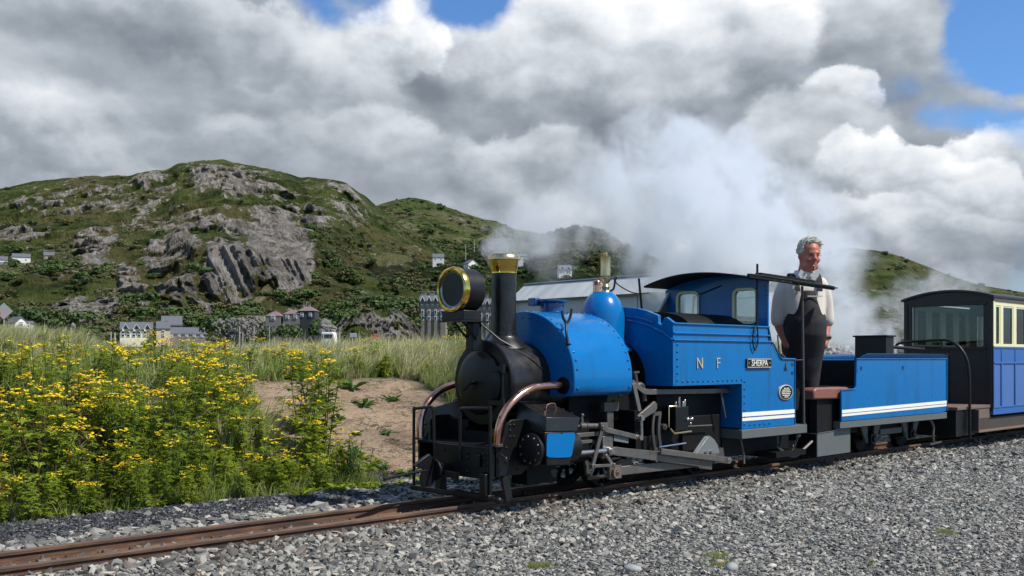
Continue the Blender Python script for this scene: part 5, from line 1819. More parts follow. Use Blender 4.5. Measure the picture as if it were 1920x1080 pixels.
inv2 = lambda X, Y: (np.abs(vis(X, Y)) < .58).astype(float)
grassy = lambda X, Y: np.clip(sm(5.0, 6.2, X + .35 * (Y - 4)) * sm(3.4, 4.2, Y) + sm(4.0, 5.0, Y) * sm(5, 3.5, X) + .75 * sm(.0, .2, fbm(X * 1.1, Y * 1.1, 7., 3)) + .12 + sm(6.5, 8, Y), 0, 1)
grow('green_grass', 24000, (-2, 14), (1.25, 9), lambda X, Y: inv2(X, Y) * vegmask(X, Y) * (.9 - .45 * grassy(X, Y)) * (.25 + .75 * sm(1.6, 2.1, Y)) * (.35 + .65 * sm(-.1, .15, fbm(X * 1.6, Y * 1.6, 91., 3))), lambda X, Y: .62 + .25 * sm(1.4, 2.6, Y) - .45 * sm(3.2, 4.6, Y), greens)
grow('marram_grass', 34000, (-2, 16), (1.9, 15), lambda X, Y: inv2(X, Y) * vegmask(X, Y) * (grassy(X, Y) * .9), lambda X, Y: .5 - .22 * sm(3, 4.6, Y) * sm(6.5, 5, X) + .14 * sm(6, 7, X) + .1 * sm(.8, -.5, X), marrams + drys[:1])
grow('far_grass', 26000, (-8, 60), (8, 46), lambda X, Y: inv2(X, Y), lambda X, Y: .32 + .012 * Y, marrams + greens[:2] + drys)
grow('verge_grass', 1500, (-1, 5.2), (1.15, 1.75), lambda X, Y: inv2(X, Y) * sm(.3, .9, vegmask(X, Y + .15)), lambda X, Y: .34 + 0 * X, greens + drys[:1])
# moss and little plants in the gravel
grow('moss', 2600, (1.5, 9), (-3.6, -1.6), lambda X, Y: inview(X, Y) * sm(.30, .42, fbm(X * 1.6, Y * 1.6, 61., 4)), lambda X, Y: .10 + 0 * X, greens[:2], 0.004)


for mi, (mx, my, mr) in enumerate(((1345, 1046, .035), (1352, 1062, .025), (1772, 1002, .03), (1012, 1066, .03))):
    d_ = ray(mx, my)
    q_ = CAM + d_ * ((-.075 - CAM.z) / d_.z)
    nn = int(200 * mr / .1)
    X = q_.x + rs.normal(0, mr, nn)
    Y = q_.y + rs.normal(0, mr * .7, nn)
    scatter('moss', np.stack([X, Y, hgt(X, Y) + .004], 1), np.stack([0 * X, 0 * X, rs.uniform(0, 6.28, nn)], 1), np.repeat(rs.uniform(.03, .08, nn)[:, None], 3, 1), rs.randint(0, 3, nn), greens[:2] + drys[:1])


# ------------------------------------------------------------------ ragwort
def ragwort(seed, nst=4, h=.62, flowers=True, stemmat='stem_green', leafk=1.0, fl=1.0):
    rn = random.Random(seed)
    g, gf, gs = G(), G(), G()
    for s_ in range(nst):
        a_ = rn.uniform(0, 6.283)
        base = Vector((.07 * math.cos(a_), .07 * math.sin(a_), -.02))
        hh = h * rn.uniform(.72, 1.08)
        tip = base + Vector((rn.uniform(-.13, .15), rn.uniform(-.13, .13), hh))
        midp = (base + tip) / 2 + Vector((rn.uniform(-.03, .03), rn.uniform(-.03, .03), 0))
        pts = bez([base, midp, tip], 3)
        gs.tube(pts, [.0055 - .0006 * i for i in range(len(pts))], 4)
        nl = int(26 * leafk)
        for i in range(nl):
            q = rn.uniform(.02, .9)
            p = base.lerp(midp, q * 2) if q < .5 else midp.lerp(tip, q * 2 - 1)
            la = i * 2.4 + rn.uniform(-.4, .4)
            L_ = rn.uniform(.08, .15) * (1.15 - .55 * q)
            dv = Vector((math.cos(la), math.sin(la), rn.uniform(.1, .7))).normalized()
            sd = dv.cross(Vector((0, 0, 1))).normalized()
            nr = sd.cross(dv)
            # pinnate leaf: midrib plus lobes
            e_ = p + dv * L_ - Vector((0, 0, L_ * .35))
            c_ = p + dv * L_ * .55
            w_ = L_ * .10
            g.add([p, c_ + sd * w_ * 1.8, e_, c_ - sd * w_ * 1.8], [(0, 1, 2, 3)])
            for q2 in (.28, .45, .62, .80):
                m_ = p.lerp(c_, min(1, q2 / .55)) if q2 < .55 else c_.lerp(e_, (q2 - .55) / .45)
                ll = L_ * (.34 - .18 * abs(q2 - .5))
                for sg in (-1, 1):
                    t_ = m_ + sd * sg * ll + dv * ll * .5 + nr * ll * rn.uniform(-.3, .3)
                    g.add([m_ - dv * L_ * .035, t_, m_ + dv * L_ * .11], [(0, 1, 2)])
        if flowers and rn.random() < .74 * fl:
            # flat topped spray of small daisies
            nf = rn.randint(2, 5)
            for j in range(nf):
                fa = j * 2.4 + rn.uniform(-.3, .3)
                fr = rn.uniform(.015, .085)
                fc = tip + Vector((fr * math.cos(fa), fr * math.sin(fa), rn.uniform(-.045, .02)))
                gs.tube([tip - Vector((0, 0, .07)), fc - Vector((0, 0, .006))], .0022, 3, (False, False))
                for _ in range(rn.randint(4, 8)):
                    b_ = fc + Vector((rn.gauss(0, .017), rn.gauss(0, .017), rn.gauss(0, .005)))
                    rr = rn.uniform(.008, .0135)
                    nrm = Vector((rn.uniform(-.4, .4), rn.uniform(-.4, .4), 1)).normalized()
                    u = nrm.orthogonal().normalized()
                    v_ = nrm.cross(u)
                    ring = [b_ + (u * math.cos(k_ * 1.047) + v_ * math.sin(k_ * 1.047)) * rr for k_ in range(6)]
                    gf.add([b_ + nrm * rr * .45] + ring, [(0, k_ + 1, (k_ + 1) % 6 + 1) for k_ in range(6)])
    ml = g.mesh('ragwort', 'ragwort_leaf', False)
    msn = gs.mesh('stem', stemmat, False)
    mf = gf.mesh('flower_head', 'ragwort_flower', False) if flowers and gf.f else None
    return ml, msn, mf


protos = [ragwort(i, 4 + i % 3, .48 + .09 * (i % 3), True, 'stem_red' if i in (1, 4) else 'stem_green', 1.0 if i % 2 else 1.3) for i in range(6)]
leafy = [ragwort(i + 50, 4, .50, True, 'stem_green', 1.3, .25) for i in range(3)]
redp = ragwort(90, 7, .66, True, 'stem_red', .8, 1.0)
tallp = ragwort(91, 6, .74, True, 'stem_green', 1.5, .6)


def plant(pr, x, y, rz, sc, label, group=None, name='ragwort'):
    ml, msn, mf = pr
    o = link(name, ml)
    o.location = (x, y, float(hgt(x, y)))
    o.rotation_euler = (0, 0, rz)
    o.scale = (sc, sc, sc)
    link('stem', msn, o)
    if mf is not None:
        link('flower_head', mf, o, kind='stuff')
    tag(o, label, 'plant', group)
    return o


rp_ = random.Random(21)
# the ones that stand out
plant(redp, 2.05, 1.50, .4, 1.0, 'tall ragwort with bare reddish stems at the front edge, far left')
plant(tallp, 4.13, 2.0, 1.2, 1.05, 'tall leafy ragwort standing alone against the sand left of the engine')
plant(tallp, 4.34, 2.5, 2.9, .95, 'bushy green ragwort behind the lone tall one at the sand edge')
plant(protos[2], 3.72, 1.55, .3, .85, 'ragwort with bright yellow sprays at the right end of the front row')
plant(leafy[0], 4.05, 1.42, 2.3, .62, 'low leafy ragwort just left of the dark seeding stalks')
GRP = 'ragwort plants in yellow flower on the dune'
LABF = 'ragwort with flat yellow flower sprays among others on the grassy dune'
LABG = 'leafy green ragwort with few flowers along the top of the bare sand'
front = []
cnt = 0
tries = 0
taken = []
while cnt < 245 and tries < 20000:
    tries += 1
    x, y = rp_.uniform(-1.2, 4.4), rp_.uniform(1.36, 5.4)
    if abs(float(vis(x, y))) > .56:
        continue
    if float(vegmask(x, y)) < .7:
        continue
    dens = .12 + .88 * float(sm(-.12, .14, fbm(x * 1.1, y * 1.1, 33., 3)))
    if y > 5.0:
        dens *= .25
    if x > 3.5 and y > 1.75:
        dens *= .35
    if rp_.random() > dens:
        continue
    md = .165 if y < 2.6 else .21
    if any((x - a_) ** 2 + (y - b_) ** 2 < md * md for a_, b_ in taken):
        continue
    taken.append((x, y))
    pr = protos[rp_.randrange(6)] if rp_.random() < .9 else leafy[rp_.randrange(3)]
    newp = plant(pr, x, y, rp_.uniform(0, 6.28), rp_.uniform(.62, 1.12) * (.70 if y < 1.8 else .88) * (1 - .52 * float(sm(2.9, 4.3, y))), LABF, GRP)
    if y < 1.85 and x > .6:
        front.append((float(vis(x, y)), newp))
    cnt += 1
for i in range(34):
    x = -.4 + i * .125 + rp_.uniform(-.04, .04)
    y = 1.30 + .12 * float(sm(3, .5, x)) + rp_.uniform(-.06, .10)
    plant(protos[rp_.randrange(6)] if i % 3 else leafy[i % 3], x, y, rp_.uniform(0, 6.28), rp_.uniform(.34, .58), 'small ragwort at the very edge of the cinders in front of the taller plants', 'small ragwort plants along the cinder edge')
front.sort(key=lambda q: q[0])
ORD = ('first', 'second', 'third', 'fourth', 'fifth', 'sixth', 'seventh', 'eighth', 'ninth', 'tenth', 'eleventh', 'twelfth', 'thirteenth', 'fourteenth', 'fifteenth')
for q, (_, fo) in zip(ORD, front):
    fo['label'] = q + ' ragwort from the left in the front row along the black cinders'
# green band along the top of the sand hollow and a few to its right
cnt = 0
tries = 0
while cnt < 62 and tries < 6000:
    tries += 1
    x, y = rp_.uniform(4.2, 8.2), rp_.uniform(3.7, 5.6)
    if float(sandmask(x, y)) > .3 or abs(float(vis(x, y))) > .5:
        continue
    if any((x - a_) ** 2 + (y - b_) ** 2 < .06 for a_, b_ in taken) or rp_.random() > (.9 if x < 6.3 else .3):
        continue
    taken.append((x, y))
    plant(leafy[rp_.randrange(3)] if rp_.random() < .35 else protos[rp_.randrange(6)], x, y, rp_.uniform(0, 6.28), rp_.uniform(.42, .68), LABG, 'green ragwort along the top of the sand')
    cnt += 1
for i, (x, y) in enumerate(((6.55, 3.1), (6.7, 2.8), (6.9, 3.3))):
    plant(protos[i], x, y, i * 2.0, .85, ('ragwort nearest the smokebox door, in the grass above the sand', 'ragwort half hidden behind the smokebox at the sand edge', 'ragwort in the marram grass just above the two by the smokebox')[i])


# small weeds on the sand
def rosette(seed, h=.05, r_=.1, mat='weed_leaf', n_=16):
    rn = random.Random(seed)
    g = G()
    for i in range(n_):
        a_ = i * 2.4 + rn.uniform(-.3, .3)
        dv = Vector((math.cos(a_), math.sin(a_), rn.uniform(.15, .9)))
        L_ = r_ * rn.uniform(.6, 1.1)
        sd = Vector((-math.sin(a_), math.cos(a_), 0)) * L_ * .2
        p = Vector((0, 0, .0))
        c_ = p + dv * L_ * .55
        e_ = p + dv * L_ - Vector((0, 0, L_ * .3))
        g.add([p, c_ + sd, e_, c_ - sd], [(0, 1, 2, 3)])
    return g.mesh('weed', mat, False)


weeds = [rosette(i, r_=.11) for i in range(3)]
for i, (px, py, s_, lab) in enumerate(((605, 752, 1.1, 'flat green weed on the sand near its upper left'), (617, 769, .8, 'small green weed just below the flat one at upper left of the sand'),
                                       (682, 762, 1.2, 'wide green weed in the middle of the upper sand'), (735, 752, 1.0, 'green weed on the sand at the upper right'),
                                       (634, 787, .9, 'dense dark green weed on the left part of the sand'), (661, 730, 1.5, 'upright dark weed standing at the top of the sand'),
                                       (668, 815, .6, 'tiny weed in the middle of the bare sand'), (722, 815, .7, 'thin straggling weed right of the middle of the sand'),
                                       (655, 855, 1.3, 'low green weed at the lower left edge of the sand'), (715, 880, .8, 'small weed at the foot of the sand before the coupling bar'),
                                       (765, 893, .9, 'weed in the chippings just behind the guard hoop'), (935, 900, 1.2, 'green weed behind the front of the engine by the rail'),
                                       (985, 905, 1.6, 'bushy green weed seen under the cylinder behind the rail'), (960, 912, 1.2, 'green weed between the bushy one and the guard bar'))):
    d_ = ray(px, py)
    tt = np.linspace(4, 12, 3000)
    zz = CAM.z + d_.z * tt - hgt(d_.x * tt, CAM.y + d_.y * tt)
    kk = int(np.argmax(zz < 0))
    p = CAM + d_ * float(tt[kk])
    o = link('weed', weeds[i % 3])
    o.location = (p.x, p.y, p.z)
    o.scale = (s_,) * 3
    o.rotation_euler = (0, 0, i * 1.1)
    tag(o, lab, 'weed')
# dark seeding stalks by the front of the engine
for i, (x, y, s_, lab) in enumerate(((3.98, 1.25, 1.0, 'dark stalks of a seeding weed in front of the sand, by the coupling bar'), (4.12, 1.12, .6, 'shorter leafy weed right of the dark seeding stalks'))):
    g = G()
    rn = random.Random(40 + i)
    for j in range(7):
        b_ = Vector((rn.uniform(-.05, .05), rn.uniform(-.05, .05), 0))
        e_ = b_ + Vector((rn.uniform(-.08, .08), rn.uniform(-.06, .06), .30 * rn.uniform(.7, 1.1)))
        g.tube([b_, (b_ + e_) / 2, e_], .003, 4)
        for q in range(14):
            p = b_.lerp(e_, .35 + .65 * q / 14)
            dv = Vector((rn.uniform(-1, 1), rn.uniform(-1, 1), rn.uniform(.2, 1))).normalized() * .03
            sd = dv.orthogonal().normalized() * .008
            g.add([p, p + dv * .6 + sd, p + dv, p + dv * .6 - sd], [(0, 1, 2, 3)])
    o = g.obj('seeding_weed', 'stem_green', None, False)
    o.location = (x, y, float(hgt(x, y)))
    o.scale = (s_,) * 3
    tag(o, lab, 'weed')
grow('creeping_weeds', 4800, (-1, 5.2), (1.05, 1.95), lambda X, Y: inview(X, Y) * sm(-.15, .15, fbm(X * 1.5, Y * 1.5, 77., 3)) * sm(4.6, 3.8, X) * (sm(.2, .8, vegmask(X, Y + .1)) + sm(3.2, 3.8, X) * .3), lambda X, Y: .5 + 0 * X, [rosette(i + 5, r_=.15, mat='ragwort_leaf') for i in range(4)])
# ------------------------------------------------------------------ track
m, t, b = newmat('rusty_rail')
P_ = t.node('ShaderNodeNewGeometry').outputs['Position']
nrm = t.sep(t.node('ShaderNodeNewGeometry').outputs['Normal'])
nz = t.noise(t.vmath('MULTIPLY', P_, (3, 25, 25)), 1.0, 8, .7)
c_ = t.ramp(nz, [(.32, (0.028, 0.017, 0.012)), (.5, (0.085, 0.042, 0.024)), (.66, (0.20, 0.098, 0.048))])
t.put(b.inputs['Base Color'], c_)
b.inputs['Roughness'].default_value = .72
t.put(b.inputs['Normal'], t.bump(t.noise(P_, 160, 6, .7), .4, .003))
m, t, b = newmat('rail_top')
P_ = t.node('ShaderNodeNewGeometry').outputs['Position']
nz = t.noise(t.vmath('MULTIPLY', P_, (5, 60, 5)), 1.0, 6, .7)
t.put(b.inputs['Base Color'], t.ramp(nz, [(.35, (0.13, 0.075, 0.05)), (.6, (0.30, 0.21, 0.16))]))
b.inputs['Metallic'].default_value = .6
b.inputs['Roughness'].default_value = .42

RH, FW, HW = .062, .030, .0145
rprof = [(-FW, 0), (-FW, .005), (-.006, .010), (-.0045, .040), (-HW, .046), (-HW, .058), (-HW + .003, RH), (HW - .003, RH), (HW, .058), (HW, .046), (.0045, .040), (.006, .010), (FW, .005), (FW, 0)]
track = thing('railway_track', 'narrow gauge railway track with rusty rails running under the train', 'railway track', (0, 0, 0))
for y in (-.1555 - HW, .1555 + HW):
    g = G()
    g.loft([[Vector((x, y + a_, b_ - RH)) for a_, b_ in rprof] for x in (-14.0, 60.0)])
    ro = g.obj('rail', 'rusty_rail', track, ang=30)
    G().box(-14, 60, y - HW + .003, y + HW - .003, 0.0, .0012).obj('running_surface', 'rail_top', ro, False)
    # fishplates where the rails join
    for xj in (-1.2, 4.62, 8.05):
        fp_ = G().box(xj - .13, xj + .13, y - HW - .004, y - .004, -.052, -.018)
        for q in (-.09, -.03, .03, .09):
            fp_.dome((xj + q, y - HW - .004, -.035), (0, -1, 0), .009, .012, 6, 2)
        fp_.obj('fishplate', 'rusty_rail', ro)
# check rail inside, seen at the left
g = G()
g.loft([[Vector((x, -.085 + a_, b_ - RH - .004)) for a_, b_ in rprof] for x in (-6.0, 3.45)])
g.obj('check_rail', 'rusty_rail', track, ang=30) if False else None
rn = random.Random(11)
x = -3.0
first = None
while x < 16:
    ln = rn.uniform(.36, .44)
    if first is None:
        first = G().box(-.065, .065, -.42, .42, -.09, -.056).obj('sleeper', 'weathered_wood', track, bevel=.006)
        first.matrix_parent_inverse = Matrix.Identity(4)
        o = first
    else:
        o = first.copy()
        COL.objects.link(o)
        o.parent = track
    o.location = (x, rn.uniform(-.02, .02), -.004 + rn.uniform(-.004, .003))
    o.rotation_euler = (0, rn.uniform(-.01, .01), rn.uniform(-.04, .04))
    # spikes joined per sleeper
    x += rn.uniform(.38, .44)
g = G()
x = -3.0
while x < 14:
    for y in (-.1555 - HW, .1555 + HW):
        for s_ in (-1, 1):
            g.box(x - .008, x + .008, y + s_ * (FW + .002) - .008, y + s_ * (FW + .002) + .008, -.062, -.046)
    x += .41
g.obj('spikes', 'rusty_rail', track, False)['kind'] = 'stuff'

# ------------------------------------------------------------------ stones
m, t, b = newmat('slate_chip')
oi = t.node('ShaderNodeObjectInfo').outputs['Random']
P_ = t.node('ShaderNodeTexCoord').outputs['Object']
base = t.ramp(oi, [(0, (0.056, 0.055, 0.049)), (.32, (0.13, 0.127, 0.112)), (.62, (0.225, 0.22, 0.193)), (.88, (0.36, 0.345, 0.30)), (.955, (0.36, 0.31, 0.25)), (.985, (0.45, 0.42, 0.36)), (1, (0.30, 0.19, 0.13))])
t.put(b.inputs['Base Color'], t.mix(t.maprange(t.noise(P_, 2.0, 5, .7), .45, .7, 0, .35), base, (0.10, 0.10, 0.10)))
b.inputs['Roughness'].default_value = .62
m, t, b = newmat('dark_chip')
oi = t.node('ShaderNodeObjectInfo').outputs['Random']
base = t.ramp(oi, [(0, (0.01, 0.01, 0.011)), (.7, (0.03, 0.03, 0.032)), (.85, (0.10, 0.105, 0.11)), (1, (0.20, 0.21, 0.215))])
t.put(b.inputs['Base Color'], base)
b.inputs['Roughness'].default_value = .6
m, t, b = newmat('brown_chip')
oi = t.node('ShaderNodeObjectInfo').outputs['Random']
base = t.ramp(oi, [(0, (0.035, 0.028, 0.024)), (.5, (0.09, 0.075, 0.062)), (.85, (0.16, 0.135, 0.11)), (1, (0.30, 0.25, 0.20))])
t.put(b.inputs['Base Color'], base)
b.inputs['Roughness'].default_value = .75


def chip(seed, flat_, mat, nv=7):
    """angular flake of slate, about 1 across"""
    rn = random.Random(seed)
    bm = bmesh.new()
    for i in range(nv + 5):
        a_ = rn.uniform(0, 6.283)
        r_ = rn.uniform(.35, .5)
        z = rn.choice((-1, 1)) * flat_ * rn.uniform(.25, .5)
        bm.verts.new((r_ * math.cos(a_), r_ * math.sin(a_) * .72, z + rn.uniform(-.02, .02)))
    r_ = bmesh.ops.convex_hull(bm, input=bm.verts)
    junk = [e for e in r_['geom_interior'] if isinstance(e, bmesh.types.BMVert)]
    bmesh.ops.delete(bm, geom=junk, context='VERTS')
    me = bpy.data.meshes.new('chip')
    bm.to_mesh(me)
    bm.free()
    me.materials.append(MATS[mat])
    return me


def pebble(seed, mat, flat_=.6):
    rn = random.Random(seed)
    g = G()
    g.sphere((0, 0, 0), .5, 9, 6, (1, rn.uniform(.65, .9), flat_ * rn.uniform(.8, 1.1)))
    g.v = [tuple(Vector(p) * (1 + .22 * pn(p[0] * 2 + seed, p[1] * 2, p[2] * 2).item())) for p in g.v]
    return g.mesh('pebble', mat, True, 50)


chips = [chip(i, .34, 'slate_chip') for i in range(6)] + [chip(i + 20, .6, 'slate_chip', 9) for i in range(3)]
dchips = [chip(i + 40, .45, 'dark_chip') for i in range(3)]
bchips = [chip(i + 60, .6, 'brown_chip', 9) for i in range(4)]
rs = np.random.RandomState(12)


def strew(name, count, xr, yr, keep, size, sources, tilt=.35, sink=.1, lift=0.0):
    X = rs.uniform(*xr, count)
    Y = rs.uniform(*yr, count)
    kp = rs.rand(count) < keep(X, Y)
    X, Y = X[kp], Y[kp]
    nn = len(X)
    s_ = size(X, Y) * np.exp(np.clip(rs.normal(0, .38, nn), -.8, .75))
    Z = hgt(X, Y) + s_ * (.12 - sink) + lift
    P = np.stack([X, Y, Z], 1)
    rot = np.stack([rs.normal(0, tilt, nn), rs.normal(0, tilt, nn), rs.uniform(0, 6.28, nn)], 1)
    scl = np.stack([s_ * rs.uniform(.8, 1.35, nn), s_ * rs.uniform(.7, 1.1, nn), s_ * rs.uniform(.6, 1.2, nn)], 1)
    return scatter(name, P, rot, scl, rs.randint(0, len(sources), nn), sources)


# coarse slate ballast beside the rail, finer chippings towards the camera
strew('ballast_stones', 62000, (-.6, 12.5), (-2.0, -.24), lambda X, Y: inview(X, Y) * sm(-1.5, -.8, Y + .3 * fbm(X * .8, Y * .8, 3., 3)), lambda X, Y: .024 + .011 * rs.rand(len(X)), chips, .42, .05)
strew('gravel', 265000, (0.5, 13.5), (-3.6, -.30), inview, lambda X, Y: .0125 + .006 * rs.rand(len(X)) + .0007 * X, chips, .30, .08)
strew('gravel.001', 22000, (8, 24), (-4.2, -.4), inview, lambda X, Y: .035 + .01 * rs.rand(len(X)), chips, .30, .05)
# between and beyond the rails
strew('ballast_stones.001', 26000, (-.6, 12.5), (-.30, .30), lambda X, Y: inview(X, Y) * .8, lambda X, Y: .028 + .012 * rs.rand(len(X)), bchips, .4, .12, -.012)
strew('ballast_stones.002', 9000, (0, 12.5), (-.62, -.24), lambda X, Y: inview(X, Y) * .8, lambda X, Y: .028 + .012 * rs.rand(len(X)), bchips + chips[:5], .4, .05)
strew('ballast_stones.003', 26000, (-.6, 12.5), (.22, 1.35), lambda X, Y: inview(X, Y) * (1 - .95 * sm(.62, .85, Y + .2 * fbm(X * 2, Y * 2, 9., 3)) * (1 - sm(3.6, 4.2, X))), lambda X, Y: .036 + .014 * rs.rand(len(X)), chips, .2, .1)
strew('cinders', 90000, (-.6, 5.0), (.45, 1.6), lambda X, Y: inview(X, Y) * sm(.5, .8, Y) * sm(1.7, 1.4, Y), lambda X, Y: .013 + .008 * rs.rand(len(X)), dchips, .4, .1)
# brushwood and dead stalks on the sand
def twig(seed):
    rn = random.Random(seed)
    g = G()
    for _ in range(5):
        a_ = rn.uniform(0, 6.28)
        p = Vector((rn.uniform(-.4, .4), rn.uniform(-.4, .4), .02))
        q = p + Vector((math.cos(a_), math.sin(a_), rn.uniform(-.05, .15))) * rn.uniform(.2, .55)
        g.tube([p, (p + q) / 2 + Vector((0, 0, .04)), q], .012, 3)
    return g.mesh('twig', rn.choice(['weathered_wood', 'dry_grass', 'dry_grass']), False)


twigs = [twig(i) for i in range(5)]
strew('dead_stalks', 8500, (3.4, 8.5), (.9, 4.2), lambda X, Y: sandmask(X, Y) * (.25 + .75 * sm(0, .25, fbm(X * 1.5, Y * 3, 2., 3))), lambda X, Y: .065 + .07 * rs.rand(len(X)), twigs, .12, .12)

# stones one can pick out
m, t, b = newmat('stone_red')
t.put(b.inputs['Base Color'], t.ramp(t.noise(t.node('ShaderNodeTexCoord').outputs['Object'], 5, 6, .7), [(.35, (0.30, 0.16, 0.12)), (.65, (0.45, 0.30, 0.24))]))
b.inputs['Roughness'].default_value = .8
m, t, b = newmat('stone_pale')
t.put(b.inputs['Base Color'], t.ramp(t.noise(t.node('ShaderNodeTexCoord').outputs['Object'], 5, 6, .7), [(.35, (0.38, 0.34, 0.27)), (.65, (0.58, 0.54, 0.47))]))
b.inputs['Roughness'].default_value = .8
m, t, b = newmat('stone_grey')
t.put(b.inputs['Base Color'], t.ramp(t.noise(t.node('ShaderNodeTexCoord').outputs['Object'], 5, 6, .7), [(.35, (0.20, 0.205, 0.20)), (.65, (0.36, 0.36, 0.34))]))
b.inputs['Roughness'].default_value = .8
peb = {k_: [pebble(i + 3 * j, 'stone_' + k_) for i in range(3)] for j, k_ in enumerate(('red', 'pale', 'grey'))}
onground = lambda x, y, z0: CAM + ray(x, y) * ((z0 - CAM.z) / ray(x, y).z)
for i, (x, y, s_, kk, lab) in enumerate((
        (738, 988, .075, 'red', 'large reddish stone lying beside the near rail at lower left'),
        (1192, 1028 - 62, .045, 'pale', 'flat cream stone in the grey gravel below the engine wheels'),
        (1425, 965, .05, 'pale', 'orange tinted pale pebble in the gravel below the cab'),
        (1627, 978, .055, 'pale', 'rounded cream pebble in the gravel below the tender'),
        (1186, 1072, .085, 'grey', 'large rounded grey stone at the bottom edge below the cylinder'),
        (1372, 1068, .075, 'grey', 'rounded grey stone beside the moss tuft at the bottom edge'),
        (1350, 1057, .05, 'pale', 'small cream stone against the moss tuft at the bottom edge'),
        (1447, 1063, .05, 'pale', 'pair of pale pebbles right of the moss tuft at the bottom'),
        (1425, 1034, .045, 'grey', 'grey blue pebble standing proud of the gravel near the bottom'),
        (1660, 997, .045, 'grey', 'dark rounded pebble in the gravel right of the cream one'),
        (1815, 1027, .045, 'pale', 'smooth off white pebble in the gravel near the right edge'),
        (1310, 992, .045, 'pale', 'small buff stone in the gravel under the rear driving wheel'),
        (604, 940, .06, 'grey', 'grey stone at the edge of the flowers left of the engine'))):
    p = onground(x, y, -.07)
    o = link('stone', peb[kk][i % 3])
    o.location = (p.x, p.y, float(hgt(p.x, p.y)) + s_ * .12)
    o.scale = (s_, s_, s_)
    o.rotation_euler = (0, 0, i * 1.3)
    tag(o, lab, 'stone')
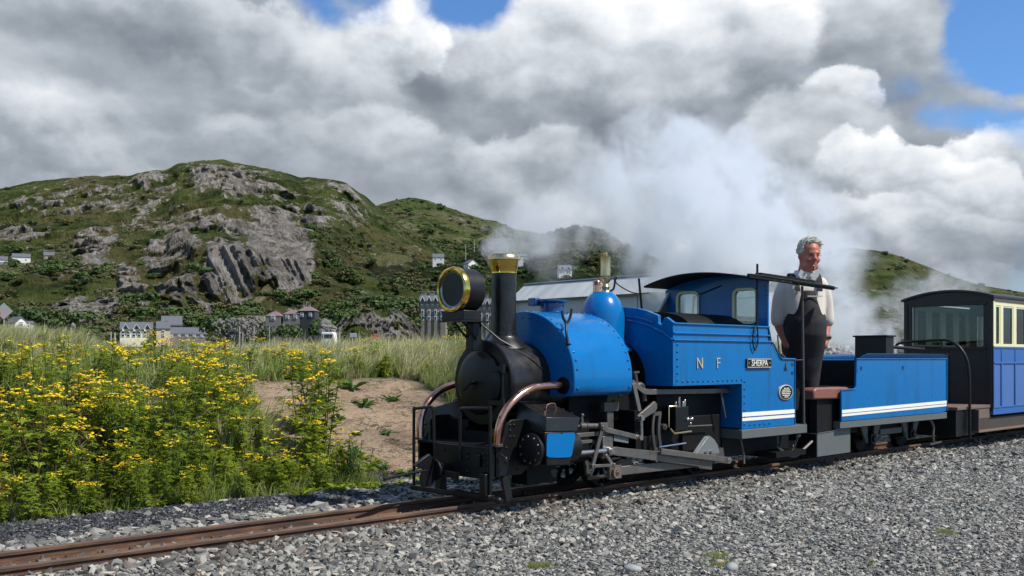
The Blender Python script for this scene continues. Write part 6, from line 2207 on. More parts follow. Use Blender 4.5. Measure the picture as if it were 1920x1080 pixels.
# ------------------------------------------------------------------ houses under and on the hills
def house(name, label, px, py, depth, w_, d_, h, roof_h, wall, roof='slate_roof', turn=0.0, gable=False, rows=2, cols=3, chim=(), cat='house',
          group=None, trim='white_trim', gables=0, hip=False, dark_end=False, base=1.5, attic=False, wsz=(.9, 1.2), bays=False):
    """house whose front faces the camera; px,py = middle of the foot of the front wall"""
    p = at(px, py, depth)
    face = math.atan2(CAM.y - p.y, CAM.x - p.x) + math.pi / 2      # local -Y looks at the camera
    o = thing(name, label, cat, p, group, face + R(turn))
    def part(g, nm, mat, par=o, **kw):
        q = g.obj(nm, mat, None, **kw)
        q.parent = par
        return q
    hw = w_ / 2
    kk = min(1.0, h / 3.2)
    g = G().box(-hw, hw, 0, d_, -base, h)
    if gable:                      # gable end faces the viewer
        g.prism([(-hw, h), (hw, h), (0, h + roof_h)], 'y', 0.0, d_)
    elif not hip:
        g.prism([(0, h), (d_, h), (d_ / 2, h + roof_h)], 'x', -hw, hw)
    part(g, 'wall', wall, smooth=False)
    g = G()
    ov = .25 * kk
    if gable:
        for s_ in (-1, 1):
            g.loft([[Vector((s_ * (hw + ov), y, h - .15)), Vector((0, y, h + roof_h + .12)), Vector((0, y, h + roof_h + .30)), Vector((s_ * (hw + ov), y, h + .05))] for y in (-ov, d_ + ov)])
    elif hip:
        q = min(d_ / 2, hw * .8)
        top = [(-hw + q, d_ / 2), (hw - q, d_ / 2)]
        g.add([(-hw - ov, -ov, h), (hw + ov, -ov, h), (hw + ov, d_ + ov, h), (-hw - ov, d_ + ov, h), (top[0][0], top[0][1], h + roof_h), (top[1][0], top[1][1], h + roof_h)],
              [(0, 1, 5, 4), (1, 2, 5), (2, 3, 4, 5), (3, 0, 4), (3, 2, 1, 0)])
    else:
        for a_, b_ in ((-ov, d_ / 2), (d_ + ov, d_ / 2)):
            g.loft([[Vector((x, a_, h - .1)), Vector((x, b_, h + roof_h + .05)), Vector((x, b_, h + roof_h + .25)), Vector((x, a_, h + .1))] for x in (-hw - ov * .6, hw + ov * .6)])
    ro = part(g, 'roof', roof, smooth=False)
    for i in range(gables):
        cx = -hw + w_ * (i + .5) / gables
        gw = w_ / gables * .30
        g = G().prism([(cx - gw, h - .2), (cx + gw, h - .2), (cx + gw, h + .3), (cx, h + roof_h * .72), (cx - gw, h + .3)], 'y', -.18, d_ * .35)
        part(g, 'dormer', wall, smooth=False)
        g = G()
        for s_ in (-1, 1):
            g.loft([[Vector((cx + s_ * gw * 1.22, y, h + .05)), Vector((cx, y, h + roof_h * .80)), Vector((cx, y, h + roof_h * .80 + .2 * kk)), Vector((cx + s_ * gw * 1.22, y, h + .05 + .2 * kk))] for y in (-.4, d_ * .42)])
        part(g, 'gable_roof', trim if False else roof, smooth=False)
        g = G()
        for s_ in (-1, 1):
            g.loft([[Vector((cx + s_ * gw * 1.2, y, h - .02)), Vector((cx, y, h + roof_h * .78)), Vector((cx, y, h + roof_h * .78 + .2 * kk)), Vector((cx + s_ * gw * 1.2, y, h + .2 * kk))] for y in (-.48, -.41)])
        part(g, 'barge_board', trim, smooth=False)
        g = G().box(cx - gw * .35, cx + gw * .35, -.22, -.19, h + .12 * roof_h, h + .42 * roof_h)
        part(g, 'window', 'window_dark', smooth=False)
    ww, wh = wsz
    for r_ in range(rows):
        z = h / rows * (r_ + .5) - wh / 2 + .1
        for c_ in range(cols):
            x = -hw + w_ * (c_ + .5) / cols
            tk = .2 * ww
            f = part(G().box(x - ww / 2 - tk, x + ww / 2 + tk, -.07, .0, z - tk, z + wh + tk), 'window', trim, smooth=False)
            part(G().box(x - ww / 2, x + ww / 2, -.09, -.072, z, z + wh), 'pane', 'window_dark', f, smooth=False)
            part(G().box(x - ww / 2, x + ww / 2, -.11, -.092, z + wh / 2 - .05, z + wh / 2 + .05), 'sash', trim, f, smooth=False)
    if bays:
        for c_ in range(bays):
            x = -hw + w_ * (c_ + .5) / bays
            bw = w_ / bays * .24
            by = part(G().box(x - bw, x + bw, -.3, -.1, -base, h * .66), 'bay', wall, smooth=False)
            for z_ in (.08, .38):
                part(G().box(x - bw * .85, x + bw * .85, -.34, -.305, h * z_, h * (z_ + .22)), 'window', trim, by, smooth=False)
                part(G().box(x - bw * .55, x + bw * .55, -.36, -.345, h * (z_ + .03), h * (z_ + .19)), 'pane', 'window_dark', by, smooth=False)
    for cx in chim:
        yy = d_ / 2
        zt = h + roof_h + .7 * kk
        cc = part(G().box(cx - .36 * kk, cx + .36 * kk, yy - .3 * kk, yy + .3 * kk, h, zt).box(cx - .42 * kk, cx + .42 * kk, yy - .36 * kk, yy + .36 * kk, zt, zt + .12 * kk), 'chimney', 'stone_wall', ro, smooth=False)
    if dark_end:
        part(G().box(-hw - .12, -hw - .01, 0, d_, -base, h), 'end_wall', 'dark_wall', smooth=False)
    return o


# cream terrace with three gables and its neighbours, under the cliff (about 150 m off)
house('terraced_house', 'cream terrace of three gabled houses with slate roof at the foot of the cliff', 256, 637, 146, 4.5, 6.0, 1.45, 1.0, 'cream_wall', rows=1, cols=6, gables=3, chim=(2.2,), dark_end=True, wsz=(.34, .66), base=2.5)
house('house', 'peach coloured house beside the cream gabled terrace', 306, 634, 146, 1.9, 5.0, 1.35, .95, 'peach_wall', rows=2, cols=1, wsz=(.3, .42), base=2.5, chim=(.5,))
house('house', 'low grey slate cottage row right of the peach house', 350, 636, 150, 5.4, 4.0, .75, .85, 'stone_wall', rows=1, cols=5, wsz=(.3, .3), base=2.5, chim=(-2, -.6, .9, 2.2))
house('house', 'tall grey slate roofed house behind the peach house', 322, 628, 155, 3.0, 4.0, 1.5, 1.3, 'stone_wall', rows=1, cols=2, wsz=(.3, .3), base=2.5, chim=(.8,))
house('house', 'white gabled cottage at the left edge below the dark trees', 40, 612, 120, 1.5, 2.2, .42, .5, 'white_wall', gable=True, rows=1, cols=1, wsz=(.3, .35), base=1.5, turn=25)
house('house', 'low white extension beside the cottage at the left edge', 54, 613, 121, 1.0, 1.2, .35, .15, 'white_wall', rows=1, cols=1, wsz=(.2, .25), base=1.5)
# hillside houses at the far left
for i, (x, y, w_, lab) in enumerate(((2, 497, 2.4, 'white house on the hillside at the very left edge'), (40, 492, 3.4, 'grey roofed house on the hillside near the left edge'), (8, 508, 2.4, 'small white house below the others on the left hillside'),
                                     (92, 489, 2.0, 'tiny grey cottage among the trees on the left hillside'))):
    p = on_hill('mountain', x, y)
    dd = p.x * CT + (p.y - CAM.y) * ST
    s_ = dd / 250
    house('house', lab, x, y, dd - 6, w_ * s_ * 1.2, 4 * s_, 1.3 * s_, .9 * s_, 'white_wall' if i != 3 else 'stone_wall', rows=1, cols=2, wsz=(.4, .5), base=5, chim=(.5,))
# three stone villas in the trees
house('villa', 'leftmost small villa with a hipped slate roof among the trees', 512, 603, 128, 1.9, 2.2, .75, .62, 'stone_wall', 'red_slate_roof', hip=True, rows=1, cols=1, wsz=(.4, .45), base=3, chim=(0,), turn=-15)
house('villa', 'middle villa with a hipped slate roof and white verandah', 546, 603, 128, 2.1, 2.4, 1.0, .6, 'stone_wall', 'red_slate_roof', hip=True, rows=1, cols=2, wsz=(.35, .4), base=3, chim=(.2,), turn=-15)
house('villa', 'right hand villa, taller, with a chimney above its hipped roof', 574, 601, 128, 2.2, 2.4, 1.25, .65, 'dark_wall', 'red_slate_roof', hip=True, rows=1, cols=2, wsz=(.3, .4), base=3, chim=(.1,), turn=-15)
# grey Victorian terraces
house('terraced_house', 'tall grey stone Victorian terrace with white bays, left of the headlamp', 811, 604, 150, 3.9, 4.0, 3.05, .95, 'stone_wall', rows=3, cols=5, gables=4, dark_end=True, wsz=(.20, .42), base=3, chim=(-1.6, -.3, 1.3), bays=4, turn=-6)
house('terraced_house', 'tall dark stone Victorian terrace with white bays, between headlamp and chimney', 908, 612, 150, 3.9, 4.0, 3.2, .95, 'stone_wall', rows=3, cols=5, gables=4, wsz=(.20, .42), base=3, chim=(-1.5, 0, 1.4), bays=4, turn=-6)
# white houses higher up
for px, py, w_, h_, rh, lab, kw in ((822, 489, 2.8, .8, .9, 'white cottage high on the green hill, left of the others', dict(rows=1, cols=2, chim=(-.8,), wsz=(.3, .4))),
                                    (887, 501, 2.6, .9, .8, 'white gable ended cottage on the green hill beside the chimney', dict(rows=1, cols=1, gable=True, wsz=(.4, .4), turn=30)),
                                    (984, 489, 3.2, 1.1, .5, 'flat grey and white house just right of the chimney cap', dict(rows=1, cols=3, wsz=(.4, .4))),
                                    (1060, 517, 3.2, 1.5, 1.0, 'white house with two dormers high in the trees above the shed', dict(rows=1, cols=4, gables=2, wsz=(.3, .5), turn=10))):
    p = on_hill('wooded_hill', px, py)
    dd = p.x * CT + (p.y - CAM.y) * ST
    s_ = dd / 250.0
    house('house', lab, px, py, dd - 5, w_ * s_, 2.6 * s_, h_ * s_, rh * s_, 'white_wall', base=6, **kw)

# ------------------------------------------------------------------ big grey shed beyond the engine
m, t, b = newmat('shed_sheet')
P_ = t.node('ShaderNodeNewGeometry').outputs['Position']
nz = t.noise(t.vmath('MULTIPLY', P_, (.6, 3.5, .6)), 1.0, 7, .7)
t.put(b.inputs['Base Color'], t.ramp(nz, [(.3, (0.22, 0.245, 0.265)), (.5, (0.29, 0.32, 0.34)), (.66, (0.36, 0.385, 0.395)), (.8, (0.48, 0.50, 0.50))]))
b.inputs['Roughness'].default_value = .6
m, t, b = newmat('shed_wall')
P_ = t.node('ShaderNodeNewGeometry').outputs['Position']
t.put(b.inputs['Base Color'], t.ramp(t.noise(P_, .7, 6, .6), [(.3, (0.36, 0.40, 0.43)), (.7, (0.43, 0.47, 0.50))]))
b.inputs['Roughness'].default_value = .6
shed = thing('shed', 'long low pale grey shed with corrugated roof behind the saddle tank', 'shed', (17.6, 14.1, 0))
xr_, zr_, xe_, ze_ = 18.2, 2.76, 17.62, 2.33
y0_, y1_ = 14.15, 8.6
nrm = Vector((-(zr_ - ze_), 0, (xr_ - xe_))).normalized()
g = G()
nr_ = 150
vs, fs = [], []
for i in range(nr_ + 1):
    y = y0_ + (y1_ - y0_) * i / nr_
    o_ = nrm * (.018 if i % 2 else 0)
    vs += [(xe_ - .05 + o_.x, y, ze_ - .03 + o_.z), (xr_ + o_.x, y, zr_ + o_.z)]
fs = [(2 * i, 2 * i + 2, 2 * i + 3, 2 * i + 1) for i in range(nr_)]
g.add(vs, fs)
rf_ = g.obj('roof_slope', 'shed_sheet', shed, False)
G().add([(xr_, y0_, zr_), (xr_, y1_, zr_), (xr_ + 6, y1_, ze_ - .5), (xr_ + 6, y0_, ze_ - .5)], [(0, 1, 2, 3)]) or None
g = G()
g.loft([[Vector((xr_, y, zr_ - .01)), Vector((xr_ + 7, y, ze_ - .4)), Vector((xr_ + 7, y, ze_ - .44)), Vector((xr_, y, zr_ - .05))] for y in (y0_, y1_)])
g.obj('back_slope', 'shed_sheet', shed, False)
G().box(xr_ - .06, xr_ + .06, y1_, y0_, zr_ + .0, zr_ + .03).obj('ridge_cap', 'shed_wall', shed)
G().prism([(xe_, -.3), (xe_, ze_), (xr_, zr_ - .03), (xr_ + 7, ze_ - .45), (xr_ + 7, -.3)], 'y', y0_ - .05, y0_).prism([(xe_, -.3), (xe_, ze_), (xr_, zr_ - .03), (xr_ + 7, ze_ - .45), (xr_ + 7, -.3)], 'y', y1_, y1_ + .05).obj('end_wall', 'shed_wall', shed, False)
yy = y1_
first = None
while yy < y0_ - .2:
    y2 = min(yy + 1.3, y0_)
    G().box(xe_ - .02, xe_, yy + .012, y2 - .012, -.3, ze_ - .04).obj('wall_sheet', 'shed_wall', shed, False)
    yy = y2
G().bar((xe_ - .08, y0_, ze_ - .06), (xe_ - .08, y1_, ze_ - .06), .05, .045).obj('gutter', 'dull_steel', shed)

# ------------------------------------------------------------------ signs, posts, poles
p = at(7, 592, 26)
sg = thing('road_sign', 'grey back of a diamond shaped road sign at the left edge above the grass', 'sign', p, rz=-(math.pi / 2 - TH) + R(18))
g = G().loft([[Vector((.22 * math.sin(a_), y, .22 * math.cos(a_))) for a_ in (0, math.pi / 2, math.pi, 1.5 * math.pi)] for y in (0, .012)])
q = g.obj('sign_plate', 'sign_grey', None, False)
q.parent = sg
q.location = (0, 0, .12)
q = G().cyl((0, .03, -1.2), (0, .03, .33), .018, nseg=10).obj('post', 'grey_post', None)
q.parent = sg
q = G().box(-.17, -.07, -.006, -.001, .04, .10).obj('red_mark', 'red_cloth', None, False)
q.parent = sg
for i, (x, y0, y1, dd, r_, lab) in enumerate(((449, 612, 655, 60, .05, 'weathered wooden post standing left of a shorter one below the cliff spoil'), (455, 622, 655, 60, .045, 'shorter wooden post just right of the tall weathered one'),
                                             (514, 632, 655, 45, .03, 'thin wooden post at the back of the dune, left of the white van'), (606, 626, 652, 40, .035, 'thin fence post under the left end of the white roof'),
                                             (621, 627, 655, 40, .035, 'leaning fence post between the two straight ones'), (636, 623, 655, 40, .045, 'stout pale post left of the blue sign'),
                                             (208, 622, 640, 50, .04, 'short white post left of the cream terrace'), (215, 624, 640, 50, .05, 'second short white post by the cream terrace'),
                                             (120, 614, 632, 40, .05, 'leaning pale stake in the grass below the cliff'), (130, 614, 632, 40, .05, 'leaning pale stake right of the other one'),
                                             (873, 458, 480, 250, .11, 'distant power pole on the green hill left of the chimney'), (889, 450, 465, 250, .11, 'second distant power pole on the green hill'),
                                             (505, 612, 640, 100, .05, 'tree like pole in front of the villas'), (476, 614, 650, 90, .05, 'thin dark pole left of the villas'))):
    a_, b_ = at(x, y1 + 8, dd), at(x + (3 if 'leaning' in lab else 0), y0, dd)
    o = G().cyl((0, 0, 0), b_ - a_, r_, r_ * .85, nseg=10).obj('post' if dd < 200 else 'power_pole', 'grey_post', None)
    if i == 12:
        o.name = 'power_pole'
    o.location = a_
    tag(o, lab, 'post' if dd < 200 else 'pole')
p = at(662, 643, 42)
sg = thing('notice_board', 'small pale blue notice board on a post at the back of the dune', 'sign', p, rz=-(math.pi / 2 - TH))
for nm, g, mt in (('board', G().box(-.13, .13, -.01, .01, .25, .40), 'sign_blue'), ('border', G().box(-.14, .14, .011, .02, .24, .41), 'white_trim'), ('post', G().cyl((0, .04, -.4), (0, .04, .3), .02, nseg=8), 'grey_post')):
    q = g.obj(nm, mt, None, False)
    q.parent = sg
p = at(703, 632, 44)
o = thing('flag', 'bright red flag fixed to a stick above the far grass', 'flag', p, rz=-(math.pi / 2 - TH))
g = G()
n_ = 8
g.loft([[Vector((-.16 + .30 * i / n_, .012 * math.sin(i * 1.3) + dy, z + .02 * math.sin(i * .8))) for dy, z in ((0, .0), (.006, .0), (.006, .11), (0, .11))] for i in range(n_ + 1)])
q = g.obj('cloth', 'red_cloth', None)
q.parent = o
q = G().cyl((-.16, 0, -.6), (-.16, 0, .14), .01, nseg=6).obj('stick', 'grey_post', None)
q.parent = o
# white vehicle roof behind the posts
p = at(614, 633, 60)
v = thing('parked_van', 'white van roof showing above the grass between the fence posts', 'van', p, rz=-(math.pi / 2 - TH))
g = G().loft([[Vector((x, y, z)) for x, z in ((-.38, -.6), (-.38, .26), (-.34, .32), (.30, .34), (.38, .24), (.42, -.1), (.42, -.6))] for y in (0, 1.0)])
q = g.obj('body', 'white_trim', None, bevel=.03)
q.parent = v
q = G().box(-.34, .34, -.012, -.002, -.05, .20).obj('window', 'window_dark', None)
q.parent = v
# stone wall remains and rocks
def rockpile(name, label, pts, size, mat, cat='rock', seed=1, kind=None):
    g = G()
    rn = random.Random(seed)
    for p in pts:
        s_ = size * rn.uniform(.5, 1.3)
        c_ = Vector(p)
        q = G()
        q.sphere((0, 0, 0), 1, 8, 5)
        E_ = Euler((rn.uniform(0, 3), rn.uniform(0, 3), rn.uniform(0, 3))).to_matrix()
        vs = [c_ + E_ @ Vector((v_[0] * s_ * 1.2, v_[1] * s_ * .8, v_[2] * s_ * .6)) * rn.uniform(.8, 1.15) for v_ in q.v]
        g.add(vs, q.f)
    o = g.obj(name, mat, None, False)
    if kind:
        o['kind'] = kind
    else:
        tag(o, label, cat)
    return o


simple('grey_rock', (0.33, 0.32, 0.31), .85, 0, .35, 2.5, .6, 12)
simple('spoil_rock', (0.17, 0.16, 0.145), .9, 0, .4, .4, .5, 3)
rn = random.Random(4)
rockpile('spoil_heap', '', [at(rn.gauss(450, 22), rn.uniform(598, 636), 140 + rn.uniform(-4, 4)) for _ in range(420)], .24, 'spoil_rock', seed=3, kind='stuff')
rockpile('slate_rocks', '', [at(rn.uniform(1535, 1700), 672 - rn.uniform(-14, 16) , 15 + rn.uniform(-2, 2)) for _ in range(800)], .085, 'grey_rock', seed=5, kind='stuff')
rockpile('rock_bank', '', [at(rn.uniform(60, 200), rn.uniform(600, 645), 112 + rn.uniform(-4, 4)) for _ in range(1)], .3, 'spoil_rock', seed=6, kind='stuff')
p = [at(x, y, 100) for x, y in ((606, 602), (607, 612), (610, 607), (611, 618), (620, 618), (626, 616), (603, 620))]
rockpile('ruined_wall', 'ruined grey stone wall stump left of the grey crag', [q + Vector((0, 0, 0)) for q in p] + [q - Vector((0, 0, .6)) for q in p], .55, 'spoil_rock', 'wall', seed=8)
# individual trees near the houses
for i, (x, y, dd, s_, lab) in enumerate(((436, 632, 142, 2.0, 'round dark tree left of the spoil heap'), (500, 640, 124, 1.6, 'dark tree under the leftmost villa'), (548, 636, 122, 1.9, 'broad dark tree below the middle villa'),
                                         (598, 618, 126, 1.3, 'dark tree just right of the tall villa'), (405, 625, 146, 2.4, 'bright green tree right of the low cottage row'), (600, 632, 115, 1.8, 'dark shrub before the ruined wall'),
                                         (760, 622, 126, 2.0, 'dark shrub at the right foot of the grey crag'), (860, 632, 120, 1.8, 'green shrub under the Victorian terraces'), (120, 618, 135, 2.6, 'bright green tree beside the scree'),
                                         (66, 612, 135, 2.8, 'dark tree right of the white cottage'), (730, 595, 126, 1.1, 'dark bush growing on top of the grey crag'), (120, 488, 0, 0, ''))):
    if not lab:
        continue
    p = at(x, y, dd)
    tr_ = thing('tree', lab, 'tree', p)
    c_ = link('crown', blobmesh(100 + i, .8, 'bush_leaf', 420), tr_)
    c_.scale = (s_, s_, s_ * .9)
    c_.location = (0, 0, .2 * s_)
    k_ = G().cyl((0, 0, -1.2 * s_), (0, 0, .4 * s_), .08 * s_, .04 * s_, nseg=8).obj('trunk', 'weathered_wood', None)
    k_.parent = tr_
# ------------------------------------------------------------------ steam from the chimney, blown back over the train
STEAM = [  # bearing x, height y in the photograph, distance along the view, radius in metres, density
    (948, 465, 6.25, .12, 2.2), (965, 452, 6.5, .20, 1.8), (990, 440, 7.0, .30, 1.3), (1010, 480, 7.3, .20, .45), (1045, 490, 7.8, .22, .2), (1055, 415, 8.0, .34, .35),
    (1010, 420, 7.8, .28, .45), (1105, 385, 9.0, .5, .35), (1130, 345, 9.5, .50, .7), (1190, 410, 9.8, .42, .35), (1200, 350, 10.0, .75, 1.3), (1235, 290, 10.5, .50, 1.8), (1290, 320, 11.0, .70, 1.9),
    (1280, 420, 10.5, .90, 1.6), (1275, 490, 10.3, .45, 1.4), (1375, 320, 11.5, .62, 1.9), (1350, 420, 11.0, .95, 1.7), (1340, 480, 11.0, .8, 1.8), (1425, 340, 12.0, .65, 1.3), (1430, 430, 12.0, .9, 1.5),
    (1440, 500, 11.5, .8, 1.6), (1520, 360, 12.5, .5, .6), (1515, 450, 12.0, .66, 1.1), (1540, 530, 11.5, .7, 1.5), (1580, 595, 12.0, .52, 1.0), (1590, 530, 12.5, .35, .3), (1675, 605, 14.0, .5, .3), (1720, 560, 15, .5, .16),
    (1760, 560, 16.0, .8, .22), (1800, 545, 17.0, .7, .25), (1560, 600, 12.0, .45, 1.4), (1620, 630, 13.0, .45, .9)]
g = G()
for x, y, dd, r_, de in STEAM:
    g.sphere(tuple(at(x, y, dd)), r_ * 1.35, 14, 9)
so = g.obj('steam', 'frame_black', None, True)
so.data.materials.clear()
so['kind'] = 'stuff'
so['label'] = 'white and grey steam drifting back from the chimney'
rm = so.modifiers.new('remesh', 'REMESH')
rm.mode = 'VOXEL'
rm.voxel_size = .12
m = bpy.data.materials.new('steam')
m.use_nodes = True
m.node_tree.nodes.clear()
t = NT(m.node_tree)
vol = t.node('ShaderNodeVolumePrincipled')
vol.inputs['Color'].default_value = (.89, .925, .965, 1)
vol.inputs['Anisotropy'].default_value = .25
o_ = t.node('ShaderNodeOutputMaterial')
t.link(vol.outputs[0], o_.inputs['Volume'])
P_ = t.node('ShaderNodeTexCoord').outputs['Object']
wn = t.node('ShaderNodeTexNoise')
t.link(P_, wn.inputs['Vector'])
wn.inputs['Scale'].default_value = 1.3
wn.inputs['Detail'].default_value = 5
wn.inputs['Roughness'].default_value = .6
Pw = t.vmath('ADD', P_, t.vmath('SCALE', t.vmath('SUBTRACT', wn.outputs['Color'], (.5, .5, .5)), 1.15))
tot = None
for x, y, dd, r_, de in STEAM:
    r_ *= .92
    c_ = at(x, y, dd)
    q = t.vmath('LENGTH', t.vmath('SUBTRACT', Pw, tuple(c_)), out=1)
    q = t.maprange(q, r_ * .98, r_ * .55, 0, de)
    tot = q if tot is None else t.math('MAXIMUM', tot, q)
nz = t.noise(P_, 2.6, 5, .6, .3)
den = t.math('MULTIPLY', tot, t.maprange(nz, .43, .58, .06, 1.7))
t.put(vol.inputs['Density'], t.math('MULTIPLY', den, 2.5))
so.data.materials.append(m)
m.cycles.volume_step_rate = 1.0
# ------------------------------------------------------------------ the driver, hands in pockets, standing in the footwell
man = thing('person', 'grey haired man in dark dungarees and pale shirt standing behind the cab, hands in pockets', 'person', (7.24, -.26, .10), rz=R(-42))


def ell_ring(c, rx, ry, nn=20, tilt=(0, 0, 0), sq=2.0):
    E_ = Euler(tilt).to_matrix()
    out = []
    for i in range(nn):
        a_ = 2 * math.pi * i / nn
        cx, sy = math.cos(a_), math.sin(a_)
        x = rx * math.copysign(abs(cx) ** (2 / sq), cx)
        y = ry * math.copysign(abs(sy) ** (2 / sq), sy)
        out.append(Vector(c) + E_ @ Vector((x, y, 0)))
    return out


def limb(g, pts, nn=14):
    """pts: (x,y,z,r)"""
    P = [Vector(p[:3]) for p in pts]
    g.tube(bez(P, 4), list(np.interp(np.linspace(0, len(pts) - 1, (len(pts) - 1) * 4 + 1), range(len(pts)), [p[3] for p in pts])), nn)
    g.sphere(tuple(P[0]), pts[0][3], 12, 8)
    g.sphere(tuple(P[-1]), pts[-1][3], 12, 8)
    return g


def fuse(g, name, mat, vox, par, smooth_it=6):
    o = g.obj(name, mat, None, True)
    r_ = o.modifiers.new('remesh', 'REMESH')
    r_.mode = 'VOXEL'
    r_.voxel_size = vox
    r_.use_smooth_shade = True
    s_ = o.modifiers.new('smooth', 'SMOOTH')
    s_.iterations = smooth_it
    s_.factor = .5
    o.parent = par
    return o


# body: legs, trunk, arms and head as one surface. local x = viewer's right, -y = towards the viewer
HC = Vector((.035, -.03, 1.555))          # head centre (local z from the floor of the footwell)
HT = Euler((R(6), R(3), R(13))).to_matrix()


def hp_(x, y, z):
    return tuple(HC + HT @ Vector((x, y, z)))


g = G()
for s_ in (-1, 1):
    limb(g, [(s_ * .08, .02, .82, .08), (s_ * .065 - .02, .01, .45, .05), (s_ * .06 - .055, .03, .10, .036)])
    g.sphere((s_ * .06 - .055, .02, .04), .045, 12, 8, (.8, 1.5, .7))
    limb(g, [(s_ * .165, .01, 1.30, .050), (s_ * .198, .03, 1.05, .040), (s_ * .148, -.07, .84, .030)], 12)
    # hand going into the pocket
    g.sphere((s_ * .112, -.06, .79), .040, 12, 8, (.7, 1.0, 1.2))
    for k_ in range(4):
        limb(g, [(s_ * .105, -.08 + .022 * k_, .78, .012), (s_ * .09, -.085 + .022 * k_, .735, .011), (s_ * .08, -.08 + .022 * k_, .70, .009)], 8)
    limb(g, [(s_ * .11, -.08, .81, .014), (s_ * .095, -.095, .785, .012), (s_ * .085, -.095, .76, .010)], 8)
g.loft([ell_ring((0, .0, z), rx, ry, 20) for z, rx, ry in ((.80, .15, .10), (.95, .17, .13), (1.1, .17, .13), (1.25, .18, .11), (1.35, .15, .09), (1.40, .06, .06))])
limb(g, [(.0, .01, 1.34, .072), (.018, -.005, 1.43, .062), (.03, -.01, 1.50, .060)], 16)
# head
prof_h = [(-.118, .030, .040, -.038), (-.105, .046, .058, -.025), (-.08, .058, .074, -.015), (-.05, .066, .084, -.006), (-.01, .072, .092, 0), (.03, .076, .096, .004), (.07, .074, .092, .006), (.10, .062, .076, .008), (.122, .038, .048, .010), (.13, .01, .012, .01)]
rings = []
for z, rx, ry, oy in prof_h:
    rings.append([Vector(hp_(p.x, p.y + oy, z)) for p in ell_ring((0, 0, 0), rx, ry, 20)])
g.loft(rings)
# features: brow, nose, cheeks, lips, chin, ears
g.sphere(hp_(0, -.086, .030), .03, 10, 8, (1.7, .4, .35))
g.sphere(hp_(0, -.094, .0), .014, 10, 8, (.8, .9, 1.7))
g.sphere(hp_(0, -.108, -.020), .0155, 10, 8, (1.05, 1.0, .85))
for s_ in (-1, 1):
    g.sphere(hp_(s_ * .013, -.098, -.024), .009, 8, 6)
    g.sphere(hp_(s_ * .040, -.066, -.025), .026, 10, 8, (1, .8, .9))
    g.sphere(hp_(s_ * .036, -.048, -.078), .030, 10, 8)
    g.sphere(hp_(s_ * .078, .012, -.005), .026, 10, 8, (.35, .7, 1.15))
g.sphere(hp_(0, -.089, -.052), .012, 10, 8, (1.3, .7, .5))
g.sphere(hp_(0, -.086, -.068), .012, 10, 8, (1.1, .7, .5))
g.sphere(hp_(0, -.070, -.100), .026, 10, 8, (1.1, .8, .8))
g.sphere(hp_(0, -.015, -.115), .05, 10, 8, (1, 1, .7))
body = fuse(g, 'body', 'skin', .0085, man, 2)
g = G()
for s_ in (-1, 1):
    g.sphere(hp_(s_ * .029, -.0835, .008), .0085, 10, 8, (1.3, .6, .45))
q = g.obj('eyes', 'window_dark', None)
q.parent = man
g = G()
for s_ in (-1, 1):
    g.sphere(hp_(s_ * .030, -.092, .024), .012, 8, 6, (1.6, .4, .3))
q = g.obj('eyebrows', 'weathered_wood', None)
q.parent = man
# hair: swept tufts over the scalp
g = G()
rn = random.Random(3)
g.sphere(hp_(0, .020, .045), .088, 16, 10, (.95, 1.02, .92))
hv = []
for _ in range(1100):
    v_ = Vector((rn.gauss(0, 1), rn.gauss(0, 1), rn.gauss(0, 1))).normalized()
    if v_.z < -.35 or (v_.y < -.45 and v_.z < .62) or (v_.z < .1 and v_.y < -.1):
        continue
    p0 = Vector((v_.x * .078, v_.y * .085 + .016, v_.z * .080 + .047))
    fl = Vector((.35 + rn.uniform(-.3, .3), rn.uniform(-.3, .2), .15 + rn.uniform(0, .4))) + v_ * .8
    fl.normalize()
    L_ = rn.uniform(.016, .042) * (1.2 if v_.z > .4 else .75)
    g.tube([hp_(*p0), hp_(*(p0 + fl * L_ * .6)), hp_(*(p0 + fl * L_ + Vector((.01, 0, -.006))))], [.008, .006, .002], 4, (False, False))
q = g.obj('hair', 'hair', None)
q.parent = man
# shirt
g = G()
g.loft([ell_ring((0, y, z), rx, ry, 24, sq=2.3) for z, rx, ry, y in ((.84, .15, .13, .0), (.95, .158, .16, -.01), (1.08, .16, .165, -.01), (1.2, .168, .145, -.0), (1.30, .17, .12, .0), (1.37, .135, .095, .01), (1.41, .085, .08, .01))])
for s_ in (-1, 1):
    limb(g, [(s_ * .135, .01, 1.33, .066), (s_ * .178, .015, 1.24, .060), (s_ * .196, .02, 1.13, .057), (s_ * .202, .015, 1.04, .056)], 16)
shirt = fuse(g, 'shirt', 'shirt_stripe', .011, man, 3)
g = G()
rings = []
for z, rx, ry, oy in ((1.385, .094, .084, .012), (1.42, .078, .073, .006), (1.442, .075, .073, .004), (1.422, .085, .083, .0), (1.395, .096, .09, .0)):
    rings.append(ell_ring((.01, oy, z), rx, ry, 22, (R(8), 0, 0)))
g.loft(rings, (False, False))
for s_ in (-1, 1):
    g.prism([(.01 + s_ * .01, 1.40), (.01 + s_ * .062, 1.445), (.01 + s_ * .085, 1.40), (.01 + s_ * .045, 1.345)], 'y', -.108, -.098)
q = g.obj('collar', 'shirt', None, True)
q.parent = man
# dungarees: trousers, bib, straps
g = G()
g.loft([ell_ring((0, y, z), rx, ry, 24, sq=2.4) for z, rx, ry, y in ((.56, .09, .085, .015), (.66, .135, .115, .01), (.74, .155, .135, .01), (.82, .168, .155, .0), (.92, .172, .178, -.012), (1.02, .17, .178, -.015), (1.06, .16, .172, -.015))])
limb(g, [(-.07, .01, .76, .092), (-.085, .02, .42, .070), (-.115, .04, .07, .062)])
limb(g, [(.07, .01, .76, .092), (.045, .01, .42, .070), (.0, .03, .07, .062)])
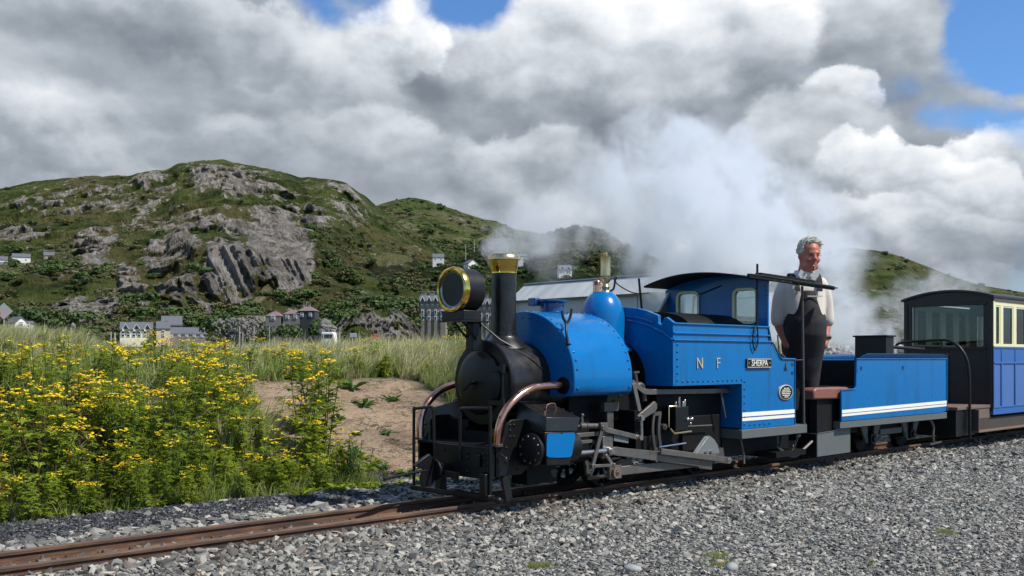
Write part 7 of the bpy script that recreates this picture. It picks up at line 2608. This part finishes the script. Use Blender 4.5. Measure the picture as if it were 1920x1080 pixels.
# bib follows the chest
rings = []
for z, w_, yo, th in ((.98, .168, -.188, .10), (1.06, .160, -.188, .10), (1.14, .135, -.178, .07), (1.22, .112, -.16, .045), (1.275, .10, -.143, .03)):
    rings.append([Vector((x * w_, yo + .10 * abs(x) ** 2.4 + d_, z)) for x, d_ in [(i / 6 - 1, 0) for i in range(13)]] + [Vector(((1 - i / 6) * w_, yo + .10 * abs(1 - i / 6) ** 2.4 + th, z)) for i in range(13)])
g.loft(rings)
ov = fuse(g, 'dungarees', 'overall', .012, man, 2)
for s_ in (-1, 1):
    g = G()
    pts = [Vector((s_ * .088, -.147, 1.265)), Vector((s_ * .095, -.128, 1.33)), Vector((s_ * .105, -.06, 1.395)), Vector((s_ * .10, .02, 1.405)), Vector((s_ * .09, .10, 1.33)), Vector((s_ * .05, .16, 1.15))]
    P2 = bez(pts, 5)
    rings = []
    for p in P2:
        rings.append([p + Vector((dx, 0, 0)) + Vector((0, dy, dz)) for dx, dy, dz in ((-.02, 0, 0), (.02, 0, 0), (.02, .012, .012 if p.y < .05 else -.0), (-.02, .012, .012 if p.y < .05 else 0))])
    g.loft(rings)
    q = g.obj('strap', 'overall', None, True)
    q.parent = man
q = G().box(-.02, .10, -.172, -.165, 1.222, 1.231).obj('pocket_edge', 'shirt', None)
q.parent = man
q = G().lathe([(.036, -.008), (.039, 0), (.036, .008)], (.172, -.06, .90), (.1, -.6, -1), 16).obj('watch_strap', 'old_brass', None)
q.parent = man
for s_ in (-1, 1):
    q = G().loft([[Vector((s_ * .06 - .055 + x, y, z)) for x, y in ((-.045, -.09), (.045, -.09), (.052, -.02), (.045, .13), (-.045, .13), (-.052, -.02))] for z in (0, .045, .08)]).obj('boot', 'white_boots', None, bevel=.01)
    q.parent = man
# pipe between the lips
mw = Matrix.Translation(man.location) @ Euler((0, 0, R(-42))).to_matrix().to_4x4()
a_, b_, c_ = (mw @ Vector(hp_(-.012, -.105, -.058)), mw @ Vector(hp_(-.030, -.140, -.075)), mw @ Vector(hp_(-.034, -.146, -.125)))
pipe = G().tube(bez([a_, b_, c_], 4), .0045, 7).obj('tobacco_pipe', 'frame_black', None)
tag(pipe, 'small dark pipe hanging from the mouth of the driver', 'pipe')
q = G().cyl(c_ + Vector((0, 0, .008)), c_ + Vector((0, 0, -.010)), .010, .009, nseg=12).sphere(tuple(b_), .006, 8, 6).obj('bowl', 'cream_paint', None)
q.parent = pipe
